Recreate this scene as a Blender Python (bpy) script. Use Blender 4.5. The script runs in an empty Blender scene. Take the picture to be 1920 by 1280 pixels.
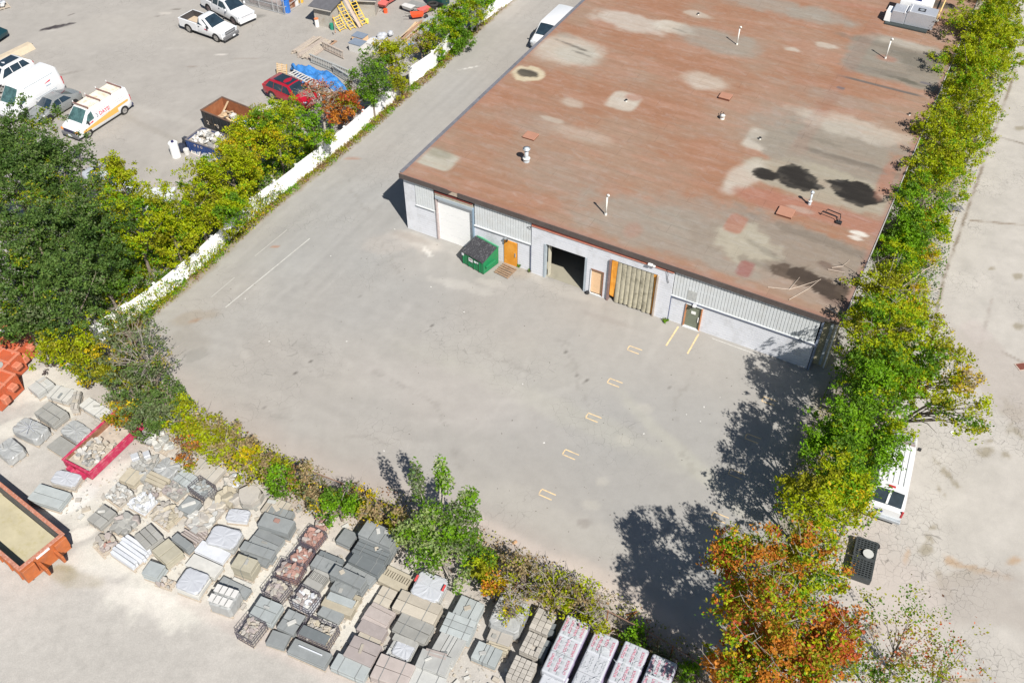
import bpy, math, random
import numpy as np
from mathutils import Vector, Matrix
random.seed(7); RNG = np.random.default_rng(7)
scene = bpy.context.scene
rad = math.radians
# ---------------------------------------------------------------- camera, sky, sun, exposure
CAMH = 43.0; PITCH = 45.3; FPX = 1775.0
cd = bpy.data.cameras.new("camera"); cam = bpy.data.objects.new("camera", cd)
scene.collection.objects.link(cam); scene.camera = cam
cam.location = (0, 0, CAMH); cam.rotation_euler = (rad(90 - PITCH), 0, 0)
cd.sensor_width = 36; cd.lens = FPX / 1920 * 36; cd.clip_start = 0.5; cd.clip_end = 4000
SUN_EL = 47.5; SH_AZ = -27.0           # shadows run 27 degrees left of the camera's heading
SD = Vector((math.sin(rad(SH_AZ)) * math.cos(rad(SUN_EL)), math.cos(rad(SH_AZ)) * math.cos(rad(SUN_EL)), -math.sin(rad(SUN_EL))))
w = bpy.data.worlds.new("World"); scene.world = w; w.use_nodes = True
nt = w.node_tree; bg = nt.nodes["Background"]
sky = nt.nodes.new("ShaderNodeTexSky"); sky.sky_type = 'NISHITA'; sky.sun_disc = False
sky.sun_elevation = rad(SUN_EL); sky.sun_rotation = rad(180 + SH_AZ); sky.altitude = 100; sky.air_density = 1.0; sky.dust_density = 0.6
nt.links.new(sky.outputs[0], bg.inputs[0]); bg.inputs[1].default_value = 0.05
sl = bpy.data.lights.new("sun", 'SUN'); sl.energy = 4.55; sl.angle = rad(0.53); sl.color = (1.0, 0.955, 0.89)
so = bpy.data.objects.new("sun", sl); scene.collection.objects.link(so)
so.rotation_euler = SD.to_track_quat('-Z', 'Y').to_euler(); so.location = (0, 0, 80)
vs = scene.view_settings; vs.view_transform = 'Standard'; vs.look = 'None'; vs.gamma = 1; vs.use_curve_mapping = False
vs.exposure = 0.62
# ---------------------------------------------------------------- pixel -> place (photo pixels, 1920 x 1280)
_th = rad(PITCH); _F = np.array([0, math.cos(_th), -math.sin(_th)]); _U = np.array([0, math.sin(_th), math.cos(_th)])
def G(px, py, z=0.0):
    d = (px - 960) * np.array([1., 0, 0]) + (640 - py) * _U + FPX * _F
    t = (z - CAMH) / d[2]
    return Vector((float(t * d[0]), float(t * d[1]), z))
def mpp(px, py, z=0.0):          # metres per photo pixel across
    return (G(px + 5, py, z) - G(px - 5, py, z)).length / 10
# ---------------------------------------------------------------- materials
MATS = {}
def nodes_of(m):
    m.use_nodes = True; return m.node_tree, m.node_tree.nodes["Principled BSDF"]
def pm(name, c, var=0.12, scale=3.0, rough=0.75, metal=0.0, bump=0.0, bscale=40.0, stain=None, stain_amt=0.5, sscale=1.5, spec=0.4, coat=0.0, rnd=0.0):
    """procedural paint / stone / metal: base colour with two-scale noise, optional stain colour and fine relief"""
    if name in MATS: return MATS[name]
    m = bpy.data.materials.new(name); MATS[name] = m
    t, b = nodes_of(m); N = t.nodes; L = t.links
    tc = N.new("ShaderNodeTexCoord"); oi = N.new("ShaderNodeObjectInfo")
    ad = N.new("ShaderNodeVectorMath"); ad.operation = 'ADD'
    mu = N.new("ShaderNodeMath"); mu.operation = 'MULTIPLY'; mu.inputs[1].default_value = 37.0
    L.new(oi.outputs["Random"], mu.inputs[0]); L.new(tc.outputs["Object"], ad.inputs[0]); L.new(mu.outputs[0], ad.inputs[1])
    n1 = N.new("ShaderNodeTexNoise"); n1.inputs["Scale"].default_value = scale; n1.inputs["Detail"].default_value = 6; n1.inputs["Roughness"].default_value = 0.65
    L.new(ad.outputs[0], n1.inputs["Vector"])
    r = N.new("ShaderNodeValToRGB"); r.color_ramp.elements[0].position = 0.3; r.color_ramp.elements[1].position = 0.7
    lo = [max(0, x * (1 - var)) for x in c[:3]]; hi = [min(1, x * (1 + var)) for x in c[:3]]
    r.color_ramp.elements[0].color = (*lo, 1); r.color_ramp.elements[1].color = (*hi, 1)
    L.new(n1.outputs[0], r.inputs[0]); out = r.outputs[0]
    if stain:
        n2 = N.new("ShaderNodeTexNoise"); n2.inputs["Scale"].default_value = sscale; n2.inputs["Detail"].default_value = 8; n2.inputs["Roughness"].default_value = 0.75
        L.new(ad.outputs[0], n2.inputs["Vector"])
        r2 = N.new("ShaderNodeValToRGB"); r2.color_ramp.elements[0].position = 0.5; r2.color_ramp.elements[1].position = 0.68
        r2.color_ramp.elements[0].color = (0, 0, 0, 1); r2.color_ramp.elements[1].color = (stain_amt,) * 3 + (1,)
        L.new(n2.outputs[0], r2.inputs[0])
        mx = N.new("ShaderNodeMixRGB"); mx.inputs[2].default_value = (*stain, 1)
        L.new(r2.outputs[0], mx.inputs[0]); L.new(out, mx.inputs[1]); out = mx.outputs[0]
    if rnd:
        rr_ = N.new("ShaderNodeMapRange"); rr_.inputs[3].default_value = 1 - rnd; rr_.inputs[4].default_value = 1 + rnd; L.new(oi.outputs["Random"], rr_.inputs[0])
        sv = N.new("ShaderNodeVectorMath"); sv.operation = 'SCALE'; L.new(out, sv.inputs[0]); L.new(rr_.outputs[0], sv.inputs["Scale"]); out = sv.outputs[0]
    L.new(out, b.inputs["Base Color"])
    b.inputs["Roughness"].default_value = rough; b.inputs["Metallic"].default_value = metal
    b.inputs["Specular IOR Level"].default_value = spec; b.inputs["Coat Weight"].default_value = coat
    if bump:
        n3 = N.new("ShaderNodeTexNoise"); n3.inputs["Scale"].default_value = bscale; n3.inputs["Detail"].default_value = 4
        L.new(ad.outputs[0], n3.inputs["Vector"])
        bp = N.new("ShaderNodeBump"); bp.inputs["Strength"].default_value = bump; bp.inputs["Distance"].default_value = 0.03
        L.new(n3.outputs[0], bp.inputs["Height"]); L.new(bp.outputs[0], b.inputs["Normal"])
    return m
def attr_mat(name, scale=8.0, amt=0.1, rough=0.9, bump=0.25, bscale=18.0, fine=90.0, brick=None, cracks=None, wet=True):
    """surface whose broad colour is a point attribute (stains, dust, worn paths) with noise grain, optional lap seams and cracks"""
    m = bpy.data.materials.new(name); MATS[name] = m; t, b = nodes_of(m); N = t.nodes; L = t.links
    at = N.new("ShaderNodeAttribute"); at.attribute_name = "tone"
    tc = N.new("ShaderNodeTexCoord")
    n1 = N.new("ShaderNodeTexNoise"); n1.inputs["Scale"].default_value = scale; n1.inputs["Detail"].default_value = 8; n1.inputs["Roughness"].default_value = 0.7
    L.new(tc.outputs["Object"], n1.inputs["Vector"])
    mr = N.new("ShaderNodeMapRange"); mr.inputs[1].default_value = 0.25; mr.inputs[2].default_value = 0.75; mr.inputs[3].default_value = 1 - amt; mr.inputs[4].default_value = 1 + amt
    L.new(n1.outputs[0], mr.inputs[0])
    n2 = N.new("ShaderNodeTexNoise"); n2.inputs["Scale"].default_value = fine; n2.inputs["Detail"].default_value = 3
    L.new(tc.outputs["Object"], n2.inputs["Vector"])
    mr2 = N.new("ShaderNodeMapRange"); mr2.inputs[1].default_value = 0.2; mr2.inputs[2].default_value = 0.8; mr2.inputs[3].default_value = 1 - amt * .8; mr2.inputs[4].default_value = 1 + amt * .8
    L.new(n2.outputs[0], mr2.inputs[0])
    mm = N.new("ShaderNodeMath"); mm.operation = 'MULTIPLY'; L.new(mr.outputs[0], mm.inputs[0]); L.new(mr2.outputs[0], mm.inputs[1])
    fac = mm.outputs[0]
    def mul(a, bb):
        q = N.new("ShaderNodeMath"); q.operation = 'MULTIPLY'; L.new(a, q.inputs[0]); L.new(bb, q.inputs[1]); return q.outputs[0]
    if brick:
        bw, bh, mort, dark = brick
        bt = N.new("ShaderNodeTexBrick"); bt.inputs["Scale"].default_value = 1.0; bt.inputs["Brick Width"].default_value = bw; bt.inputs["Row Height"].default_value = bh
        bt.inputs["Mortar Size"].default_value = mort; bt.inputs["Mortar Smooth"].default_value = 0.3; bt.offset = 0.37
        nd = N.new("ShaderNodeTexNoise"); nd.inputs["Scale"].default_value = 0.8; nd.inputs["Detail"].default_value = 3
        L.new(tc.outputs["Object"], nd.inputs["Vector"])
        vm = N.new("ShaderNodeVectorMath"); vm.operation = 'MULTIPLY_ADD'; vm.inputs[1].default_value = (0.1, 0.1, 0); L.new(nd.outputs[1], vm.inputs[0]); L.new(tc.outputs["Object"], vm.inputs[2])
        L.new(vm.outputs[0], bt.inputs["Vector"])
        bt.inputs["Color1"].default_value = (1, 1, 1, 1); bt.inputs["Color2"].default_value = (0.955, 0.955, 0.955, 1); bt.inputs["Mortar"].default_value = (dark, dark, dark, 1)
        # seams fade in and out over the roof
        ns = N.new("ShaderNodeTexNoise"); ns.inputs["Scale"].default_value = 0.35; ns.inputs["Detail"].default_value = 4; L.new(tc.outputs["Object"], ns.inputs["Vector"])
        rs = N.new("ShaderNodeMapRange"); rs.inputs[1].default_value = 0.35; rs.inputs[2].default_value = 0.6; L.new(ns.outputs[0], rs.inputs[0])
        mxb = N.new("ShaderNodeMixRGB"); mxb.inputs[1].default_value = (.97, .97, .97, 1); L.new(rs.outputs[0], mxb.inputs[0]); L.new(bt.outputs[0], mxb.inputs[2])
        # fine streaks along the rolls
        mp = N.new("ShaderNodeMapping"); mp.inputs["Scale"].default_value = (0.25, 5.0, 1); L.new(tc.outputs["Object"], mp.inputs[0])
        nst = N.new("ShaderNodeTexNoise"); nst.inputs["Scale"].default_value = 1.0; nst.inputs["Detail"].default_value = 6; L.new(mp.outputs[0], nst.inputs["Vector"])
        mst = N.new("ShaderNodeMapRange"); mst.inputs[1].default_value = 0.3; mst.inputs[2].default_value = 0.7; mst.inputs[3].default_value = 0.96; mst.inputs[4].default_value = 1.03; L.new(nst.outputs[0], mst.inputs[0])
        fac = mul(mul(fac, mxb.outputs[0]), mst.outputs[0])
        # worn granules: crisp pale and dark streaks along the rolls
        mp2 = N.new("ShaderNodeMapping"); mp2.inputs["Scale"].default_value = (0.9, 1.9, 1); L.new(tc.outputs["Object"], mp2.inputs[0])
        nw = N.new("ShaderNodeTexNoise"); nw.inputs["Scale"].default_value = 1.0; nw.inputs["Detail"].default_value = 12; nw.inputs["Roughness"].default_value = 0.72; nw.inputs["Distortion"].default_value = 0.6; L.new(mp2.outputs[0], nw.inputs["Vector"])
        rw = N.new("ShaderNodeMapRange"); rw.inputs[1].default_value = 0.50; rw.inputs[2].default_value = 0.66; rw.inputs[3].default_value = 0; rw.inputs[4].default_value = .38; L.new(nw.outputs[0], rw.inputs[0])
        rd = N.new("ShaderNodeMapRange"); rd.inputs[1].default_value = 0.28; rd.inputs[2].default_value = 0.44; rd.inputs[3].default_value = .88; rd.inputs[4].default_value = 1; L.new(nw.outputs[0], rd.inputs[0]); fac = mul(fac, rd.outputs[0])
    if cracks:
        cs, cw, ca = cracks
        vo = N.new("ShaderNodeTexVoronoi"); vo.feature = 'DISTANCE_TO_EDGE'; vo.inputs["Scale"].default_value = cs
        nd = N.new("ShaderNodeTexNoise"); nd.inputs["Scale"].default_value = 1.5; nd.inputs["Detail"].default_value = 5; L.new(tc.outputs["Object"], nd.inputs["Vector"])
        vm = N.new("ShaderNodeVectorMath"); vm.operation = 'MULTIPLY_ADD'; vm.inputs[1].default_value = (0.7, 0.7, 0); L.new(nd.outputs[1], vm.inputs[0]); L.new(tc.outputs["Object"], vm.inputs[2])
        L.new(vm.outputs[0], vo.inputs["Vector"])
        rc = N.new("ShaderNodeMapRange"); rc.inputs[1].default_value = 0.0; rc.inputs[2].default_value = cw; rc.inputs[3].default_value = 1 - ca; rc.inputs[4].default_value = 1
        L.new(vo.outputs[0], rc.inputs[0])
        ms = N.new("ShaderNodeTexNoise"); ms.inputs["Scale"].default_value = 0.16; L.new(tc.outputs["Object"], ms.inputs["Vector"])
        mk = N.new("ShaderNodeMapRange"); mk.inputs[1].default_value = 0.5; mk.inputs[2].default_value = 0.6; L.new(ms.outputs[0], mk.inputs[0])
        mc = N.new("ShaderNodeMixRGB"); mc.inputs[1].default_value = (1, 1, 1, 1); L.new(mk.outputs[0], mc.inputs[0]); L.new(rc.outputs[0], mc.inputs[2])
        fac = mul(fac, mc.outputs[0])
    sc = N.new("ShaderNodeVectorMath"); sc.operation = 'SCALE'; L.new(at.outputs["Color"], sc.inputs[0]); L.new(fac, sc.inputs["Scale"])
    if brick:
        inv = N.new("ShaderNodeMath"); inv.operation = 'SUBTRACT'; inv.inputs[0].default_value = 1; L.new(at.outputs["Alpha"], inv.inputs[1])
        hs_ = N.new("ShaderNodeHueSaturation"); hs_.inputs["Saturation"].default_value = .55; hs_.inputs["Value"].default_value = 1.18; L.new(sc.outputs[0], hs_.inputs["Color"])
        mw = N.new("ShaderNodeMixRGB"); L.new(mul(rw.outputs[0], inv.outputs[0]), mw.inputs[0]); L.new(sc.outputs[0], mw.inputs[1]); L.new(hs_.outputs[0], mw.inputs[2]); L.new(mw.outputs[0], b.inputs["Base Color"])
    else: L.new(sc.outputs[0], b.inputs["Base Color"])
    if wet:
        rr = N.new("ShaderNodeMapRange"); rr.inputs[3].default_value = rough; rr.inputs[4].default_value = 0.12; L.new(at.outputs["Alpha"], rr.inputs[0])
        L.new(rr.outputs[0], b.inputs["Roughness"])
    else: b.inputs["Roughness"].default_value = rough
    b.inputs["Specular IOR Level"].default_value = 0.25
    n3 = N.new("ShaderNodeTexNoise"); n3.inputs["Scale"].default_value = bscale; n3.inputs["Detail"].default_value = 6; L.new(tc.outputs["Object"], n3.inputs["Vector"])
    bp = N.new("ShaderNodeBump"); bp.inputs["Strength"].default_value = bump; bp.inputs["Distance"].default_value = 0.02
    L.new(n3.outputs[0], bp.inputs["Height"]); L.new(bp.outputs[0], b.inputs["Normal"])
    return m
def leaf_mat():
    m = bpy.data.materials.new("leaves"); t, b = nodes_of(m); N = t.nodes; L = t.links
    at = N.new("ShaderNodeAttribute"); at.attribute_name = "tone"
    L.new(at.outputs["Color"], b.inputs["Base Color"]); b.inputs["Roughness"].default_value = 0.55; b.inputs["Specular IOR Level"].default_value = 0.22
    tr = N.new("ShaderNodeBsdfTranslucent"); hs = N.new("ShaderNodeHueSaturation"); hs.inputs["Value"].default_value = 1.25; hs.inputs["Saturation"].default_value = 1.1
    L.new(at.outputs["Color"], hs.inputs["Color"]); L.new(hs.outputs[0], tr.inputs[0])
    mx = N.new("ShaderNodeMixShader"); mx.inputs[0].default_value = 0.38
    L.new(b.outputs[0], mx.inputs[1]); L.new(tr.outputs[0], mx.inputs[2])
    L.new(mx.outputs[0], N["Material Output"].inputs[0]); return m
# ---------------------------------------------------------------- mesh builder
class MB:
    def __init__(s): s.v = []; s.f = []; s.m = []; s.mats = []; s.M = Matrix.Identity(4)
    def mi(s, mat):
        if mat is None: mat = s.mats[0] if s.mats else None
        if mat not in s.mats: s.mats.append(mat)
        return s.mats.index(mat)
    def add(s, vs_, fs, mat):
        k = len(s.v); i = s.mi(mat)
        s.v += [tuple(s.M @ Vector(p)) for p in vs_]; s.f += [tuple(a + k for a in f) for f in fs]; s.m += [i] * len(fs)
    def box(s, c, d, mat, rz=0.0, taper=1.0, rx=0.0, ry=0.0):
        x, y, z = [q / 2 for q in d]; R_ = Matrix.Rotation(rz, 4, 'Z') @ Matrix.Rotation(ry, 4, 'Y') @ Matrix.Rotation(rx, 4, 'X'); T = Matrix.Translation(c) @ R_
        P = [(-x, -y, -z), (x, -y, -z), (x, y, -z), (-x, y, -z), (-x * taper, -y * taper, z), (x * taper, -y * taper, z), (x * taper, y * taper, z), (-x * taper, y * taper, z)]
        s.add([tuple(T @ Vector(p)) for p in P], [(3, 2, 1, 0), (4, 5, 6, 7), (0, 1, 5, 4), (1, 2, 6, 5), (2, 3, 7, 6), (3, 0, 4, 7)], mat); return s
    def chbox(s, c, d, mat, b=0.02, rz=0.0):
        """box with its top edges chamfered by b and soft corners"""
        x, y, z = [q / 2 for q in d]; T = Matrix.Translation(c) @ Matrix.Rotation(rz, 4, 'Z')
        def ring(hx, hy, zz, k): return [(-hx + k, -hy, zz), (hx - k, -hy, zz), (hx, -hy + k, zz), (hx, hy - k, zz), (hx - k, hy, zz), (-hx + k, hy, zz), (-hx, hy - k, zz), (-hx, -hy + k, zz)]
        P = ring(x, y, -z, b) + ring(x, y, z - b, b) + ring(x - b, y - b, z, b * .6)
        F = [tuple(range(7, -1, -1)), tuple(range(16, 24))]
        for r in (0, 8):
            for i in range(8): j = (i + 1) % 8; F.append((r + i, r + j, r + 8 + j, r + 8 + i))
        s.add([tuple(T @ Vector(p)) for p in P], F, mat); return s
    def prism(s, poly, z0, z1, mat, top=None):
        n = len(poly); top = top or poly
        P = [(p[0], p[1], z0) for p in poly] + [(p[0], p[1], z1) for p in top]
        F = [tuple(range(n - 1, -1, -1)), tuple(range(n, 2 * n))] + [(i, (i + 1) % n, n + (i + 1) % n, n + i) for i in range(n)]
        s.add(P, F, mat); return s
    def quad(s, a, b, c, d, mat): s.add([a, b, c, d], [(0, 1, 2, 3)], mat); return s
    def tube(s, pts, r, mat, n=8, cap=True):
        pts = [Vector(p) for p in pts]; rs = r if isinstance(r, (list, tuple)) else [r] * len(pts)
        P = []; F = []
        for i, p in enumerate(pts):
            d = (pts[min(i + 1, len(pts) - 1)] - pts[max(i - 1, 0)]).normalized()
            a = d.orthogonal().normalized() if abs(d.z) > .9 or i == 0 else (Vector((0, 0, 1)).cross(d)).normalized()
            if abs(d.z) <= .9: a = Vector((0, 0, 1)).cross(d).normalized()
            else: a = Vector((1, 0, 0)) - d * d.x; a.normalize()
            b = d.cross(a)
            for k in range(n): t = 2 * math.pi * k / n; P.append(tuple(p + (a * math.cos(t) + b * math.sin(t)) * rs[i]))
        for i in range(len(pts) - 1):
            for k in range(n): j = (k + 1) % n; F.append((i * n + k, i * n + j, (i + 1) * n + j, (i + 1) * n + k))
        if cap: F.append(tuple(range(n - 1, -1, -1))); F.append(tuple(range((len(pts) - 1) * n, len(pts) * n)))
        s.add(P, F, mat); return s
    def loft(s, rings, mat, closed=True, caps=True):
        n = len(rings[0]); P = [p for r in rings for p in r]; F = []
        for i in range(len(rings) - 1):
            for k in range(n if closed else n - 1): j = (k + 1) % n; F.append((i * n + k, i * n + j, (i + 1) * n + j, (i + 1) * n + k))
        if caps: F.append(tuple(range(n - 1, -1, -1))); F.append(tuple(range((len(rings) - 1) * n, len(rings) * n)))
        s.add(P, F, mat); return s
    def mesh(s, name, smooth=False):
        me = bpy.data.meshes.new(name); me.from_pydata(s.v, [], s.f)
        for m in s.mats: me.materials.append(m)
        me.polygons.foreach_set("material_index", s.m)
        if smooth: me.polygons.foreach_set("use_smooth", [True] * len(me.polygons))
        me.update(); return me
    def build(s, name, parent=None, smooth=False, loc=None, rz=0.0, bevel=0.0):
        me = s.mesh(name, smooth); return link(name, me, parent, loc, rz, bevel)
def link(name, me, parent=None, loc=None, rz=0.0, bevel=0.0):
    o = bpy.data.objects.new(name, me); scene.collection.objects.link(o)
    if parent: o.parent = parent
    if loc is not None: o.location = loc
    o.rotation_euler.z = rz
    if bevel:
        b = o.modifiers.new("bevel", 'BEVEL'); b.width = bevel; b.segments = 2; b.limit_method = 'ANGLE'; b.angle_limit = rad(40)
    return o
def thing(name, label, cat, loc=(0, 0, 0), rz=0.0, group=None):
    o = bpy.data.objects.new(name, None); scene.collection.objects.link(o); o.empty_display_size = 0.3
    o.location = loc; o.rotation_euler.z = rz; o["label"] = label; o["category"] = cat
    if group: o["group"] = group
    return o
def tag(o, label, cat, group=None):
    o["label"] = label; o["category"] = cat
    if group: o["group"] = group
    return o
def structure(o): o["kind"] = "structure"; return o
def stuff(o): o["kind"] = "stuff"; return o
def text_mesh(txt, size, mat, depth=0.0, bold=False):
    cu = bpy.data.curves.new("txt", 'FONT'); cu.body = txt; cu.size = size; cu.align_x = 'CENTER'; cu.align_y = 'CENTER'; cu.extrude = depth
    if bold: cu.offset = size * 0.018
    o = bpy.data.objects.new("txt", cu); scene.collection.objects.link(o)
    dg = bpy.context.evaluated_depsgraph_get(); me = bpy.data.meshes.new_from_object(o.evaluated_get(dg))
    bpy.data.objects.remove(o); me.materials.clear(); me.materials.append(mat); return me
# ---------------------------------------------------------------- noise fields (numpy)
_LAT = RNG.random((256, 256))
def vnoise(x, y):
    xi = np.floor(x).astype(int); yi = np.floor(y).astype(int); fx = x - xi; fy = y - yi
    fx = fx * fx * (3 - 2 * fx); fy = fy * fy * (3 - 2 * fy)
    a = _LAT[xi & 255, yi & 255]; b = _LAT[(xi + 1) & 255, yi & 255]; c = _LAT[xi & 255, (yi + 1) & 255]; d = _LAT[(xi + 1) & 255, (yi + 1) & 255]
    return (a * (1 - fx) + b * fx) * (1 - fy) + (c * (1 - fx) + d * fx) * fy
def fbm(x, y, s=1.0, o=5):
    r = 0; a = 0.5; t = 0
    for i in range(o): r = r + a * vnoise(x * s + 17.3 * i, y * s - 9.1 * i); t += a; a *= .55; s *= 2.03
    return r / t
def sstep(a, b, x): t = np.clip((x - a) / (b - a), 0, 1); return t * t * (3 - 2 * t)
def blob(x, y, cx, cy, rx, ry, ang=0.0, rag=0.35, soft=0.25, ns=1.0):
    """mask of a ragged ellipse; ang in radians, radii in metres"""
    c, s = math.cos(ang), math.sin(ang); dx = x - cx; dy = y - cy
    u = (dx * c + dy * s) / rx; v = (-dx * s + dy * c) / ry
    d = np.sqrt(u * u + v * v) + (fbm(x + cx, y + cy, ns, 4) - .5) * rag * 2
    return 1 - sstep(1 - soft, 1 + soft, d)
def rbox(x, y, cx, cy, rx, ry, ang=0.0, rag=0.15, soft=0.12, ns=1.5):
    c, s = math.cos(ang), math.sin(ang); dx = x - cx; dy = y - cy
    u = (dx * c + dy * s) / rx; v = (-dx * s + dy * c) / ry
    d = (np.abs(u) ** 5 + np.abs(v) ** 5) ** .2 + (fbm(x + cx, y + cy, ns, 4) - .5) * rag * 2
    return 1 - sstep(1 - soft, 1 + soft, d)
def mixc(col, c, m): return col * (1 - m[..., None]) + np.array(c) * m[..., None]
def inpoly(x, y, poly):
    r = np.zeros(x.shape, bool); n = len(poly)
    for i in range(n):
        x0, y0 = poly[i]; x1, y1 = poly[(i + 1) % n]
        if y0 == y1: continue
        c = ((y0 > y) != (y1 > y)) & (x < (x1 - x0) * (y - y0) / (y1 - y0) + x0); r ^= c
    return r
def grid_obj(name, x0, x1, y0, y1, st, z, colfn, mat, poly=None, zfn=None, parent=None):
    nx = int((x1 - x0) / st) + 1; ny = int((y1 - y0) / st) + 1
    X, Y = np.meshgrid(x0 + np.arange(nx) * st, y0 + np.arange(ny) * st, indexing='xy')
    Z = np.full(X.shape, z) if zfn is None else zfn(X, Y)
    co = np.stack([X, Y, Z], -1).reshape(-1, 3)
    I = np.arange(nx * ny).reshape(ny, nx); Q = np.stack([I[:-1, :-1], I[:-1, 1:], I[1:, 1:], I[1:, :-1]], -1).reshape(-1, 4)
    if poly is not None:
        cx = X[:-1, :-1] + st / 2; cy = Y[:-1, :-1] + st / 2; k = inpoly(cx, cy, poly)
        for a in range(8): k |= inpoly(cx + .4 * math.cos(a * .785), cy + .4 * math.sin(a * .785), poly)
        Q = Q[k.reshape(-1)]
    used = np.unique(Q); mp = -np.ones(nx * ny, int); mp[used] = np.arange(len(used)); Q = mp[Q]; co = co[used]
    col, wet = colfn(co[:, 0], co[:, 1])
    me = bpy.data.meshes.new(name); me.vertices.add(len(co)); me.vertices.foreach_set("co", co.ravel())
    me.loops.add(Q.size); me.loops.foreach_set("vertex_index", Q.ravel().astype(np.int32))
    me.polygons.add(len(Q)); me.polygons.foreach_set("loop_start", np.arange(0, Q.size, 4, dtype=np.int32))
    me.update(calc_edges=True)
    a = me.attributes.new("tone", 'FLOAT_COLOR', 'POINT'); a.data.foreach_set("color", np.concatenate([np.clip(col, 0, 1), wet[:, None]], 1).astype(np.float32).ravel())
    me.materials.append(mat); return link(name, me, parent)
# ---------------------------------------------------------------- frames
B0 = G(765, 427.5); UA = rad(-28.3)
U2 = Vector((math.cos(UA), math.sin(UA), 0)); V2 = Vector((-math.sin(UA), math.cos(UA), 0))
def L2W(u, v, z=0.0): return B0 + U2 * u + V2 * v + Vector((0, 0, z))
def RL(px, py, z=4.7): g = G(px, py, z) - B0; return g.dot(U2), g.dot(V2)
def polyg(pts): return [tuple(G(*p)[:2]) for p in pts]
stone_poly = polyg([(-700, 560), (40, 640), (170, 720), (330, 800), (540, 925), (740, 1000), (960, 1110), (1180, 1210), (1330, 1300), (1360, 1500), (-700, 1500)])
road_poly = polyg([(1925, -150), (1850, 120), (1775, 420), (1735, 620), (1640, 800), (1580, 1000), (1480, 1300), (1450, 1500), (2500, 1500), (2500, -150)])
store_poly = polyg([(-700, -150), (1010, -150), (945, 10), (880, 60), (750, 180), (600, 310), (480, 400), (380, 490), (300, 560), (200, 640), (100, 690), (40, 640), (-700, 560)])
FENCE_LINE = [(1000, -40), (885, 57), (750, 180), (600, 310), (480, 403), (380, 500), (300, 565), (190, 645)]
HEDGE_LINE = [(190, 660), (330, 790), (520, 890), (740, 965), (960, 1060), (1180, 1180), (1330, 1290)]
def dist_line(x, y, pts):
    P = [G(*p) for p in pts]; d = np.full(x.shape, 1e9)
    for a, b in zip(P[:-1], P[1:]):
        dx, dy = b.x - a.x, b.y - a.y; t = np.clip(((x - a.x) * dx + (y - a.y) * dy) / (dx * dx + dy * dy), 0, 1)
        d = np.minimum(d, np.hypot(x - a.x - t * dx, y - a.y - t * dy))
    return d
def softpoly(x, y, poly, w=1.2):
    r = np.zeros(x.shape)
    for a in range(8): t = a * math.pi / 4; r += inpoly(x + w * math.cos(t), y + w * math.sin(t), poly)
    return r / 8
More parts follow.
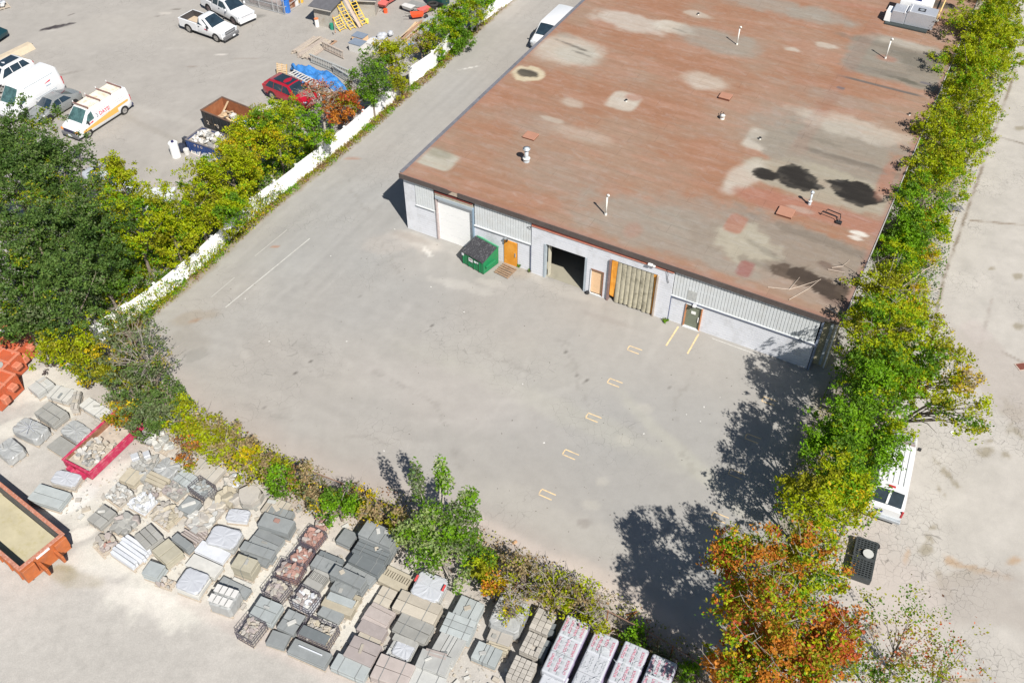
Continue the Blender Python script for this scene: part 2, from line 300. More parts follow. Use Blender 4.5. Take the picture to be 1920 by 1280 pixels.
def ground_col(x, y):
    n = fbm(x, y, .12, 5); n2 = fbm(x + 50, y, .5, 4); n3 = fbm(x, y + 99, 2.0, 3)
    col = np.ones((len(x), 3)) * np.array((.318, .303, .280)) * (0.97 + .10 * (n - .5) + .05 * (n2 - .5))[:, None]
    wet = np.zeros(len(x))
    # worn tyre sweeps: noise stretched along circles about a few turning centres, and along the driveway
    for (px, py, s0, amt, r0, r1) in [(780, 520, 1.7, .12, 5, 18), (1080, 760, 1.5, .10, 6, 22), (250, 60, 2.2, .13, 3, 22), (-100, 1500, 2.2, .12, 10, 40)]:
        c = G(px, py); dx = x - c.x; dy = y - c.y; r = np.hypot(dx, dy); th = np.arctan2(dy, dx)
        f = fbm(r * s0 + n2 * 1.5, th * 2.4 + 7 + n, 1.0, 4) - .5; m = sstep(r0, r0 + 3, r) * (1 - sstep(r1 - 6, r1, r))
        col *= (1 + amt * f * m)[:, None]
    du = (x - B0.x) * U2.x + (y - B0.y) * U2.y; dv = (x - B0.x) * V2.x + (y - B0.y) * V2.y
    f = fbm(du * 2.2, dv * .12, 1.0, 4) - .5; m = sstep(-2, 1, -du) * sstep(-16, -6, dv)
    col *= (1 + .2 * f * m)[:, None]
    # faint cool / warm wash
    wsh = fbm(x + 200, y + 31, .09, 3) - .5
    col *= np.stack([1 + .10 * wsh, 1 + 0 * wsh, 1 - .10 * wsh], -1)
    ms = softpoly(x, y, stone_poly); mr_ = softpoly(x, y, road_poly, .6); mt = softpoly(x, y, store_poly)
    tone = (.96 + .16 * (n2 - .5) + .08 * (n3 - .5))[:, None]
    col = col * (1 - mt[:, None]) + np.array((.335, .315, .288)) * tone * mt[:, None]
    col = col * (1 - ms[:, None]) + np.array((.395, .375, .345)) * tone * ms[:, None]
    col = col * (1 - mr_[:, None]) + np.array((.415, .39, .355)) * (.95 + .22 * (n2 - .5) + .12 * (n3 - .5))[:, None] * mr_[:, None]
    # lighter bare band at the front of the stone yard, pale concrete dust between the pallets
    def P(px, py, rx, ry, a, c, rag=.35, soft=.25, ns=1.0, box=False, k=1.0, wt=0):
        nonlocal col, wet
        g = G(px, py); m = (rbox if box else blob)(x, y, g.x, g.y, rx, ry, rad(a), rag, soft, ns) * k
        col = mixc(col, c, m)
        if wt: wet = np.maximum(wet, m * wt)
    for q in [(200, 920, 3.0, 1.3, 45), (250, 1000, 2.4, 1.3, 40), (420, 1000, 3.5, 1.6, 20), (110, 770, 1.6, .8, 40), (390, 1085, 4.2, 2.2, 10), (560, 1010, 2.2, 1.5, 45), (475, 1110, 2.4, 1.0, 35), (640, 1000, 1.8, 1.0, 30), (185, 1050, 1.8, .8, 0), (20, 805, 1.0, .6, 30), (330, 900, 3.8, 2.4, 10), (620, 1140, 3.2, 2.0, 0), (700, 1120, 3, 2.2, 0), (230, 1050, 2.2, 1.1, -20), (95, 720, 2.5, 1.6, 0)]:
        P(*q, (.51, .49, .44), .6, .22, 1.1, k=.9)
    P(130, 940, 1.5, .8, 40, (.56, .55, .52), .45, .2, .9); P(155, 1000, .8, .45, 20, (.55, .52, .47), .4)
    P(250, 1125, 3.0, .35, -25, (.55, .52, .47), .5, .4, k=.6); P(290, 1120, 1.6, .35, -15, (.56, .53, .48), .5); P(620, 1250, 9, .8, -25, (.42, .37, .34), .4, k=.6)
    P(120, 1075, .9, .5, -20, (.27, .24, .16), .5); P(140, 1085, 1.4, .5, -10, (.33, .30, .24), .5, k=.7)
    m = sstep(.45, .75, fbm(x, y, .35, 5)) * ms; col = mixc(col, (.47, .435, .40), m * .35)
    # brown dirt and leaf litter along fence and hedge
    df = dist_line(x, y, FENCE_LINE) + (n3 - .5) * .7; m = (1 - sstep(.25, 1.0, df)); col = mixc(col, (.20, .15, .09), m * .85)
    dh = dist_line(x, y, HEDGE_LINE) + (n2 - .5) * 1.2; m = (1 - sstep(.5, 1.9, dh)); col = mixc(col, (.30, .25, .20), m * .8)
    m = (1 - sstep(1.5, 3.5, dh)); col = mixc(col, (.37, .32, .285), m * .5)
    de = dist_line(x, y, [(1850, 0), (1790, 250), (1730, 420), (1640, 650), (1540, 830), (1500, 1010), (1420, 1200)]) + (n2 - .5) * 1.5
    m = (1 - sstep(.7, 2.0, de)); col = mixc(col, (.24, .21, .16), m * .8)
    # yard: patches, scuffs, litter
    P(108, 50, 1.5, .32, 28, (.055, .045, .045), .45, .12, 1.6, wt=.6); P(95, 58, .35, .2, 0, (.42, .40, .36), .3); P(133, 28, .35, .06, 55, (.16, .14, .13), .3)
    P(470, 33, 1.3, .4, 20, (.17, .165, .15), .6, .3, 1.5, k=.7); P(310, 25, .6, .2, 0, (.43, .40, .36), .3); P(300, 30, .5, .08, 20, (.15, .13, .12), .5); P(330, 18, .4, .1, 0, (.17, .15, .13), .5)
    P(215, 55, 6, 3, 20, (.37, .345, .31), .4, k=.4); P(60, 150, 3.5, .12, 25, (.20, .18, .16), .5, .5, k=.6); P(110, 142, 2.0, .12, 25, (.20, .18, .16), .5, .5, k=.6)
    P(790, 455, 2.2, .8, -28, (.42, .385, .345), .5, k=.6); P(735, 455, 1.8, 1.2, 0, (.36, .33, .30), .4, k=.5); P(800, 470, .7, .15, -60, (.55, .53, .49), .8, k=.7); P(770, 445, 1.5, .35, -28, (.27, .24, .21), .6, .5, k=.5)
    P(880, 540, 2.2, .5, -20, (.42, .40, .365), .7, k=.45); P(920, 530, 1.2, .4, -20, (.41, .385, .35), .7, k=.5); P(985, 510, 1.4, .5, -28, (.40, .37, .33), .5, k=.5)
    P(1140, 600, 1.5, .25, -25, (.25, .22, .20), .6, .5, k=.35); P(1060, 545, 2.5, .5, -28, (.375, .35, .315), .5, k=.6); P(960, 505, 1.2, .6, -28, (.27, .23, .18), .5, .5, k=.5)
    for q in [(1170, 825, .45, .3), (1130, 903, .35, .3), (1108, 947, .55, .4), (1210, 765, .5, .4), (1330, 1010, .6, .5), (1372, 822, .5, .15), (1085, 1120, .6, .3)]: P(*q, -20, (.385, .365, .325), .3, k=.55)
    P(1290, 860, 6, .5, -55, (.365, .355, .305), .5, .4, k=.5); P(1050, 770, 9, .8, -30, (.36, .35, .30), .5, .5, k=.4); P(900, 700, 8, 3, 0, (.345, .33, .295), .4, .5, k=.35); P(840, 740, 6, 2, -20, (.37, .34, .32), .4, .5, k=.35)
    P(1070, 990, 7, 1.0, -30, (.365, .345, .31), .5, .5, k=.5); P(1095, 980, .35, .25, 0, (.22, .20, .18), .6, k=.6); P(1000, 1030, 6, .35, -32, (.45, .39, .35), .4, .5, k=.6); P(1160, 1110, 3.5, .7, -35, (.46, .40, .35), .5, .5, k=.6)
    P(368, 600, .5, .2, 30, (.30, .17, .10), .8, k=.7); P(365, 595, 1.6, .6, 20, (.27, .23, .18), .6, k=.5); P(660, 297, .7, .12, 0, (.30, .18, .13), .6, k=.7); P(515, 462, .25, .15, 0, (.32, .19, .13), .6)
    P(368, 665, .7, .5, 30, (.22, .21, .19), .15, .1, box=True, k=.5); P(345, 640, 1.5, 1.2, 0, (.26, .24, .21), .6, .4, k=.5)
    P(878, 128, .8, .08, 20, (.55, .53, .50), .5); P(655, 255, .5, .06, 0, (.22, .17, .14), .6)
    for (px, py) in [(1063, 660), (1083, 705), (1100, 712), (1075, 710), (898, 662), (1173, 671), (640, 1020), (1253, 727), (1085, 687), (1094, 716), (555, 700), (495, 765), (583, 678), (665, 475), (675, 557), (810, 610), (530, 585), (1420, 690)]: P(px, py, .09, .06, 0, (.11, .10, .09), .6, .3, 3, k=.9)
    pass
    P(415, 103, .5, .14, 0, (.50, .47, .43), .5); P(360, 125, .4, .1, 0, (.22, .18, .15), .5, k=.6); P(500, 205, 1.0, .5, 20, (.50, .48, .44), .6, k=.7); P(460, 110, 1.0, .15, 0, (.24, .21, .18), .6, k=.5)
    P(270, 235, 5, .3, -35, (.26, .24, .21), .7, .5, k=.5); P(340, 225, 6, .4, -25, (.37, .35, .32), .6, .5, k=.5); P(380, 360, 4, 2, 0, (.40, .36, .33), .5, .5, k=.5)
    # pale arcs left by turning lorries, hairline cracks
    for (px, py, r, wd, k) in [(930, 560, 9.2, .16, 1), (930, 560, 11.0, .16, 1), (850, 520, 12.8, .2, 1), (850, 520, 14.7, .2, 1), (700, 640, 8.0, .14, 1), (700, 640, 9.9, .14, 1), (1250, 520, 13, .2, -1), (1250, 520, 14.9, .2, 1), (600, 300, 12, .18, -1), (600, 300, 13.8, .18, -1), (330, -60, 22, .2, 1), (330, -60, 23.9, .2, 1), (150, 420, 26, .2, 1), (-100, 1700, 24, .3, 1), (-100, 1700, 26, .3, -1), (0, 1500, 17, .3, 1), (0, 1500, 19, .25, -1)]:
        c = G(px, py); d = np.abs(np.hypot(x - c.x, y - c.y) + (n2 - .5) * .5 - r); mm_ = (1 - sstep(wd * .5, wd * 2, d)) * sstep(.4, .62, fbm(x + r, y, .25, 3)); col *= (1 + .05 * k * mm_)[:, None]
    for pts_ in [[(560, 470), (590, 560), (570, 640), (640, 760)], [(980, 590), (1060, 640), (1100, 760), (1240, 830)], [(1300, 690), (1260, 780), (1300, 900), (1240, 1000)], [(700, 700), (820, 760), (860, 880)], [(640, 330), (700, 420), (820, 640), (1000, 700)], [(440, 760), (600, 800), (760, 840)]]:
        d = dist_line(x + (n3 - .5) * 1.0, y + (n2 - .5) * 1.2, pts_); col = mixc(col, (.20, .185, .165), (1 - sstep(.02, .2, d)) * sstep(.45, .6, fbm(x, y + 7, .6, 3)) * .3)
    # concrete road: joints, patches, oil and weed spots
    for (a, b, wd, c) in [((1905, 130), (1770, 520), .035, (.20, .165, .13)), ((1872, 256), (2000, 292), .035, (.19, .165, .135)), ((1820, 413), (1960, 425), .03, (.22, .18, .14)), ((1770, 520), (1745, 640), .03, (.24, .20, .16)), ((1860, 560), (1800, 800), .05, (.33, .30, .27)), ((1880, 660), (2000, 720), .03, (.26, .23, .2))]:
        A = G(*a); Bq = G(*b); dd = dist_line(x + (n3 - .5) * .15, y, [a, b]); col = mixc(col, c, (1 - sstep(wd, wd + .14, dd)) * (.35 + .65 * sstep(.4, .6, fbm(x, y, 1.3, 3))))
    for q in [(1860, 503, .25, .15), (1907, 518, .4, .25), (1848, 845, .5, .35), (1885, 852, .35, .3), (1855, 826, .22, .12), (1778, 890, .18, .9), (1765, 920, .1, .5), (1752, 988, .3, .14), (1745, 1010, .2, .3), (1738, 1030, .35, .35), (1900, 770, .6, .9), (1903, 805, .4, .5), (1915, 240, .6, .3), (1910, 610, .4, .25)]:
        P(*q, 20, (.22, .19, .13), .8, .4, 2.4, k=.7)
    for q in [(1835, 1068, 1.4, .16, -18), (1785, 1052, .4, .25, -40), (1903, 1050, .35, .18, 20), (1810, 1275, .7, .12, 0), (1700, 1040, .5, .1, 60)]: P(*q, (.36, .27, .19), .9, .4, 2.5)
    P(1800, 1085, 1.4, .45, 15, (.27, .235, .18), .5, .4, k=.7); P(1770, 1095, .25, .9, 5, (.26, .22, .16), .5, k=.7); P(1840, 1120, 2.2, 1.6, 0, (.33, .30, .27), .4, .3, k=.8, box=True); P(1640, 1180, .5, .35, 30, (.28, .23, .17), .5, .4, k=.8)
    P(1870, 700, 1.8, 4.5, 20, (.35, .315, .285), .3, .2, box=True, k=.7); P(1830, 620, .8, .9, 20, (.40, .36, .335), .2, .1, box=True, k=.6); P(1740, 780, .8, 3, 25, (.42, .40, .37), .4, .4, k=.5); P(1650, 1090, 2.5, 4, 20, (.43, .375, .34), .5, .5, k=.6)
    return col, wet
gm = attr_mat("asphalt_dust", 1.2, .07, .92, .22, 14.0, 22.0, cracks=(1.6, .02, .25))
gs = attr_mat("crushed_stone", 2.0, .12, .95, .5, 9.0, 16.0, cracks=None)
gc = attr_mat("old_concrete", 1.0, .08, .9, .3, 10.0, 20.0, cracks=(2.6, .03, .5))
big = MB(); big.quad((-700, -120, -.05), (700, -120, -.05), (700, 1500, -.05), (-700, 1500, -.05), pm("far_ground", (.33, .31, .28), .1, .05, .95)); structure(big.build("ground"))
def not_in(px): return px
yard_poly = polyg([(1010, -150), (945, 10), (880, 60), (750, 180), (600, 310), (480, 400), (380, 490), (300, 560), (200, 640), (100, 690), (40, 640), (170, 720), (330, 800), (540, 925), (740, 1000), (960, 1110), (1180, 1210), (1330, 1300), (1360, 1500), (1450, 1500), (1480, 1300), (1580, 1000), (1640, 800), (1735, 620), (1775, 420), (1850, 120), (1925, -150)])
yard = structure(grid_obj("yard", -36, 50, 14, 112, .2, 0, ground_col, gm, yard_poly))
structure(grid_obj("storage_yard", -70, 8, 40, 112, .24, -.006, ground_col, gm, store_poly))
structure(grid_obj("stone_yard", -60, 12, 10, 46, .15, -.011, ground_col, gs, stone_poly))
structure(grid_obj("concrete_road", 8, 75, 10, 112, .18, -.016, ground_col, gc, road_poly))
# ---------------------------------------------------------------- painted markings
ypaint = pm("yellow_paint", (.72, .52, .27), .2, 6, .8, stain=(.34, .31, .27), stain_amt=.95, sscale=5); wpaint = pm("worn_white_paint", (.50, .49, .46), .15, 3, .8, stain=(.34, .32, .29), stain_amt=.9, sscale=2.2)
def line_mesh(a, b, wd, mat, z=.004):
    a = Vector((a[0], a[1], 0)); b = Vector((b[0], b[1], 0)); d = (b - a).normalized(); n = Vector((-d.y, d.x, 0)) * wd / 2; m = MB()
    k = max(1, int((b - a).length / .8)); t = Vector((0, 0, z))
    for i in range(k):
        p = a.lerp(b, i / k) + t; q = a.lerp(b, (i + 1) / k) + t; m.quad(tuple(p - n), tuple(q - n), tuple(q + n), tuple(p + n), mat)
    return m
fpaint = pm("faint_white_paint", (.40, .388, .362), .08, 3, .9, stain=(.33, .31, .285), stain_amt=.9, sscale=2)
for a, b, wd, mt in [((423, 576), (581, 447), .07, wpaint), ((396, 557), (440, 520), .06, fpaint), ((478, 480), (538, 431), .06, fpaint), ((1249, 648), (1272, 612), .10, ypaint), ((1289, 663), (1310, 626), .10, ypaint), ((1470, 683), (1335, 634), .05, wpaint)]:
    line_mesh(G(*a), G(*b), wd, mt).build("painted_line", yard)
for px, py in [(1190, 656), (1153, 717.5), (1113, 783), (1070, 852), (1026, 927), (1443, 752), (1412, 822), (1381, 889), (1350, 970)]:
    g = G(px, py); m = MB(); l = .43; h = .2
    for (x0, y0, x1, y1) in [(-l, h, l, h), (-l, -h, l * .85, -h), (-l, -h + .045, -l, h - .045)]:
        q = line_mesh((x0, y0), (x1, y1), .065, ypaint); m.v, base = m.v + q.v, len(m.v); m.f += [tuple(i + base for i in f) for f in q.f]; m.m += q.m; m.mats = q.mats
    m.build("parking_mark", yard, loc=(g.x, g.y, 0), rz=UA)
lm_ = MB(); r_ = random.Random(12)
for (px, py) in [(808, 538), (1287, 777), (1320, 763), (1207, 813), (1313, 790), (720, 845), (650, 640), (740, 430), (505, 640), (1180, 1070), (620, 480), (980, 720), (1350, 745), (460, 560), (870, 585), (1020, 830)]: g = G(px, py); a = r_.uniform(0, 6); lm_.box((g.x, g.y, .015), (r_.uniform(.06, .12), r_.uniform(.04, .08), .015), pm("paper_scrap", (.6, .59, .56), .1), a)
for i in range(260):
    px, py = r_.uniform(330, 1500), r_.uniform(380, 1150); g = G(px, py)
    if inpoly(np.array([g.x]), np.array([g.y]), yard_poly)[0] and not (RL(px, py, 0)[1] > -.5 and RL(px, py, 0)[0] > 0): lm_.box((g.x, g.y, .01), (r_.uniform(.02, .09), r_.uniform(.015, .04), .012), pm("dark_grit", (.12, .105, .09), .3), r_.uniform(0, 3))
stuff(tag(lm_.build("litter"), "tiny scraps and dark grit scattered over the yard asphalt", "litter"))
# ---------------------------------------------------------------- warehouse
wh = thing("warehouse", "long low white painted block warehouse with patched rusty red flat roof", "building", B0, UA)
blockm = pm("white_block_paint", (.635, .65, .69), .05, 1.2, .85, bump=.25, bscale=9, stain=(.40, .40, .40), stain_amt=.5, sscale=.9)
whitepanel = pm("white_siding", (.60, .625, .635), .05, 2, .6, stain=(.45, .42, .36), stain_amt=.3, sscale=1.2)
fascm = pm("brown_flashing", (.085, .068, .063), .12, 2, .6, stain=(.14, .12, .11), stain_amt=.5)
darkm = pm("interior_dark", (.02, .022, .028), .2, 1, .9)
redtrim = pm("red_trim", (.30, .075, .05), .2, 3, .7, stain=(.09, .03, .03), stain_amt=.8)
steelm = pm("galvanised", (.42, .45, .48), .1, 4, .45, .5); greytrim = pm("grey_trim", (.36, .41, .45), .1, 3, .7)
rust = pm("rust", (.20, .085, .05), .3, 5, .9, stain=(.30, .14, .08), bump=.2)
wood = pm("weathered_wood", (.36, .29, .22), .2, 6, .85, bump=.2)
D = 62.0; W_ = 29.35; RW = 30.45
def rz_(u): return 4.80 - .0085 * u
def H_(u): return rz_(u) - .06
# walls in pieces round the openings:  (u0,u1,z0,z1,v_front)
def wallpiece(name, u0, u1, z0, z1=None, v0=0.0, th=.25, mat=blockm, zt=None):
    m = MB(); a = H_(u0) if z1 is None else z1; b = H_(u1) if z1 is None else z1
    P = [(u0, v0, z0), (u1, v0, z0), (u1, v0 + th, z0), (u0, v0 + th, z0), (u0, v0, a), (u1, v0, b), (u1, v0 + th, b), (u0, v0 + th, a)]
    m.add(P, [(3, 2, 1, 0), (4, 5, 6, 7), (0, 1, 5, 4), (1, 2, 6, 5), (2, 3, 7, 6), (3, 0, 4, 7)], mat); return m.build(name, wh)
wallpiece("pilaster", 0, .92, 0); wallpiece("wall", .922, 2.55, 0, 2.45); wallpiece("wall", 5.62, 7.94, 0, 2.42); wallpiece("wall", 7.942, 9.0, 2.06, 2.42); wallpiece("wall", 9.002, 10.08, 0, 2.42)
# block bay, a little proud of the rest
wallpiece("wall", 10.1, 11.06, 0, 4.12, -.1, .35); wallpiece("wall", 11.062, 14.2, 2.93, 4.12, -.1, .35); wallpiece("wall", 14.202, 14.55, 0, 4.12, -.1, .35); wallpiece("wall", 14.552, 15.42, 2.15, 4.12, -.1, .35)
wallpiece("wall", 15.422, 15.78, 0, 4.12, -.1, .35); wallpiece("wall", 15.782, 19.08, 3.5, 4.12, -.1, .35); wallpiece("wall", 19.082, 20.12, 0, 4.12, -.1, .35)
wallpiece("wall", 20.122, 21.18, 0, 2.2); wallpiece("wall", 21.182, 22.26, 1.92, 2.2); wallpiece("wall", 22.262, 29.35, 0, 2.2)
m = MB(); m.box((15.11, .02, 4.2), (10.0, .3, .14), redtrim); m.box((15.11, .16, 4.43), (10.0, .1, .34), pm("dark_red_board", (.07, .012, .014), .3, 3, .8)); m.build("lintel_trim", wh)
m = MB(); m.box((15.11, -.13, 4.10), (10.0, .08, .035), pm("salmon_edge", (.46, .20, .14), .2, 5, .8)); m.build("lintel_edge", wh)
# fine block joints: thin strips of darker grey laid on the wall faces
jm = MB()
for i in range(19):
    z = .2 * (i + 1) + .01
    for (a, b, v) in [(10.1, 11.05, -.101), (14.22, 14.54, -.101), (15.43, 15.77, -.101), (19.1, 20.1, -.101)] + ([(11.06, 19.09, -.101)] if z > 3.55 else []) + ([(.93, 2.54, -.001), (5.64, 7.93, -.001), (9.01, 10.05, -.001), (20.14, 21.15, -.001), (22.3, 29.3, -.001)] if z < 2.3 else []): jm.box(((a + b) / 2, v, z), (b - a, .004, .012), pm("joint_grey", (.43, .45, .50), .1, 4, .9))
stuff(jm.build("mortar_joints", wh))
# side and back walls
m = MB()
P = [(0, .26, 0), (.25, .26, 0), (.25, D, 0), (0, D, 0), (0, .26, H_(0)), (.25, .26, H_(0)), (.25, D, H_(0)), (0, D, H_(0))]
BF = [(3, 2, 1, 0), (4, 5, 6, 7), (0, 1, 5, 4), (1, 2, 6, 5), (2, 3, 7, 6), (3, 0, 4, 7)]
m.add(P, BF, blockm); m.build("side_wall", wh)
m = MB(); m.add([(p[0] + 30.0, p[1] + .3, p[2] if p[2] == 0 else H_(30.2)) for p in P], BF, pm("beige_block", (.47, .43, .30), .12, 2, .9, bump=.3, bscale=9)); m.build("side_wall", wh)
m = MB(); m.box((15, D, 2.2), (30, .25, 4.4), blockm); m.build("back_wall", wh)
bl = MB(); bl.box((29.95, .75, 2.2), (.9, .25, 4.4), MATS["beige_block"]); bl.build("wall", wh)
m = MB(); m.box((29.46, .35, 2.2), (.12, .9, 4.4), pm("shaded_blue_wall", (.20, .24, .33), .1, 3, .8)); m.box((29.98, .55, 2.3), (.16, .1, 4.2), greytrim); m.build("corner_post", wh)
m = MB(); m.tube([(30.25, .45, .1), (30.25, .45, 4.2)], .05, whitepanel); m.tube([(30.25, .45, 4.2), (30.25, .7, 4.35)], .07, whitepanel); m.build("downspout", wh)
# interior: floor and a dark back wall some metres in
m = MB(); m.box((12.6, 6.0, .01), (8, 11.9, .02), pm("interior_slab", (.30, .28, .22), .15, 1.5, .8, stain=(.2, .18, .14))); m.build("interior_floor", wh)
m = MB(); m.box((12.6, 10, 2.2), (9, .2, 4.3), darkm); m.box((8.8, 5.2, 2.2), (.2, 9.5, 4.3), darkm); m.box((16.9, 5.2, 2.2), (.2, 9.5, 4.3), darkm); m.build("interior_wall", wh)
# siding: narrow vertical sheets, two rows
def siding(u0, u1, z0, v=-.02, name="metal_siding", step=.2):
    m = MB(); n = max(1, round((u1 - u0) / step)); s = (u1 - u0) / n
    for i in range(n):
        a = u0 + i * s; zt = min(H_(a), 4.62); zm = z0 + (zt - z0) * .45
        for (za, zb, dv) in [(z0, zm - .012, 0), (zm, zt, .006)]:
            m.box((a + s / 2, v + dv + random.uniform(-.004, .004), (za + zb) / 2), (s - .022, .05, zb - za), whitepanel)
    m.box(((u0 + u1) / 2, v + .065, (z0 + 4.5) / 2), (u1 - u0, .04, 4.5 - z0), greytrim)
    return stuff(m.build(name, wh))
siding(.95, 2.46, 2.5); siding(5.7, 10.05, 2.48); siding(20.16, 29.32, 2.25)
def rail(u0, u1, z, mat, v=-.06, th=.05, h=.06): m = MB(); m.box(((u0 + u1) / 2, v, z), (u1 - u0, th, h), mat); m.build("drip_rail", wh)
rail(.95, 2.5, 2.46, whitepanel, -.07, .08); rail(5.66, 10.05, 2.44, whitepanel, -.08, .1); rail(5.66, 10.05, 2.38, pm("purple_grey_rail", (.20, .16, .20), .2), -.05, .04, .04); rail(20.13, 29.4, 2.22, whitepanel, -.06, .07); rail(20.13, 29.4, 2.15, pm("blue_grey_pipe", (.12, .14, .22), .2), -.06, .07, .07)
m = MB(); m.tube([(20.14, -.08, .1), (20.14, -.08, 2.2)], .035, MATS["blue_grey_pipe"]); m.build("drain_pipe", wh); m = MB(); m.tube([(10.06, -.07, .05), (10.06, -.07, 2.4)], .035, MATS["blue_grey_pipe"]); m.build("drain_pipe", wh)
# roof
def roof_col(x, y):
    n = fbm(x, y, .25, 5); st = fbm(x * .22, y * 3.0, 1.0, 4); n3 = fbm(x, y + 40, 1.1, 4); pat = fbm(x + 70, y, .11, 4)
    col = np.ones((len(x), 3)) * np.array((.272, .140, .084)); wet = np.zeros(len(x))
    g = sstep(.36, .66, n * .5 + st * .2 + pat * .35); col = mixc(col, (.27, .19, .137), g * .8)
    m = sstep(.53, .66, fbm(x * .35, y * 1.8, .8, 5)); col = mixc(col, (.325, .19, .135), m * .45)
    def P(px, py, rx, ry, c, k=1.0, rag=.35, soft=.25, ns=.9, a=0, box=False, wt=0):
        nonlocal col, wet
        u, v = RL(px, py); q = (rbox if box else blob)(x, y, u, v, rx, ry, rad(a), rag, soft, ns) * k
        q = q * (.82 + .36 * (st - .5) * 2 * .5 + .1); q = np.clip(q, 0, 1)
        col = mixc(col, c, q)
        if wt: wet = np.maximum(wet, q * wt)
    GR = (.25, .225, .187); PL = (.42, .385, .325); DK = (.075, .066, .055); BR = (.30, .14, .095)
    P(1240, 430, 6.0, 2.6, GR, .8, .6, .4); P(1060, 330, 4, 2, GR, .35, .6, .5); P(1330, 420, 5, 2.6, GR, .65, .5, .4); P(1000, 230, 3, 1.5, GR, .4, .5, .5); P(1080, 250, 2.5, .8, PL, .35, .5, .5)
    P(820, 300, 1.45, 1.0, (.36, .34, .28), 1, .15, .12, box=True); P(826, 290, .9, .5, (.20, .19, .14), .7, .5, .5)
    P(1060, 95, 2.9, 2.3, PL, .75, .3, .3); P(1085, 105, 1.9, 1.4, (.36, .34, .29), .8, .3, .3); P(1075, 88, 1.5, .16, DK, .75, .5, .4, 2, -10); P(1090, 102, .9, .14, DK, .6, .5, .4, 2, -8); P(1065, 70, .9, .5, GR, .5)
    P(990, 141, 1.25, 1.15, (.46, .40, .28), 1, .35, .12, 1.3); P(988, 140, .85, .55, (.06, .052, .04), 1, .55, .15, 1.6, wt=.4)
    P(1180, 42, 3.2, 1.4, (.40, .36, .31), .9, .4, .3); P(1265, 52, 1.8, 1.0, PL, .9, .4, .25); P(1275, 58, .7, .12, DK, .6, .6, .4, 2, -10); P(1350, 78, 3.8, 1.9, GR, .85, .35, .3); P(1310, 28, 1.1, .5, PL, .6, .6)
    P(1430, 5, 8, 1.4, GR, .8, .5, .4); P(1530, 30, 3, 1.4, GR, .7, .5, .4); P(1170, 190, 1.15, 1.25, PL, .95, .15, .15, box=True); P(1188, 183, .65, .55, BR, .7, .2, .3)
    P(1320, 152, 1.9, 1.2, PL, .7, .4, .4); P(1070, 193, .9, .6, PL, .6, .4, .4); P(1035, 225, .9, .3, PL, .5); P(1430, 262, 1.25, 1.35, PL, .95, .15, .15, box=True); P(1430, 262, .6, .5, GR, .6)
    P(1480, 240, 3.0, 3.4, GR, .6, .5, .4); P(1560, 180, 4, .9, GR, .5, .6, .5); P(1590, 260, 4.6, 1.8, (.235, .21, .175), .8, .7, .3, 1.6); P(1500, 440, 5.5, 1.0, (.22, .185, .15), .7, .8, .3, 1.8, -6); P(1520, 500, 5.5, 1.2, (.225, .185, .145), .7, .8, .3, 1.8)
    # ponding area by the right edge
    P(1560, 285, 5.3, 3.5, (.235, .205, .165), 1, .3, .12); P(1600, 235, 4.2, 1.4, PL, .6, .5, .3); P(1545, 345, 5.4, 2.2, (.29, .26, .20), .95, .3, .12); P(1395, 330, 1.0, 2.4, PL, .8, .3, .3, a=-10); P(1600, 300, 4, .25, DK, .5, .7, .4, 1.6)
    P(1437, 325, .9, .65, (.04, .034, .028), 1, .3, .06, 1.4, wt=.85); P(1497, 328, 1.25, 1.35, (.028, .025, .021), 1, .6, .05, .9, wt=.85); P(1520, 345, .9, .35, (.05, .045, .038), 1, .7, .08, 1.4, wt=.8); P(1605, 357, 1.75, 1.25, (.028, .025, .021), 1, .5, .05, .9, wt=.85); P(1575, 342, .9, .3, (.05, .045, .04), .9, .7, .1, 1.5, wt=.7)
    P(1665, 330, .5, 2.6, BR, .7, .2, .3); P(1450, 375, 3.0, 1.0, BR, .9, .25, .25); P(1560, 400, 5.0, .9, BR, .85, .3, .3); P(1612, 435, .55, .25, (.55, .52, .46), 1, .3, .2); P(1606, 443, .5, .2, (.55, .52, .46), .9, .3, .2); P(1500, 390, .9, .3, (.36, .29, .24), .6)
    # lower ponding area
    P(1500, 478, 6.6, 2.9, (.23, .19, .15), 1, .35, .12); P(1400, 455, 1.9, 2.0, (.34, .31, .24), .85, .5, .2); P(1480, 535, 4.5, .9, (.27, .215, .17), .8, .5, .2); P(1440, 470, 2, .25, DK, .35, .8, .5, 1.5, -20); P(1370, 500, 2, .7, GR, .6); P(1560, 455, 4.2, .45, (.15, .125, .10), .55, .9, .3, 2, -4); P(1470, 500, 2.4, .6, (.17, .14, .11), .6, .9, .3, 2, 8); P(1590, 300, 3.6, .35, (.15, .13, .105), .55, .9, .3, 2.2, -3); P(1540, 262, 2.2, .3, (.16, .14, .11), .55, .9, .3, 2.2)
    P(1505, 515, 1.7, .8, (.085, .062, .045), 1, .9, .07, 1.3, wt=.6); P(1545, 532, 1.7, .8, (.07, .052, .04), 1, .9, .07, 1.3, wt=.6); P(1560, 498, .9, .35, (.13, .09, .07), .8, .6, .2, 1.2); P(1575, 560, 1.2, .7, (.12, .08, .065), .7, .5, .3)
    for q in [(1437, 325, .9, .62, .4), (1492, 322, .95, .95, .7), (1502, 340, 1.15, .5, .8), (1518, 348, .8, .25, .9), (1605, 350, 1.2, .75, .6), (1612, 366, 1.45, .55, .6), (1572, 342, .8, .2, .9), (1505, 515, 1.0, .5, .8), (1540, 530, 1.2, .6, .8), (1560, 548, .9, .4, .8)]: P(q[0], q[1], q[2], q[3], (.028, .024, .019) if q[1] < 400 else (.06, .045, .034), 1, q[4], .05, 1.0, wt=.8)
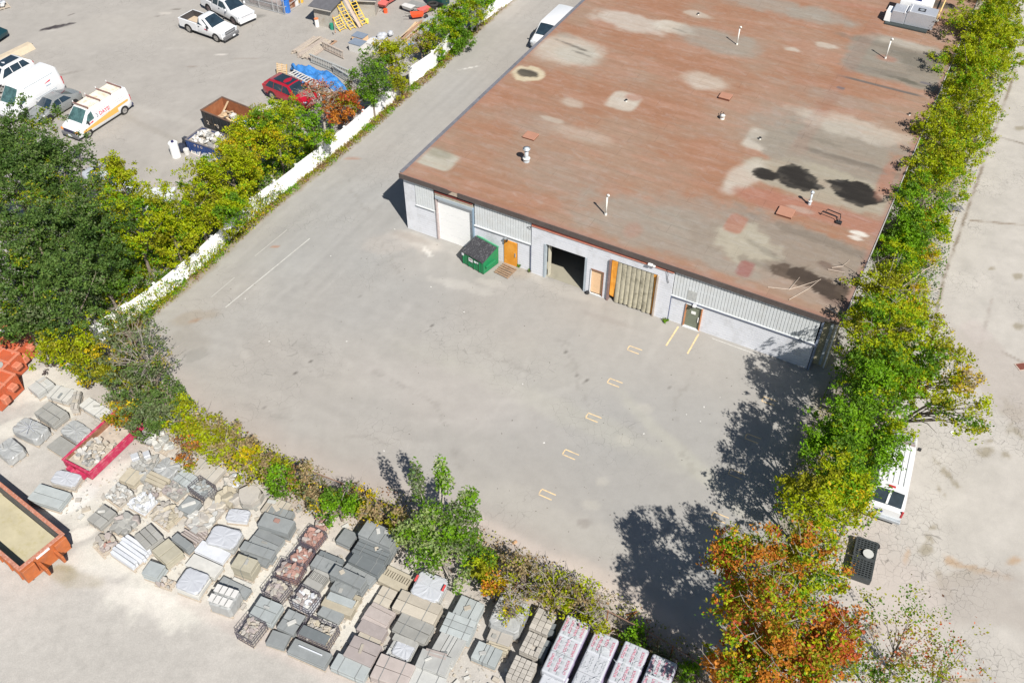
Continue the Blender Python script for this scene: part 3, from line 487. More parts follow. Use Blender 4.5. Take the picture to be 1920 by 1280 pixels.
    P(1398, 502, .45, .75, (.24, .10, .085), .9, .15, .15, box=True); P(1380, 418, .6, 1.0, BR, .85, .15, .15, box=True); P(1185, 432, .6, .8, BR, .4, .3, .4)
    # top right patch
    P(1690, 112, 4.2, 3.6, (.21, .19, .155), 1, .12, .1, box=True); P(1700, 80, 2.6, .7, PL, .5, .6, .4); P(1710, 105, 2.0, 1.0, (.14, .125, .10), .7, .7, .5); P(1695, 147, 1.7, .3, (.085, .08, .06), .9, .6, .3, 1.5, -8); P(1662, 107, .8, .5, BR, .6, .3, .4); P(1660, 85, 3.6, .5, (.15, .135, .11), .5, .8, .3, 1.8, -4); P(1640, 130, 2.5, .5, (.16, .14, .115), .6, .8, .3, 1.8, 5); P(1730, 120, 1.3, 1.6, (.14, .125, .10), .55, .8, .3, 1.6); P(1650, 158, 3.0, .18, (.10, .095, .09), .9, .1, .2, box=True)
    P(1577, 163, .3, .22, (.12, .11, .12), 1, .1, .1, box=True); P(1737, 153, .45, .18, (.12, .11, .12), 1, .1, .1, box=True)
    P(1745, 3, 2.5, .8, (.07, .065, .05), .9, .6, .15, 1.2, wt=.6); P(1700, 30, 6, .5, BR, .5); P(1770, 60, 1.2, 1.5, (.34, .24, .20), .6, .6)
    for (px, py, r) in [(1550, 84, .8), (1485, 92, .6)]: P(px, py, r, r * .5, PL, .7, .6, .4, 1.5)
    # darker, cleaner strip where roof sections meet
    uu, _ = RL(1480, 290); q = (1 - sstep(.35, .8, np.abs(x - uu - .02 * y + (n3 - .5) * .5))) * sstep(5, 8, y); col = mixc(col, (.25, .125, .09), q * .22 * sstep(14, 17, y))
    e = np.minimum(np.minimum(x + .1, RW - x), y + .1); col = mixc(col, (.27, .145, .11), (1 - sstep(.1, .45, e)) * .6)
    return col, wet
rm = attr_mat("roof_membrane", 2.2, .08, .88, .25, 12, 30, brick=(4.6, .92, .022, .80))
grid_obj("roof", -.15, RW, -.18, D, .15, 0, roof_col, rm, None, lambda X, Y: rz_(X) + .03 * (fbm(X, Y, .3, 3) - .5), wh)
def fascia(u0, u1, n="fascia", zt=.02, zb=-.36):
    m = MB(); v0, v1 = -.2, -.14
    P = [(u0, v0, rz_(u0) + zb), (u1, v0, rz_(u1) + zb), (u1, v1, rz_(u1) + zb), (u0, v1, rz_(u0) + zb), (u0, v0, rz_(u0) + zt), (u1, v0, rz_(u1) + zt), (u1, v1, rz_(u1) + zt), (u0, v1, rz_(u0) + zt)]
    m.add(P, BF, fascm); return m.build(n, wh)
fascia(-.2, 3.7); fascia(4.5, 29.5); fascia(29.502, 30.5, "fascia", .01, -.2)
m = MB(); m.add([(3.7, -.2, rz_(3) + .02), (4.5, -.2, rz_(4) + .02), (4.5, -.16, rz_(4) - .34), (3.72, -.2, rz_(3) - .34), (4.1, -.2, rz_(4) + .0)], [(3, 0, 4)], fascm); m.add([(3.7, -.15, rz_(4) - .03), (4.5, -.15, rz_(4) - .03), (4.5, -.15, rz_(4) - .36), (3.7, -.15, rz_(4) - .36)], [(0, 1, 2, 3)], pm("torn_board", (.45, .37, .29), .2, 5, .9)); m.build("torn_fascia", wh)
m = MB(); edgem = pm("grey_edge_metal", (.20, .20, .22), .2, 2, .5, .3)
m.box((-.2, D / 2, rz_(0) - .1), (.08, D, .34), edgem); m.box((-.08, D / 2, rz_(0) + .03), (.16, D, .04), edgem); m.build("roof_edge", wh)
m = MB(); m.box((RW + .03, D / 2, rz_(RW) - .06), (.06, D, .22), pm("pale_edge_metal", (.45, .42, .40), .15, 2, .5, .2)); m.build("roof_edge", wh)
# front openings
gd = MB(); DZ0, DZ1 = .0, 3.66
m = MB(); m.box((5.59, -.04, 1.9), (.1, .2, 3.8), pm("bluegrey_jamb", (.22, .30, .38), .1)); m.build("door_frame", wh); m = MB(); m.box((2.62, .02, 1.95), (.1, .2, 3.9), pm("pinkish_jamb", (.42, .36, .35), .15, 4)); m.build("door_frame", wh)
dr = MB(); dr.box((4.1, .02, DZ1 + .12), (2.95, .34, .24), greytrim); gdo = dr.build("garage_door", wh)
shut = pm("white_shutter", (.80, .80, .79), .03, 1, .5)
for i in range(6):
    z0 = i * .61; m = MB(); m.box((4.1, .12, z0 + .3), (2.84, .05, .595), shut); m.box((4.1, .095, z0 + .02), (2.84, .008, .012), pm('groove_grey', (.62, .63, .64), .03)); m.build("door_panel", gdo)
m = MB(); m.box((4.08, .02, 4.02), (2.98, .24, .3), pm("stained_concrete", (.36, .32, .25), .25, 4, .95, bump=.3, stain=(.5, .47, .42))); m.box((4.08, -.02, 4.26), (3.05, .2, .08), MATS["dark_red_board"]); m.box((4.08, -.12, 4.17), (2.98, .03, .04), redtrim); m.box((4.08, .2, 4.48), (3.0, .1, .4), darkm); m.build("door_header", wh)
orange = pm("orange_door_paint", (.66, .27, .03), .12, 3, .6, stain=(.75, .38, .08), stain_amt=.6)
od = MB(); od.box((8.47, -.02, 1.02), (1.0, .06, 2.04), orange); odo = od.build("orange_door", wh); m = MB(); m.box((8.84, -.07, 1.0), (.06, .05, .32), steelm); m.build("handle", odo)
m = MB(); m.box((8.15, -.17, 2.3), (.14, .2, .1), steelm); m.box((8.3, -.25, 2.22), (.08, .14, .16), pm("black_plastic", (.02, .02, .022), .1, 5, .5)); m.build("wall_lamp", wh)
m = MB()
for (a, v) in [(11.12, -.05), (14.12, -.05)]: m = MB(); m.box((a, .0, 1.46), (.12, .28, 2.92), greytrim); m.build('door_frame', wh)
m = MB(); m.box((11.3, .3, 1.46), (.1, .3, 2.92), pm("cream_frame", (.5, .47, .38), .1)); m.build("door_frame", wh); m = MB(); m.box((14.0, .28, 1.46), (.08, .3, 2.92), pm("sage_frame", (.36, .40, .38), .1)); m.build("door_frame", wh)
ply = pm("plywood", (.74, .50, .30), .12, 3, .8, stain=(.45, .28, .16), stain_amt=.45, sscale=3)
m = MB(); m.box((14.985, .0, 1.14), (.84, .05, 2.02), ply); pdo = m.build("plywood_door", wh)
m = MB(); m.box((15.43, -.12, 1.12), (.05, .06, 2.1), rust); m.box((14.985, -.12, 2.17), (.9, .06, .05), rust); m.box((14.53, -.12, 1.1), (.04, .06, 2.1), whitepanel); m.box((14.985, -.12, .06), (.9, .1, .1), whitepanel); m.build("frame", pdo)
curt = pm("grimy_vinyl_strip", (.40, .37, .28), .12, 4, .5, stain=(.10, .09, .06), stain_amt=.8, sscale=1.5)
cu = thing("strip_curtain_root", "", "") if False else None
m = MB(); m.box((15.85, -.06, 1.74), (.12, .34, 3.48), pm("brown_jamb", (.22, .15, .14), .2)); m.box((19.12, -.08, 1.74), (.1, .3, 3.48), pm("tan_jamb", (.40, .34, .29), .15)); sco = m.build("strip_curtain_door", wh)
m = MB(); m.add([(15.95, -.12, 3.48), (16.35, -.1, 3.48), (16.25, -.02, .3), (15.95, -.1, .5)], [(0, 1, 2, 3)], orange); m.box((16.1, .0, 1.9), (.3, .06, 3.1), orange); m.build("orange_guard", sco); m = MB(); m.box((18.9, -.0, 1.75), (.2, .1, 3.5), orange); m.build("orange_guard", sco)
for i in range(8):
    m = MB(); u0 = 16.3 + i * .325; N_ = 8; rings = []
    for z, amp, sp in [(3.48, .015, .9), (2.4, .05, .98), (1.2, .09, 1.04), (.35, .13, 1.05), (.06 + (i % 3) * .05, .15, 1.05)]:
        rings.append([(u0 + .162 + math.cos(math.pi * k / (N_ - 1)) * .17 * -sp, -.03 - math.sin(math.pi * k / (N_ - 1)) * amp, z) for k in range(N_)])
    m.loft(rings, curt, closed=False, caps=False); m.build("curtain_strip", sco, smooth=True)
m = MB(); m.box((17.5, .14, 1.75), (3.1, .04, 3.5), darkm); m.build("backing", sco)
green = pm("olive_door_paint", (.17, .19, .14), .1, 3, .55)
m = MB(); m.box((21.73, .06, .95), (.98, .06, 1.9), green); gdr = m.build("green_door", wh)
m = MB(); m.box((21.2, -.02, .96), (.07, .12, 1.94), pm("orange_frame", (.5, .22, .10), .2, 4)); m.box((22.26, -.02, .96), (.07, .12, 1.94), MATS["orange_frame"]); m.box((21.73, -.02, 1.95), (1.1, .12, .05), whitepanel); m.box((21.73, -.06, .03), (1.1, .2, .06), whitepanel); m.build("frame", gdr)
m = MB(); m.box((21.72, .02, 1.3), (.30, .02, .22), pm("white_paper", (.8, .8, .78), .02)); m.build("notice", gdr); m = MB(); m.box((22.1, .0, .85), (.06, .06, .4), shut); m.build("handle", gdr)
m = MB(); m.box((21.75, -.2, 2.1), (.2, .2, .1), shut); m.box((21.62, -.24, 2.0), (.1, .16, .14), MATS["black_plastic"]); m.build("wall_lamp", wh)
m = MB(); m.box((21.45, -.055, 2.7), (.62, .02, .8), pm("translucent_patch", (.42, .43, .42), .2, 6, .4)); m.build("grey_panel", wh)
m = MB(); m.box((18.55, -.28, 4.28), (.3, .16, .09), shut); m.box((18.8, -.25, 4.22), (.14, .1, .1), shut); m.build("flood_lamp", wh)
m = MB(); m.tube([(19.6, -.16, 4.2), (19.75, -.2, 3.9), (19.72, -.16, 3.6), (19.85, -.16, 3.2)], .018, MATS["black_plastic"], 5); m.build("cable", wh)
m = MB(); me = text_mesh("42", .34, pm("graffiti_black", (.04, .04, .05), .1)); o = link("painted_number", me, wh, (9.86, -.056, 3.75)); o.rotation_euler = (rad(90), 0, 0)
# pieces standing on the roof
def rooft(px, py, z=None): u, v = RL(px, py); p = L2W(u, v, rz_(u)); return p
pvc = pm("white_pvc", (.74, .73, .68), .05, 3, .5); galv = pm("pale_galv", (.60, .66, .70), .08, 4, .4, .3)
def vent_pipe(px, py, h, r, label, cap="elbow", mat=pvc, lean=0):
    t = thing("vent_pipe", label, "pipe", rooft(px, py), UA, None)
    m = MB(); m.tube([(0, 0, 0), (lean, 0, h)], r, mat, 12); m.build("pipe", t, True); m = MB(); m.tube([(0, 0, -.02), (0, 0, .14)], r * 1.6, mat, 12); m.build("boot", t)
    m = MB()
    if cap == "elbow": m.tube([(lean, 0, h - .05), (lean, 0, h + .05), (lean + .07, -.03, h + .1), (lean + .13, -.05, h + .02)], r * 1.35, mat, 10)
    elif cap == "hat": m.tube([(0, 0, h), (0, 0, h + .1)], [r * 1.9, r * 1.9], mat, 14); m.tube([(0, 0, h + .1), (0, 0, h + .16)], [r * 1.9, .02], mat, 14); m.tube([(0, 0, .25), (0, 0, .32)], r * 1.9, pvc, 14)
    m.build("cap", t, True)
vent_pipe(1135.7, 402.5, 1.55, .055, "tall white vent pipe casting a black shadow near the middle of the front roof edge")
vent_pipe(987, 304, 1.0, .14, "short fat grey exhaust flue with a round cap near the left front of the roof", "hat", galv)
vent_pipe(1381.7, 83.7, 1.5, .05, "tall white vent pipe in the grey patch far back on the roof")
vent_pipe(1660.7, 107.5, 1.65, .055, "tall greenish vent pipe standing in the dark patch below the air handler", lean=.02)
vent_pipe(1518, 381, .95, .07, "pale vent pipe with round cap beside the dark puddles", "hat", galv)
vent_pipe(1354, 222, .22, .11, "stubby white roof drain pipe with two black rods in mid roof", "hat", pvc)
for i, (px, py) in enumerate([(1174, 191), (1309, 29), (1425, 260), (1706, 213)]):
    t = thing("roof_vent", ["small white vent stub in the pale square patch in mid roof", "small vent stub in the pale smear near the top of the roof", "small vent stub in the pale square patch left of the puddles", "small white vent stub near the right roof edge beside tree shadows"][i], "vent", rooft(px, py), UA)
    m = MB(); m.tube([(0, 0, -.02), (0, 0, .16)], .07, pvc, 10); m.build("stub", t); m = MB(); m.tube([(0, 0, .14), (0, 0, .18)], .1, MATS["black_plastic"], 10); m.build("grille", t)
t = thing("bent_rod", "two thin black bent rods beside the stubby drain pipe in mid roof", "rod", rooft(1352, 220), UA); m = MB(); m.tube([(0, .05, .05), (.12, .1, .45)], .022, MATS["black_plastic"], 6); m.tube([(-.1, .05, .02), (-.18, .25, .22), (-.12, .38, .3)], .022, MATS["black_plastic"], 6); m.build("rod", t)
hatchm = pm("red_hatch", (.36, .18, .12), .08, 2, .85); hs = pm("hatch_side", (.16, .06, .035), .2, 4, .9)
for i, (px, py, sx, sy, h) in enumerate([(1360, 183, .85, .75, .16), (1473, 398, 1.0, .9, .13), (995, 258, .9, .8, .1)]):
    t = thing("roof_hatch", ["red brown square roof hatch in mid roof above the bent rods", "orange brown square roof hatch below the dark puddles", "flat red brown roof hatch behind the fat exhaust flue"][i], "hatch", rooft(px, py), UA)
    m = MB(); m.box((0, 0, h / 2), (sx, sy, h), hs); m.build("curb", t); m = MB(); m.chbox((0, 0, h + .03), (sx + .06, sy + .06, .06), hatchm, .02); m.build("lid", t)
t = thing("gas_pipe", "black bent pipe loop on the roof near the right edge", "pipe", rooft(1560, 408), UA)
m = MB(); bp = MATS["black_plastic"]; m.tube([(-.75, .1, .05), (-.72, .12, .3), (.35, -.05, .32), (.5, -.25, .1)], .035, bp, 6); m.tube([(-.5, .3, .3), (-.45, .45, .35), (.45, .3, .35), (.5, .05, .3), (.55, -.2, .05)], .035, bp, 6); m.build("pipe", t)
m = MB(); m.chbox((.5, -.2, .08), (.4, .28, .16), bp, .03); m.build("valve_box", t)
# air handler and its gas line
ac = thing("air_handler", "grey sheet metal rooftop air handler with dark fan opening", "air conditioner", rooft(1700, 42), UA)
gal = pm("duct_metal", (.46, .48, .52), .06, 2, .42, .35); m = MB()
m.chbox((1.0, .2, .75), (2.3, 1.5, 1.2), gal, .03); m.build("main_cabinet", ac); m = MB(); m.chbox((-.75, .15, .65), (1.15, 1.5, 1.0), gal, .03); m.build("supply_cabinet", ac)
m = MB(); m.box((-1.55, .1, .5), (.55, 1.4, .75), shut, taper=.92); m.build("hood", ac); m = MB(); m.box((.1, -.2, .06), (3.5, 1.7, .12), pm("dark_curb", (.04, .05, .05), .1)); m.build("curb", ac)
m = MB(); m.box((.9, .15, 1.352), (.62, .62, .01), darkm); m.tube([(.9, .15, 1.3), (.9, .15, 1.375)], .2, steelm, 14); m.build("fan_opening", ac)
m = MB(); m.chbox((.2, 1.9, .8), (2.6, 1.6, 1.3), shut, .03); m.build("rear_cabinet", ac); m = MB(); m.box((-.1, 1.75, 1.455), (1.3, .6, .01), pm("blue_glass", (.02, .03, .12), .2, 3, .2)); m.build("dark_panel", ac)
m = MB(); m.box((-.32, .1, 1.15), (.05, 1.5, .08), shut); m.box((.05, .1, 1.37), (.05, 1.5, .04), shut); m.build("seam", ac)
t = thing("gas_line", "yellow gas pipe running past the rooftop air handler", "pipe", rooft(1757, 38), UA); yp = pm("yellow_pipe", (.72, .52, .22), .1, 3, .5)
m = MB(); m.tube([(0, 0, 0), (0, 0, .5), (-.05, 6, .6)], .06, yp, 8); m.tube([(0, .1, .45), (-1.3, .25, .6)], .05, yp, 8); m.tube([(0, .1, .3), (-1.3, -.2, .35)], .05, yp, 8); m.build("pipe", t); m = MB(); m.tube([(0, 0, 0), (0, 0, .14)], .14, pvc, 10); m.build("foot", t)
t = thing("roof_board", "small white square board lying by the rooftop air handler", "board", rooft(1707, 46), UA); tag(t, t["label"], "board"); m = MB(); m.box((0, 0, .03), (.75, .55, .04), pvc, .2); m.build("board", t)
# twigs blown onto the roof
tw = pm("bleached_twig", (.46, .38, .31), .15, 6, .8)
for i, (pts) in enumerate([[(1440, 537), (1480, 541), (1500, 535), (1540, 522)], [(1480, 560), (1515, 540), (1540, 521)], [(1480, 541), (1500, 518)], [(1553, 503), (1575, 507), (1585, 508)], [(1560, 500), (1580, 497), (1594, 485)]]):
    m = MB(); P = []
    for (a, b) in pts: q = rooft(a, b); P.append((q.x, q.y, q.z + .06))
    m.tube(P, [.024] * (len(P) - 1) + [.009], tw, 5); o = m.build("fallen_branch"); tag(o, ["long bare branch lying along the roof by the right front corner", "forked bare branch lying slanted on the front right roof", "short bare twig crossing the long roof branch", "short pale twig beside the brown puddle at the right roof edge", "thin curved pale twig above the brown puddle at the roof edge"][i], "branch")
m = MB(); q0 = rooft(1553, 575); m.tube([(q0.x, q0.y, q0.z + .05), (q0.x + .9, q0.y - 1.0, q0.z + .05)], .05, tw, 5); tag(m.build("fallen_branch"), "thick short branch lying across the front right roof corner", "branch")
# ---------------------------------------------------------------- vegetation
LEAF = leaf_mat(); bark = pm("bark", (.20, .165, .13), .3, 8, .9, bump=.4, bscale=20); greybark = pm('grey_bark', (.27, .24, .21), .2, 8, .9); palebark = pm("pale_bark", (.42, .38, .33), .2, 8, .85)
YG = (.320, .375, .006); OL = (.255, .262, .012); GR1 = (.100, .200, .014); BG = (.150, .300, .009); DG = (.062, .118, .024); DG2 = (.105, .175, .038); GG = (.150, .190, .085); YE = (.50, .38, .010); OR = (.47, .185, .025); RD = (.42, .100, .035); TAN = (.33, .255, .13); BRN = (.25, .125, .06); LG = (.26, .33, .12)
def leaf_mesh(name, C, S, pal, seed, flat=.5):
    """C: leaf centres (n,3); S: leaf length; pal: list of (colour, weight, patch offset)"""
    r = np.random.default_rng(seed); n = len(C)
    nor = r.normal(size=(n, 3)); nor[:, 2] = np.abs(nor[:, 2]) + flat; nor /= np.linalg.norm(nor, axis=1)[:, None]
    t = r.normal(size=(n, 3)); t -= nor * (t * nor).sum(1)[:, None]; t /= np.linalg.norm(t, axis=1)[:, None]; b = np.cross(nor, t)
    L = (S * r.uniform(.6, 1.35, n))[:, None]; Wd = L * r.uniform(.45, .7, n)[:, None]
    dz = nor * L * .12
    V = np.stack([C - t * L * .5, C + b * Wd * .5 - dz, C + t * L * .5, C - b * Wd * .5 - dz], 1).reshape(-1, 3)
    me = bpy.data.meshes.new(name); me.vertices.add(4 * n); me.vertices.foreach_set("co", V.astype(np.float32).ravel())
    me.loops.add(4 * n); me.loops.foreach_set("vertex_index", np.arange(4 * n, dtype=np.int32)); me.polygons.add(n); me.polygons.foreach_set("loop_start", np.arange(0, 4 * n, 4, dtype=np.int32)); me.update(calc_edges=True)
    f = fbm(C[:, 0] * 1.0 + seed * 3.1 + C[:, 2], C[:, 1] - seed * 1.7 + C[:, 2] * .7, .8, 3); f = np.argsort(np.argsort(f)) / max(1, n - 1)
    f = np.clip(f + r.normal(0, .075, n), 0, .9999); wts = np.cumsum([p[1] for p in pal]); wts = wts / wts[-1]
    idx = np.searchsorted(wts, f); cols = np.array([p[0] for p in pal])[np.clip(idx, 0, len(pal) - 1)]
    cols = cols * r.uniform(.76, 1.26, n)[:, None] * (1 + r.normal(0, .05, (n, 3)))
    a = me.attributes.new("tone", 'FLOAT_COLOR', 'POINT'); c4 = np.ones((n, 4)); c4[:, :3] = np.clip(cols, .003, 1); a.data.foreach_set("color", np.repeat(c4, 4, 0).astype(np.float32).ravel())
    me.materials.append(LEAF); return me
def crown_points(rx, ry, rz, n, seed, nb=16, cl=.24, low=-.85, shoots=10, open_=0.0):
    r = np.random.default_rng(seed); B = []
    for i in range(int(nb * 1.5)):
        d = r.normal(size=3); d /= np.linalg.norm(d); d[2] = max(low, d[2]) ; k = r.uniform(.42, .9); B.append((d * k, r.uniform(.15, .38)))
    for i in range(shoots):
        d = r.normal(size=3); d[2] = d[2] * .5; d /= np.linalg.norm(d); B.append((d * r.uniform(.85, 1.12), r.uniform(.08, .17)))
    if not open_: B.append((np.array([0, 0, .05]), .36))
    wt = np.array([b[1] ** 2 for b in B]); wt /= wt.sum(); per = max(8, int(16 + 8 * (1 - open_))); nc = max(3, n // per); pick = r.choice(len(B), nc, p=wt)
    d = r.normal(size=(nc, 3)); d[:, 2] += .25; d /= np.linalg.norm(d, axis=1)[:, None]
    ctr = np.array([b[0] for b in B])[pick] + d * (np.array([b[1] for b in B])[pick] * r.uniform(.55, 1.05, nc))[:, None]
    ctr = ctr * np.array([rx, ry, rz]); cs = cl * r.uniform(.6, 1.3, nc)
    P = np.repeat(ctr, per, 0) + r.normal(size=(nc * per, 3)) * np.repeat(cs, per)[:, None] * np.array([.55, .55, .38])
    return P, [tuple(b[0] * np.array([rx, ry, rz])) for b in B]
def trunk_mesh(h, base, tips, mat, r0=.16, lean=(0, 0)):
    m = MB(); top = Vector((lean[0], lean[1], h)); m.tube([(0, 0, -.05), (lean[0] * .4, lean[1] * .4, h * .5), tuple(top)], [r0, r0 * .75, r0 * .5], mat, 7)
    for i, t in enumerate(tips):
        s = Vector((0, 0, h * random.uniform(.35, .9))); s.x = lean[0] * s.z / h; s.y = lean[1] * s.z / h; t = Vector(t) + Vector((0, 0, h)); mid = s.lerp(t, .5) + Vector((random.uniform(-.2, .2), random.uniform(-.2, .2), .15)); m.tube([tuple(s), tuple(mid), tuple(t)], [r0 * .38, r0 * .24, r0 * .07], mat, 5)
    return m
VEG = []
def tree(px, py, rp, pal, label, zc=None, ry=None, hz=None, dens=1.0, size=.155, cat="tree", name="tree", nb=16, bare=0, trunk=bark, group=None, open_=0.0, low=-.85, shoots=12, cl=.24, base=None):
    zc = zc if zc is not None else 3.0
    if group == HT and py < 345: pal = [(YG, 5), (OL, 3), (BG, 2), (YG, 2)]
    if group == HT and zc > 3.2 and px < 1790: rp *= (1.12 if py < 345 else 1.22); px -= 4
    elif group == HT: rp *= 1.1
    if group == LT and name == 'tree' and 200 < px < 560: rp *= 1.12; px -= 6; py -= 6
    R_ = rp * mpp(px, py, zc); RY = (ry or rp) * mpp(px, py, zc); R_ *= 1.13; RY *= 1.13; RZ = hz if hz else min(R_ * 1.05, zc * .93)
    c = G(px, py, zc); bb = G(*base) if base else c; off = np.array([c.x - bb.x, c.y - bb.y]); root = thing(name, label, cat, (bb.x, bb.y, 0), 0, group)
    seed = 11 + len(VEG) * 7; VEG.append(root)
    n = int(430 * R_ * RY * 3.14 * dens * (.17 / size) ** 1.5)
    P, tips = crown_points(R_, RY, RZ, n, seed, nb, cl, low, shoots, open_); P[:, 2] += zc; P = P[P[:, 2] > .03]; P[:, :2] += off; tips = [(t[0] + off[0], t[1] + off[1], t[2]) for t in tips]
    me = leaf_mesh("crown", P, size, pal, seed); link("crown", me, root)
    tm = trunk_mesh(zc, 0, tips[:5] if not open_ else tips[:22], trunk, (.06 + .025 * R_) * (.45 if open_ > .75 and zc > 3.7 else 1), (off[0] * .6, off[1] * .6)); tm.build("trunk", root)
    if bare:
        m = MB(); r = random.Random(seed)
        for i in range(bare):
            a = r.uniform(0, 6.28); e = r.uniform(.1, 1.2); d = Vector((math.cos(a) * math.cos(e) * R_, math.sin(a) * math.cos(e) * RY, math.sin(e) * RZ)); o_ = Vector((off[0], off[1], zc)); s = d * r.uniform(.2, .6) + o_; t = d * r.uniform(.92, 1.08) + o_
            m.tube([tuple(s), tuple(s.lerp(t, .5) + Vector((r.uniform(-.2, .2), r.uniform(-.2, .2), .1))), tuple(t)], [.028, .018, .008], greybark, 4)
            for k in range(3): q = s.lerp(t, r.uniform(.4, .9)); w_ = q + Vector((r.uniform(-.6, .6), r.uniform(-.6, .6), r.uniform(0, .5))); m.tube([tuple(q), tuple(w_)], [.013, .006], greybark, 4)
        m.build("bare_branches", root)
    return root
PALY = [(OL, 2), (YG, 5), (BG, 2), (GR1, 1.5)]; PALYG = [(OL, 3), (YG, 6), (BG, 1), (YE, .35)]; PALG = [(BG, 5), (GR1, 4), (YG, 1)]; PALD = [(DG, 3), (DG2, 6), (GG, 1.5), (GR1, 1.5), (OL, .3)]
PALO = [(OR, 2.4), (OL, 2.6), (RD, 2.0), (YG, 2.2), (OR, 1.2), (BG, 1.6), (OL, 1), (YE, .6)]; PALS = [(OL, 3), (YG, 3), (TAN, 2), (YE, 1), (GG, 1)]; PALGG = [(GG, 5), (DG2, 3), (OL, 1), (TAN, .6)]
HT = "tree line between the warehouse and the concrete road"; LT = "trees behind the white fence"; HG = "hedge between the yard and the stone pallets"
# --- right-hand line
tree(1868, 12, 58, PALG, "bright green tree at the top right corner beside the concrete road", 4.6, group=HT)
tree(1838, 70, 56, PALYG, "yellow green tree nearest the rooftop air handler", 4.8, group=HT)
tree(1880, 90, 45, PALG, "green tree overhanging the road edge below the top right corner", 3.6, group=HT)
tree(1818, 135, 56, PALYG, "olive yellow tree beside the dark patch on the roof", 4.6, group=HT)
tree(1800, 205, 55, PALY, "yellow green tree over the roof edge, third down the line", 4.4, group=HT)
tree(1778, 270, 58, PALYG, "wide olive tree beside the big roof puddles", 4.2, group=HT)
tree(1830, 262, 32, PALYG, "small yellow tree leaning out over the concrete road", 2.6, group=HT, open_=.4, dens=.6)
tree(1752, 335, 56, PALG, "leafy green tree just above the grey mat on the road", 3.6, group=HT)
tree(1710, 392, 46, PALG, "bright green round bush tree at the roof edge by the bent pipe", 3.4, group=HT)
tree(1735, 425, 40, [(YG, 4), (BG, 3), (YE, 1.5)], "low yellow green bush beside the grey mat", 1.8, group=HT, hz=1.5)
tree(1700, 468, 48, [(GR1, 4), (BG, 5), (YG, 2)], "low dark green bush in the gap in the tree line", 1.6, cat="bush", name="bush", group=HT, hz=1.3)
tree(1738, 480, 22, [(YE, 5), (YG, 3)], "goldenrod clump in yellow flower at the road edge", 1.0, cat="bush", name="goldenrod", hz=.8, size=.12, nb=8)
tree(1722, 538, 16, [(YE, 5), (YG, 3)], "small goldenrod clump in flower below the fallen twigs", .9, cat="bush", name="goldenrod", hz=.7, size=.12, nb=6)
tree(1660, 545, 52, PALYG, "olive tree whose black shadow falls on the front roof corner", 4.6, group=HT, bare=8)
tree(1715, 590, 40, [(OL, 4), (YG, 4), (TAN, 1)], "thin olive tree at the road edge opposite the roof corner", 2.4, group=HT, bare=4)
tree(1662, 622, 56, PALY, "broad olive green tree right beside the front wall corner", 5.2, group=HT, bare=5)
tree(1642, 702, 58, PALG, "big bright green tree at the right end of the front wall", 6.2, group=HT)
tree(1700, 690, 62, PALY, "large green tree in the middle of the clump above the white van", 6.0, group=HT)
tree(1765, 700, 58, [(OL, 4), (YG, 3), (YE, 2), (TAN, 1)], "open yellowing tree spreading over the concrete road", 5.6, base=(1655, 790), group=HT, open_=.5, dens=.6, nb=20, shoots=16)
tree(1800, 770, 42, [(GR1, 3), (OL, 3), (YG, 2)], "loose branch crown furthest out over the concrete road", 5.0, base=(1665, 815), group=HT, open_=.7, dens=.45, nb=12, shoots=18)
tree(1572, 800, 46, PALG, "green tree throwing its shadow over the shaded parking marks", 5.6, group=HT)
tree(1645, 800, 54, [(GR1, 4), (BG, 4), (YG, 2)], "dark green tree over the front of the white van", 5.2, group=HT)
tree(1590, 868, 60, PALG, "bright green tree beside the middle of the white van", 5.2, group=HT)
tree(1550, 935, 62, PALYG, "golden green tree between the white van and the yard", 5.0, group=HT)
tree(1608, 938, 32, PALYG, "small yellow green tree touching the rear of the white van", 3.8, group=HT)
tree(1408, 1065, 72, PALO, "orange maple crown nearest the yard", 6.4, group="orange maples", bare=10, name="maple_tree")
tree(1512, 1060, 68, [(OL, 4), (OR, 2.5), (YG, 3), (GR1, 1)], "olive and orange maple beside the black pallet", 6.0, group="orange maples", bare=12, name="maple_tree")
tree(1440, 1175, 92, PALO, "largest red and orange maple at the bottom", 7.0, group="orange maples", bare=14, name="maple_tree")
tree(1545, 1190, 66, [(OR, 3), (RD, 3), (OL, 3), (GG, 1)], "red tipped maple at the bottom beside the sparse sapling", 6.0, group="orange maples", bare=10, name="maple_tree")
tree(1400, 1262, 78, [(OR, 4), (BG, 2), (OL, 3), (RD, 1)], "orange and green maple cut by the bottom edge", 5.5, group="orange maples", bare=8, name="maple_tree")
tree(1500, 1275, 90, PALO, "bottom-most orange maple beside the sapling", 6.0, group="orange maples", bare=10, name="maple_tree")
tree(1690, 1200, 95, [(GR1, 3), (OL, 4), (BRN, 1.5), (RD, .8), (TAN, 1)], "sparse see-through sapling with few leaves at the bottom right", 5.0, open_=1.0, dens=.15, nb=34, shoots=30, cl=.42, size=.13, name="sapling", trunk=pm("dark_bark", (.07, .06, .05), .2))
tree(1660, 1262, 58, [(GR1, 4), (OL, 3)], "leafy sapling at the bottom between maple and sparse sapling", 4.0, open_=.8, dens=.3, nb=22, size=.14, name="sapling")
tree(1780, 1245, 70, [(BRN, 3), (OL, 2), (RD, 1), (GR1, 1)], "nearly bare sapling furthest right at the bottom", 4.2, open_=1.0, dens=.09, nb=30, shoots=30, cl=.4, size=.125, name="sapling")
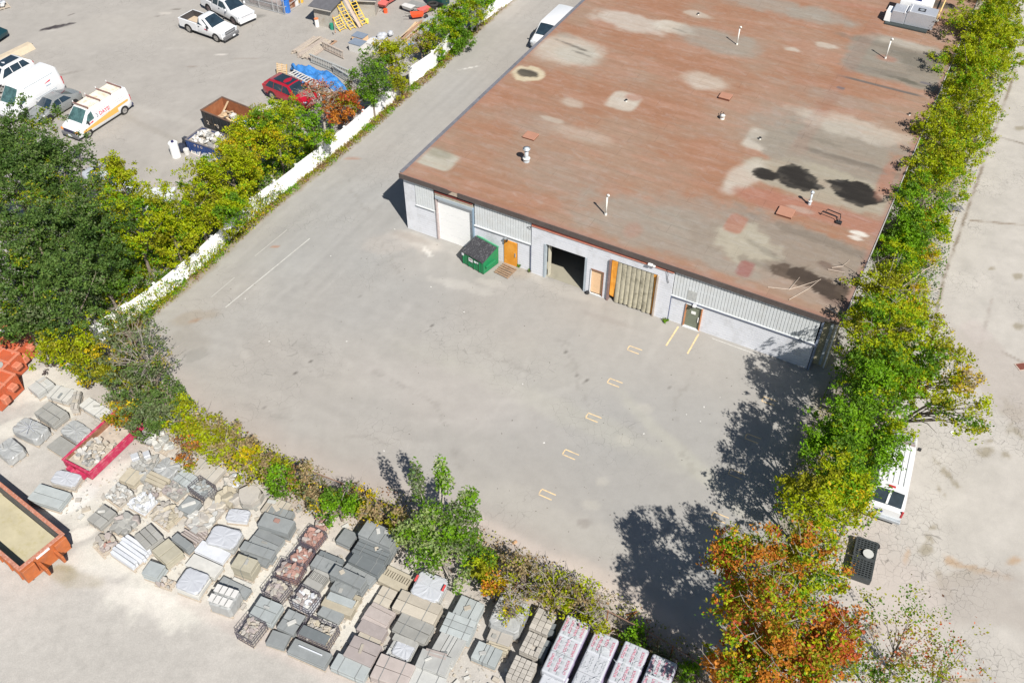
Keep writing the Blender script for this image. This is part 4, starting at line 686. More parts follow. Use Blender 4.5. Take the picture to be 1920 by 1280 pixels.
# --- left mass of dark trees
tree(55, 255, 62, PALD, "dark green tree in front of the parked vans", 7.0, group=LT)
tree(20, 330, 80, PALD, "dark tree at the left edge below the vans", 7.0, group=LT)
tree(110, 330, 78, PALD, "dark ash tree left of the half hidden trailer roof", 7.5, group=LT)
tree(60, 430, 100, PALD, "largest dark green tree in the left mass", 8.0, group=LT)
tree(160, 430, 78, PALD, "dark green tree beside the first yellow green tree", 6.5, group=LT)
tree(30, 540, 80, PALD, "dark tree at the left edge above the red bins", 6.5, group=LT)
tree(120, 545, 82, [(DG2, 5), (DG, 3), (GG, 2)], "dark grey green tree near the broken end of the fence", 6.0, group=LT)
tree(190, 510, 50, [(DG2, 4), (GR1, 3), (DG, 2)], "small dark tree behind the end of the white fence", 4.0, group=LT)
tree(45, 600, 54, [(DG2, 5), (DG, 3), (GR1, 1)], "low dark tree just above the red bins", 4.0, group=LT)
tree(235, 350, 44, PALYG, "tall yellow green tree standing clear of the dark mass", 6.0, group=LT, bare=5, shoots=18)
tree(255, 425, 66, PALY, "yellow green tree touching the dark mass on its left", 5.0, group=LT)
tree(330, 445, 46, PALYG, "low yellow green tree above the fence patch with the gap", 3.2, group=LT)
tree(372, 385, 62, PALY, "broad bright green tree below the half hidden shed roof", 4.4, group=LT)
tree(440, 330, 56, PALYG, "olive tree below the blue rubble skip", 4.0, group=LT)
tree(470, 275, 48, [(YG, 5), (YE, 2), (OL, 2)], "golden tree leaning over the blue rubble skip", 4.2, group=LT)
tree(525, 262, 48, PALY, "yellow green tree against the white fence", 3.6, group=LT)
tree(588, 242, 35, [(BG, 4), (GR1, 3), (YG, 2)], "fresh green tree between the golden trees and the bare shrub", 3.2, group=LT)
tree(545, 209, 26, [(BG, 3), (YG, 3)], "small green tree beside the red car", 3.0, group=LT)
tree(600, 184, 36, [(RD, 3), (TAN, 4), (BRN, 2), (OL, 1)], "half bare shrub with pink red leaves over the red car", 3.6, open_=.8, dens=.3, bare=26, cat="tree", group=LT, trunk=palebark)
tree(642, 205, 34, [(OR, 5), (RD, 3), (OL, 2)], "orange shrub by the white fence panel with the post", 2.4, group=LT, bare=5)
tree(655, 178, 24, [(TAN, 4), (RD, 2), (BRN, 2)], "grey brown dying shrub between orange shrub and green tree", 2.2, group=LT, open_=.6, dens=.5, bare=8)
tree(695, 155, 38, [(GR1, 5), (DG2, 3), (BG, 2)], "dark green tree right of the blue tarpaulin", 3.4, group=LT)
tree(702, 108, 26, [(GR1, 4), (DG2, 3)], "small dark green tree behind the white boxes", 3.4, group=LT, open_=.3, dens=.6)
tree(742, 105, 34, [(YG, 5), (OL, 4), (YE, 1)], "round yellow bush beside the gap in the fence", 3.2, group=LT)
tree(748, 158, 20, [(OL, 4), (YG, 3), (BRN, 1)], "low olive shrub in the gap of the fence", 1.6, group=LT, cat="bush", name="bush", hz=1.2)
tree(790, 85, 22, [(TAN, 4), (OL, 4), (BRN, 1)], "thin brownish shrub behind the fence by the timber pile", 1.8, group=LT, open_=.6, dens=.5, bare=6, cat="bush", name="bush")
tree(812, 68, 28, PALY, "yellow green bush behind the short fence panels", 2.4, group=LT)
tree(850, 38, 40, [(BG, 4), (YG, 4), (GR1, 2)], "climbing green bush swallowing the fence near the top", 2.6, group=LT)
tree(868, 75, 24, [(GR1, 5), (BG, 3)], "dark leafy bush in front of the fence by the driveway", 1.2, group=LT, cat="bush", name="bush", hz=1.0)
tree(893, 8, 34, [(YG, 4), (BG, 4)], "green bush at the top edge beside the tall white fence panel", 2.8, group=LT)
tree(822, 108, 11, [(BG, 5), (GR1, 3)], "tuft of long green grass at the fence foot", .5, cat="bush", name="grass_tuft", hz=.45, size=.25, nb=6)
# --- corner clump and hedge
tree(132, 655, 56, PALYG, "yellow green bush tree beside the red bins", 3.4, group=HG)
tree(185, 680, 46, [(OL, 4), (GG, 4), (YE, 1)], "greyish olive bush between yellow bush and bare tree", 3.0, group=HG)
tree(245, 620, 46, PALGG, "grey green bush in front of the end of the white fence", 3.0, group=HG, bare=8, open_=.7, dens=.38, nb=22, shoots=18)
tree(275, 680, 58, PALGG, "half bare grey tree at the yard's left corner", 3.4, group=HG, bare=26, open_=.8, dens=.28, size=.14, nb=24, shoots=20)
tree(245, 735, 50, [(DG2, 4), (GG, 4), (OL, 1)], "grey green tree above the long red skip", 2.8, group=HG, open_=.5, dens=.5, shoots=18)
tree(312, 745, 44, [(DG2, 5), (GG, 3)], "dark feathery bush reaching into the yard corner", 2.2, group=HG, open_=.6, dens=.5, shoots=22)
tree(228, 775, 32, [(YE, 3), (OL, 3), (OR, 1), (GG, 2)], "golden brown bush over the far end of the red skip", 2.2, group=HG)
tree(280, 782, 36, [(GG, 5), (DG2, 3)], "sage green bush beside the red skip's corner", 2.0, group=HG)
hl = [(345, 785, 34, PALYG, "yellow green hedge bush where the hedge begins"), (385, 812, 36, [(YG, 4), (OL, 4), (TAN, 1)], "olive hedge bush above the reddish twigs"), (350, 850, 20, [(BRN, 3), (OR, 2), (OL, 2)], "low rust brown bush over the wrapped stone pallets"),
 (425, 838, 34, [(YG, 3), (TAN, 4), (OL, 3)], "straw coloured hedge bush with a pale spike"), (465, 862, 34, [(YE, 3), (YG, 3), (TAN, 3)], "golden hedge bush above the round slabs"), (505, 880, 32, [(TAN, 4), (OL, 4), (YG, 1)], "dry brown hedge bush left of the green one"),
 (528, 905, 30, [(BG, 5), (GR1, 4)], "fresh green hedge bush over the tan pallet"), (572, 905, 26, [(TAN, 5), (OL, 2), (BRN, 1)], "thin dry hedge bush along the rusty rail"), (600, 935, 26, [(TAN, 4), (GG, 3), (YE, 1)], "grey brown hedge bush beside the bright green mound"),
 (635, 945, 36, [(BG, 6), (GR1, 4)], "bright green mound of vine behind the small dark block"), (668, 925, 20, [(OL, 3), (YE, 3), (TAN, 2)], "yellow flecked bush along the rusty rail"), (695, 955, 24, [(YE, 3), (OL, 3), (TAN, 3)], "yellow leaved bush above the tall dark stack"), (745, 985, 26, [(YG, 3), (OL, 3), (TAN, 2)], "olive bush at the poplar's foot on its left")]
for px, py, rp, pal, lb in hl: tree(px, py, rp, pal, lb, 1.5, group=HG, cat="bush", name="bush", hz=1.3, bare=2, size=.15, shoots=14)
tree(445, 800, 10, [(TAN, 5), (YG, 3)], "pale spike of leaves sticking up out of the hedge", 2.2, cat="bush", name="bush", hz=1.2, nb=6, shoots=2)
# poplar: several upright leafy leaders over a leafy base
pop = thing("poplar_tree", "grey green poplar with upright leafy leaders over the pallets", "tree", G(828, 1058)); VEG.append(pop)
PP = []; m = MB(); bpos = G(828, 1058); r = np.random.default_rng(5)
for (px, py, z, rw, ln) in [(782, 905, 5.2, .5, 1.8), (826, 880, 6.2, .45, 1.0), (833, 905, 5.4, .6, .8), (878, 935, 5.4, .7, .7), (852, 962, 4.4, .8, .8), (885, 968, 4.3, .55, .6), (810, 962, 4.2, .8, .9), (790, 985, 3.2, .8, .8), (845, 1000, 3.4, 1.1, .8), (880, 1010, 2.8, .8, .8), (800, 1020, 2.6, 1.0, .8), (760, 1000, 2.6, .8, .7), (828, 1035, 2.2, .75, .9), (778, 1050, 1.9, .7, .7), (868, 1040, 1.9, .6, .8), (895, 1035, 1.6, .55, .7), (812, 1062, 1.6, .6, .6), (872, 1075, 1.3, .6, .7), (858, 1100, 1.2, .4, .6)]:
    g = G(px, py, z) - bpos; c = np.array([g.x, g.y, z]); k = int(470 * (rw * .82) * (rw + ln) * (.5 if z < 2.3 else 1)); q = r.normal(size=(k, 3)); q /= np.linalg.norm(q, axis=1)[:, None]; q *= r.uniform(.25, 1.15, (k, 1)) ** .8; PP.append(c + q * np.array([rw * .8, rw * .8, ln]))
    s0 = Vector((0, 0, max(.3, z * .3))); t = Vector(c); md = s0.lerp(t, .55) + Vector((0, 0, .1)); m.tube([tuple(s0), tuple(md), tuple(t)], [.07, .045, .015], palebark, 5)
m.tube([(0, 0, -.05), (0, .05, 2.4)], [.15, .09], palebark, 7)
link("crown", leaf_mesh("crown", np.concatenate(PP), .17, [(LG, 4), (BG, 3), (GR1, 3), (GG, 2)], 91), pop); m.build("trunk", pop)
tree(905, 1060, 30, [(OL, 4), (YG, 3), (GR1, 2)], "green bush on the right of the poplar", 1.6, group=HG, cat="bush", name="bush", hz=1.2)
tree(925, 1095, 22, [(YE, 4), (OR, 3), (OL, 1)], "orange yellow bush hanging over the big wrapped pallet", 1.6, group=HG, cat="bush", name="bush", hz=1.0)
for px, py, rp, pal, lb, dn in [(985, 1085, 46, [(TAN, 5), (YG, 2), (OL, 2), (BRN, 1)], "wide twiggy half bare bush along the rail", .45), (1040, 1105, 44, [(YG, 4), (TAN, 3), (OL, 2)], "twiggy yellow bush above the grey paver columns", .5), (1090, 1125, 40, [(YG, 5), (OL, 2), (TAN, 2)], "yellow green bush right above the first wrapped cubes", .55), (1120, 1160, 22, [(YG, 5), (OL, 2)], "small yellow bush behind the second cube column", .7), (960, 1140, 26, [(YG, 4), (YE, 2), (TAN, 2)], "thin leafy bush over the big plastic wrapped pallet", .35)]:
    tree(px, py, rp, pal, lb, 1.8, group=HG, cat="bush", name="bush", hz=1.3, bare=14, open_=.7, dens=dn, size=.14, nb=22, trunk=pm("brown_twig", (.17, .13, .10), .2))
tree(1195, 1192, 22, [(BG, 5), (GR1, 3)], "green shrub behind the third cube column", .8, group=HG, cat="bush", name="bush", hz=.7)
tree(1235, 1222, 22, [(GG, 4), (TAN, 4)], "grey dry shrub by the rusty fence post", .7, group=HG, cat="bush", name="bush", hz=.6, open_=.5, dens=.5)
tree(1290, 1262, 26, [(BG, 4), (GG, 4)], "sage shrub beside the last wrapped cube", .7, group=HG, cat="bush", name="bush", hz=.6)
for px, py, rp, lb in [(1247, 600, 5, "little weed at the foot of the blue grey drain pipe"), (975, 498, 4, "little weed beside the orange door"), (992, 508, 3, "smallest weed under the warehouse wall near the drain pipe")]:
    tree(px, py, rp, [(BG, 5), (GR1, 2)], lb, .12, cat="weed", name="weed", hz=.15, size=.09, dens=3, nb=4, shoots=2, cl=.08)
# ground cover between warehouse and road, and grass along the fence
def cover(name, line, wd, n, pal, size, hmax, seed, par=None):
    r = np.random.default_rng(seed); P = [G(*p) for p in line]; L_ = [(b - a).length for a, b in zip(P[:-1], P[1:])]; T = sum(L_); C = []
    seg = r.choice(len(L_), n, p=[l / T for l in L_]); t = r.random(n); o = r.normal(0, 1, n)
    for i in range(n): a, b = P[seg[i]], P[seg[i] + 1]; d = (b - a).normalized(); q = a.lerp(b, t[i]); q = q + Vector((-d.y, d.x, 0)) * wd * float(np.clip(o[i], -2, 2)) * .5; C.append((q.x, q.y, 0))
    C = np.array(C); f = fbm(C[:, 0], C[:, 1], 1.1, 3); C[:, 2] = r.uniform(.01, 1, n) * hmax * np.clip(f * 2 - .3, .05, 1.5); keep = f + r.normal(0, .08, n) > .38; C = C[keep]
    o = link(name, leaf_mesh(name, C, size, pal, seed, -.2)); stuff(tag(o, {"weeds": "dark mixed weeds covering the ground under the right tree line", "fence_vines": "patchy vines and twigs climbing over the lower end of the white fence", "understory": "low tangled green understory filling the strip behind the white fence", "fence_grass": "ragged strip of green and dry brown grass at the foot of the white fence", "hedge_grass": "low weeds and litter under the hedge along the rusty rail"}[name], "grass")); return o
cover("weeds", [(1868, 30), (1790, 270), (1720, 420), (1690, 560), (1620, 760), (1560, 930), (1450, 1180)], 2.3, 26000, [(DG2, 3), (GR1, 4), (BG, 2), (OL, 3), (TAN, 1)], .16, .8, 401)
cover("understory", [(590, 285), (525, 315), (450, 360), (380, 418), (310, 478), (240, 530), (170, 590)], 2.0, 26000, [(GR1, 4), (YG, 3), (OL, 3), (BG, 3), (DG2, 2)], .16, 1.5, 404)
cover("fence_vines", [(200, 632), (300, 558), (380, 494), (440, 440), (485, 398), (520, 368)], .9, 13000, [(GR1, 3), (OL, 4), (YG, 3), (BG, 2), (YE, 1)], .15, 1.7, 405)
cover("fence_grass", [(960, -10), (885, 60), (815, 133), (752, 184), (700, 232), (600, 315), (535, 363), (480, 408), (420, 462), (380, 504), (300, 570), (210, 645)], .62, 21000, [(BG, 2.5), (OL, 4), (TAN, 3), (BRN, 1.5), (YG, 1.5)], .13, .32, 402)
cover("hedge_grass", [(200, 650), (330, 795), (430, 850), (540, 905), (740, 970), (960, 1070), (1180, 1190), (1330, 1300)], 1.5, 15000, [(TAN, 4), (OL, 4), (YG, 2), (GG, 2), (BRN, 1)], .13, .4, 403)
# ---------------------------------------------------------------- fences
vinyl = pm("white_vinyl", (.82, .82, .83), .03, 1.5, .4, stain=(.45, .50, .42), stain_amt=.3, sscale=3)
def vfence(label, pts, h, gap=(), panelw=2.4, lean=None):
    P = [G(*p) for p in pts]; t = thing("vinyl_fence", label, "fence", P[0]); tot = 0
    for k, (a, b) in enumerate(zip(P[:-1], P[1:])):
        L_ = (b - a).length; n = max(1, round(L_ / panelw)); d = (b - a) / n; an = math.atan2(d.y, d.x); w_ = d.length
        for i in range(n + 1):
            q = a + d * i - P[0]
            if i < n or k == len(P) - 2: m = MB(); m.box((0, 0, (h + .16) / 2), (.13, .13, h + .16), vinyl); m.box((0, 0, h + .18), (.17, .17, .04), vinyl); m.build("post", t, loc=q, rz=an)
            if i < n:
                tot += 1
                if tot in gap: continue
                m = MB(); nb = 10; bw = (w_ - .16) / nb
                for j in range(nb): m.box((.08 + bw * (j + .5), 0, h / 2 + .04), (bw - .012, .035, h - .12), vinyl)
                m.box((w_ / 2, 0, h - .01), (w_ - .14, .06, .1), vinyl); m.box((w_ / 2, 0, .1), (w_ - .14, .06, .1), vinyl)
                o = m.build("fence_panel", t, loc=q, rz=an + random.uniform(-.012, .012)); o.rotation_euler.x = random.uniform(-.05, .05)
    return t
vfence("tall white vinyl fence at the top edge by the driveway", [(885, 57), (950, 10), (1000, -30)], 1.85)
vfence("leaning white vinyl fence swallowed by bushes near the top", [(770, 160), (812, 130), (848, 90), (864, 72)], 1.6, panelw=2.5)
vfence("long clean white vinyl fence along the driveway", [(480, 404), (560, 341), (650, 270), (750, 181)], 1.45, panelw=2.5)
vfence("broken overgrown white vinyl fence with gaps at its lower end", [(185, 645), (250, 600), (300, 565), (380, 500), (430, 452), (478, 406)], 1.45, gap=(), panelw=2.0)
# long low kerb under the fence and rusty chain link fence rail along the hedge
railm = pm("rusty_rail", (.20, .12, .085), .25, 5, .8); cf = thing("chain_link_fence", "rusty chain link fence with top rail between the yard and stone pallets", "fence", G(330, 800))
cp = [(545, 868), (640, 905), (740, 955), (850, 1010), (960, 1062), (1060, 1102), (1140, 1145), (1215, 1183), (1262, 1211), (1300, 1235), (1345, 1275)]; H0 = 1.25; CP = [G(px, py, H0) for px, py in cp]; r0 = G(330, 800)
m = MB(); m.tube([tuple(p - r0) for p in CP], .035, railm, 6); m.build("top_rail", cf)
linkm = pm("wire_mesh_steel", (.22, .21, .20), .2, 3, .6, .4)
for i, p in enumerate(CP[::1]): m = MB(); q = p - r0; m.tube([(q.x, q.y, 0), (q.x, q.y, H0 + .05)], .035, pm("rusty_orange_post", (.30, .13, .05), .25, 5, .8) if i in (6, 8) else railm, 6); m.build("post", cf)
m = MB()
for a, b in zip(CP[:-1], CP[1:]):
    n = max(1, int((b - a).length / .16)); 
    for i in range(n):
        for (za, zb) in ((.05, H0), (H0, .05)):
            p = a.lerp(b, i / n) - r0; q = a.lerp(b, min(1, (i + 6) / n)) - r0; m.tube([(p.x, p.y, za), (q.x, q.y, zb)], .006, linkm, 3, False)
stuff(m.build("chain_link", cf))
m = MB(); A = G(545, 868); Bk = G(1345, 1275)
for a, b in zip(cp[:-1], cp[1:]):
    p, q = G(*a, H0), G(*b, H0); p.z = q.z = .05; d = (q - p); m.box(tuple((p + q) / 2), (d.length, .12, .1), pm("dusty_curb", (.36, .31, .27), .15, 3, .95), math.atan2(d.y, d.x))
structure(m.build("kerb"))
# ---------------------------------------------------------------- vehicles
def paint(n, c, coat=.6, var=.02): return pm(n, c, var, 1.5, .32, coat=coat)
vwhite = paint("vehicle_white", (.66, .67, .68)); glass = pm("dark_glass", (.02, .035, .05), .3, 2, .06, spec=.7); glassg = pm("green_tint_glass", (.06, .12, .12), .5, 2.5, .08, spec=.7)
blk = MATS["black_plastic"]; tyre = pm("tyre_rubber", (.03, .029, .028), .2, 10, .85); rim = pm("alloy_rim", (.50, .49, .47), .15, 8, .35, .6); redl = pm("tail_light_red", (.40, .02, .03), .1, 5, .3, coat=.5); amber = pm("amber_lens", (.75, .25, .03), .1, 5, .3, coat=.5); lens = pm("headlight_lens", (.55, .58, .62), .1, 5, .15, spec=.7)
greyp = pm("grey_plastic_bumper", (.13, .13, .135), .1, 4, .6); plate = pm("licence_plate", (.7, .72, .75), .05)
def vehicle(name, label, cat, f, r, side, W, st, body, group=None, wr=.36, win=(), shield=None, rear=None, rimm=rim, wb=None, extra=None, ww=.24, glassm=glass, arch=True, drop=0):
    f, r = (G(*f) if len(f) == 2 else Vector(f)), (G(*r) if len(r) == 2 else Vector(r)); d = (f - r).normalized(); wb = wb or (f - r).length
    left = Vector((-d.y, d.x, 0)); c = (f + r) / 2 - left * side * (W / 2 - .03); root = thing(name, label, cat, c, math.atan2(d.y, d.x), group)
    xs = [s[0] for s in st]
    def P(x):
        for a, b in zip(st[:-1], st[1:]):
            if a[0] >= x >= b[0]: t = (a[0] - x) / (a[0] - b[0] + 1e-9); return [a[i] + (b[i] - a[i]) * t for i in range(6)]
        return list(st[0] if x > xs[0] else st[-1])
    rings = []
    for (x, hb, zl, zb, zt, ht) in st:
        h = [(x, hb * .93, zl), (x, hb * .99, zl + .1), (x, hb, (zl + zb) * .5), (x, hb * .985, zb), (x, ht, zt - .07), (x, ht * .95, zt - .015), (x, ht * .6, zt + .01)]
        rings.append([(p[0], -p[1], p[2]) for p in h] + [(x, 0, zt + .02)] + h[::-1])
    m = MB(); m.loft(rings, body, True, True); bo = m.build("body", root, True)
    es = bo.modifiers.new("edges", 'EDGE_SPLIT'); es.split_angle = rad(38)
    for x in (wb / 2, -wb / 2):
        for s in (1, -1):
            y = s * (W / 2 - ww / 2 - .02); wo = thing_part("wheel", root, (x, y, wr))
            m = MB(); N_ = 20
            prof = [(-ww / 2, wr * .62), (-ww / 2, wr * .93), (-ww / 2 + .04, wr), (ww / 2 - .04, wr), (ww / 2, wr * .93), (ww / 2, wr * .62)]
            m.loft([[(math.cos(2 * math.pi * k / N_) * rr, yy, math.sin(2 * math.pi * k / N_) * rr) for k in range(N_)] for yy, rr in prof], tyre, True, True); m.build("tyre", wo, True)
            m = MB(); yo = s * (ww / 2 + .004); ring = [(math.cos(2 * math.pi * k / N_) * wr * .64, yo, math.sin(2 * math.pi * k / N_) * wr * .64) for k in range(N_)]; m.add(ring, [tuple(range(N_))], blk)
            for k in range(6): a = k * math.pi / 3; ca, sa = math.cos(a), math.sin(a); w2 = .045; rr = wr * .6; yy = yo + s * .012; m.add([(-sa * w2, yy, ca * w2), (ca * rr - sa * w2 * 1.6, yy, sa * rr + ca * w2 * 1.6), (ca * rr + sa * w2 * 1.6, yy, sa * rr - ca * w2 * 1.6), (sa * w2, yy, -ca * w2)], [(0, 1, 2, 3)], rimm)
            m.loft([[(math.cos(2 * math.pi * k / N_) * wr * q, yo + s * .014, math.sin(2 * math.pi * k / N_) * wr * q) for k in range(N_)] for q in (.55, .64)], rimm, True, False); m.build("rim", wo)
            if arch:
                m = MB(); pf = P(x); ya = s * (pf[1] + .004); K = 14
                m.add([(x + math.cos(math.pi * k / K) * wr * 1.18, ya, wr + math.sin(math.pi * k / K) * wr * 1.16) for k in range(K + 1)] + [(x - wr * 1.18, ya, pf[2]), (x + wr * 1.18, ya, pf[2])], [tuple(range(K + 3))], blk); m.build("wheel_arch", root)
    def pt(x, fr, s, o=.012):
        q = P(x); y0, z0, y1, z1 = q[1] * .985, q[3], q[5], q[4] - .07; return (x, s * (y0 + (y1 - y0) * fr + o), z0 + (z1 - z0) * fr)
    for (x0b, x0t, x1b, x1t, f0, f1) in win:
        for s in (1, -1): m = MB(); m.quad(pt(x0b, f0, s), pt(x0t, f1, s), pt(x1t, f1, s), pt(x1b, f0, s), glassm if x0b < .5 else glassm); m.build("side_window", root)
    def screen(xb, xt, k0, k1, nm, sg):
        a, b = P(xb), P(xt); z0, z1 = a[4] + .03, b[4] + .005; o = .02 * sg; N_ = 6; top = []; bot = []
        for k in range(N_ + 1): t = -1 + 2 * k / N_; bow = .05 * (1 - t * t); bot.append((xb + o, t * a[5] * k0, z0 - .02 * t * t)); top.append((xt + o, t * b[5] * k1, z1 - .03 * t * t + .012))
        m = MB(); m.add(bot + top, [(k, k + 1, N_ + 2 + k, N_ + 1 + k) for k in range(N_)], glassm); m.build(nm, root, True)
    if shield: screen(*shield, "windshield", 1)
    if rear: screen(*rear, "rear_window", -1)
    return root, P
def thing_part(name, root, loc): o = bpy.data.objects.new(name, None); scene.collection.objects.link(o); o.parent = root; o.location = loc; o.empty_display_size = .1; return o
def pbox(root, name, c, d, mat, b=0, **k):
    m = MB(); (m.chbox(c, d, mat, b) if b else m.box(c, d, mat, **k)); return m.build(name, root)
def flat(root, name, pts, mat): m = MB(); m.add(pts, [tuple(range(len(pts)))], mat); return m.build(name, root)
def lights(root, x, y, z, sz, tail=None, tz=1.0, ty=.85, th=.3, lm=lens):
    for s in (1, -1):
        pbox(root, "headlight", (x, s * y, z), sz, lm, .03)
        if tail: pbox(root, "tail_light", (tail, s * ty, tz), (.07, .14, th), redl, .02)
def mirrors(root, x, y, z, mat=vwhite):
    for s in (1, -1): m = MB(); m.chbox((x, s * (y + .1), z), (.12, .2, .2), mat, .03); m.build("wing_mirror", root)
# white and yellow work van
VST = [(2.9, .80, .48, .80, .98, .70), (2.78, .96, .36, .98, 1.12, .84), (2.12, 1.0, .32, 1.14, 1.30, .90), (1.28, 1.0, .32, 1.2, 2.06, .80), (.9, 1.0, .32, 1.2, 2.12, .82), (-2.6, 1.0, .32, 1.2, 2.12, .82), (-2.86, .98, .36, 1.2, 2.02, .80), (-2.92, .95, .42, 1.15, 1.6, .86)]
VF, VR_ = (169, 258), (236, 214.5); VD = (G(*VF) - G(*VR_)).normalized()
v1, P1 = vehicle("work_van", "white work van with a yellow side stripe and roof ladder rack", "van", VF, VR_, 1, 2.02, VST, vwhite, "vans and cars parked at the left", shield=(2.12, 1.28, .9, .86), win=[(1.95, 1.42, 1.0, 1.0, .08, .82)], rear=(-2.92, -2.86, .5, .5), glassm=glassg)
pbox(v1, "bumper", (2.93, 0, .5), (.16, 1.9, .26), greyp, .05); pbox(v1, "grille", (2.9, 0, .84), (.1, 1.25, .24), pm("navy_grille", (.03, .03, .07), .1), .02); lights(v1, 2.84, .78, .86, (.2, .32, .16), -2.93, 1.1, .9, .5, amber)
pbox(v1, "rear_bumper", (-2.98, 0, .45), (.2, 1.9, .2), pm("navy_bumper", (.03, .035, .08), .1), .03); mirrors(v1, 1.75, 1.0, 1.3, blk); pbox(v1, "licence_plate", (3.02, .05, .5), (.02, .4, .14), plate)
yb = paint("yellow_band", (.68, .40, .10)); rustw = pm("rust_stained_white", (.72, .66, .56), .1, 2, .6, stain=(.55, .30, .10), stain_amt=.8, sscale=1.6)
for s in (1, -1): flat(v1, "yellow_stripe", [(2.42, s * 1.008, .62), (1.55, s * 1.008, .62), (-1.4, s * 1.008, .60), (-1.4, s * 1.008, .92), (-2.6, s * 1.004, .98), (-2.6, s * 1.004, 1.16), (-1.5, s * 1.008, 1.14), (1.0, s * 1.008, .92), (2.35, s * 1.008, .80)], yb)
flat(v1, "roof_panel", [(1.2, -.74, 2.135), (1.2, .74, 2.135), (-2.6, .74, 2.15), (-2.6, -.74, 2.15)], rustw)
for x in (1.15, -.15, -1.3, -2.45):
    rk = pbox(v1, "rack_bar", (x, 0, 2.27), (.09, 1.66, .07), pm("rusty_bar", (.24, .14, .12), .2, 6, .8)); pbox(rk, "rack_foot", (x, .8, 2.2), (.07, .05, .12), rust); pbox(rk, "rack_foot", (x, -.8, 2.3), (.07, .05, .3), vwhite)
def vtext(root, txt, size, mat, x, y, z, s=1, tilt=0, bold=True):
    me = text_mesh(txt, size, mat, 0, bold); o = link("lettering", me, root, (x, y, z)); o.rotation_euler = (rad(90 - tilt), 0, rad(180) if s > 0 else 0); return o
rp = pm("red_print", (.62, .03, .07), .05); gp = pm("grey_print", (.22, .22, .26), .05); lp = pm("pale_grey_print", (.55, .56, .58), .05)
def sidey(Pf, x, z, s=1): q = Pf(x); t = (z - q[3]) / (q[4] - .07 - q[3]); t = max(0, min(1, t)); return s * (q[1] * .985 + (q[5] - q[1] * .985) * t + .02)
vtext(v1, "3", .46, gp, .66, sidey(P1, .5, 1.35), 1.35, 1, 11); vtext(v1, "DAYS!", .42, rp, -.15, sidey(P1, .5, 1.35), 1.35, 1, 11)
for z, x, w_ in [(1.62, .15, 1.2), (1.1, -.1, 1.0), (1.55, -1.75, 1.1), (1.40, -1.8, 1.1)]: pbox(v1, "small_print", (x, sidey(P1, 0, z) - .005, z), (w_, .012, .05), lp)
def swoosh(root, x, y, z, l=.6, h=.16): flat(root, "red_logo", [(x + l / 2, y, z - h * .3), (x + l * .2, y, z + h * .1), (x - l * .4, y, z + h * .5), (x - l / 2, y, z + h * .1), (x - l * .3, y, z - h * .2), (x, y, z - h * .15)], rp)
swoosh(v1, 1.45, 1.016, 1.08, .55, .2)
# high roof white van, parallel to it
A = G(110, 187); v2, P2 = vehicle("high_roof_van", "tall white high roof van half hidden by the dark tree", "van", tuple(A + VD * 3.75), tuple(A), 1, 2.06, [(2.75, .85, .45, .85, .98, .76), (2.6, .98, .35, 1.0, 1.18, .86), (2.0, 1.02, .32, 1.15, 1.42, .90), (1.15, 1.03, .32, 1.3, 2.45, .80), (.4, 1.03, .32, 1.3, 2.72, .78), (-2.6, 1.03, .32, 1.3, 2.72, .78), (-2.85, 1.0, .36, 1.3, 2.5, .76), (-2.92, .98, .4, 1.2, 1.7, .84)], vwhite, "vans and cars parked at the left", shield=(2.0, 1.15, .9, .88), win=[(1.8, 1.25, .95, .95, .06, .5)], glassm=glassg, wr=.37)
pbox(v2, "side_moulding", (-.2, 1.035, .52), (4.2, .02, .3), greyp); pbox(v2, "rear_bumper", (-2.9, 0, .55), (.3, 2.0, .5), greyp, .05); pbox(v2, "bumper", (2.75, 0, .5), (.2, 1.9, .3), greyp, .05); lights(v2, 2.62, .82, .95, (.25, .25, .3), -2.9, 1.35, .95, .7); mirrors(v2, 1.65, 1.05, 1.4, blk)
swoosh(v2, -1.5, sidey(P2, -1.5, 1.85), 1.85, .7, .2); pbox(v2, "small_print", (-1.5, sidey(P2, -1.5, 1.6), 1.6), (.5, .012, .08), pm("faded_blue_print", (.35, .42, .5), .1)); pbox(v2, "body_crease", (-.8, sidey(P2, -.8, 2.3) - .01, 2.3), (3.0, .02, .04), greytrim)
for z in (1.0, 1.1): pbox(v2, "body_crease", (-1.0, 1.035, z), (2.2, .015, .03), greytrim)
# grey sedan between the two vans
SED = lambda s=1: [(2.3, .7, .35, .55, .66, .6), (2.15, .88, .25, .66, .76, .78), (1.05, .9, .22, .88, .98, .80), (.35, .9, .22, .92, 1.42, .60), (-.7, .9, .22, .92, 1.44, .60), (-1.55, .9, .22, .92, 1.06, .74), (-2.1, .87, .3, .88, .98, .76), (-2.32, .78, .4, .75, .86, .66)]
sg = paint("silver_grey_paint", (.20, .21, .21)); sgw = thing_loc = None
A = G(143, 200) ; v3, P3 = vehicle("sedan", "dark silver sedan squeezed between the two white vans", "car", tuple(A + VD * 2.7), tuple(A), 1, 1.8, SED(), sg, "vans and cars parked at the left", wr=.32, shield=(1.05, .35, .92, .9), rear=(-1.55, -.7, .9, .9), win=[(.8, .25, -.15, -.15, .08, .9), (-.22, -.22, -1.2, -.75, .08, .9)])
lights(v3, 2.1, .66, .62, (.3, .3, .14), -2.28, .78, .66, .14); mirrors(v3, .75, .9, .95, sg); pbox(v3, "bumper", (2.28, 0, .42), (.12, 1.5, .22), sg, .03)
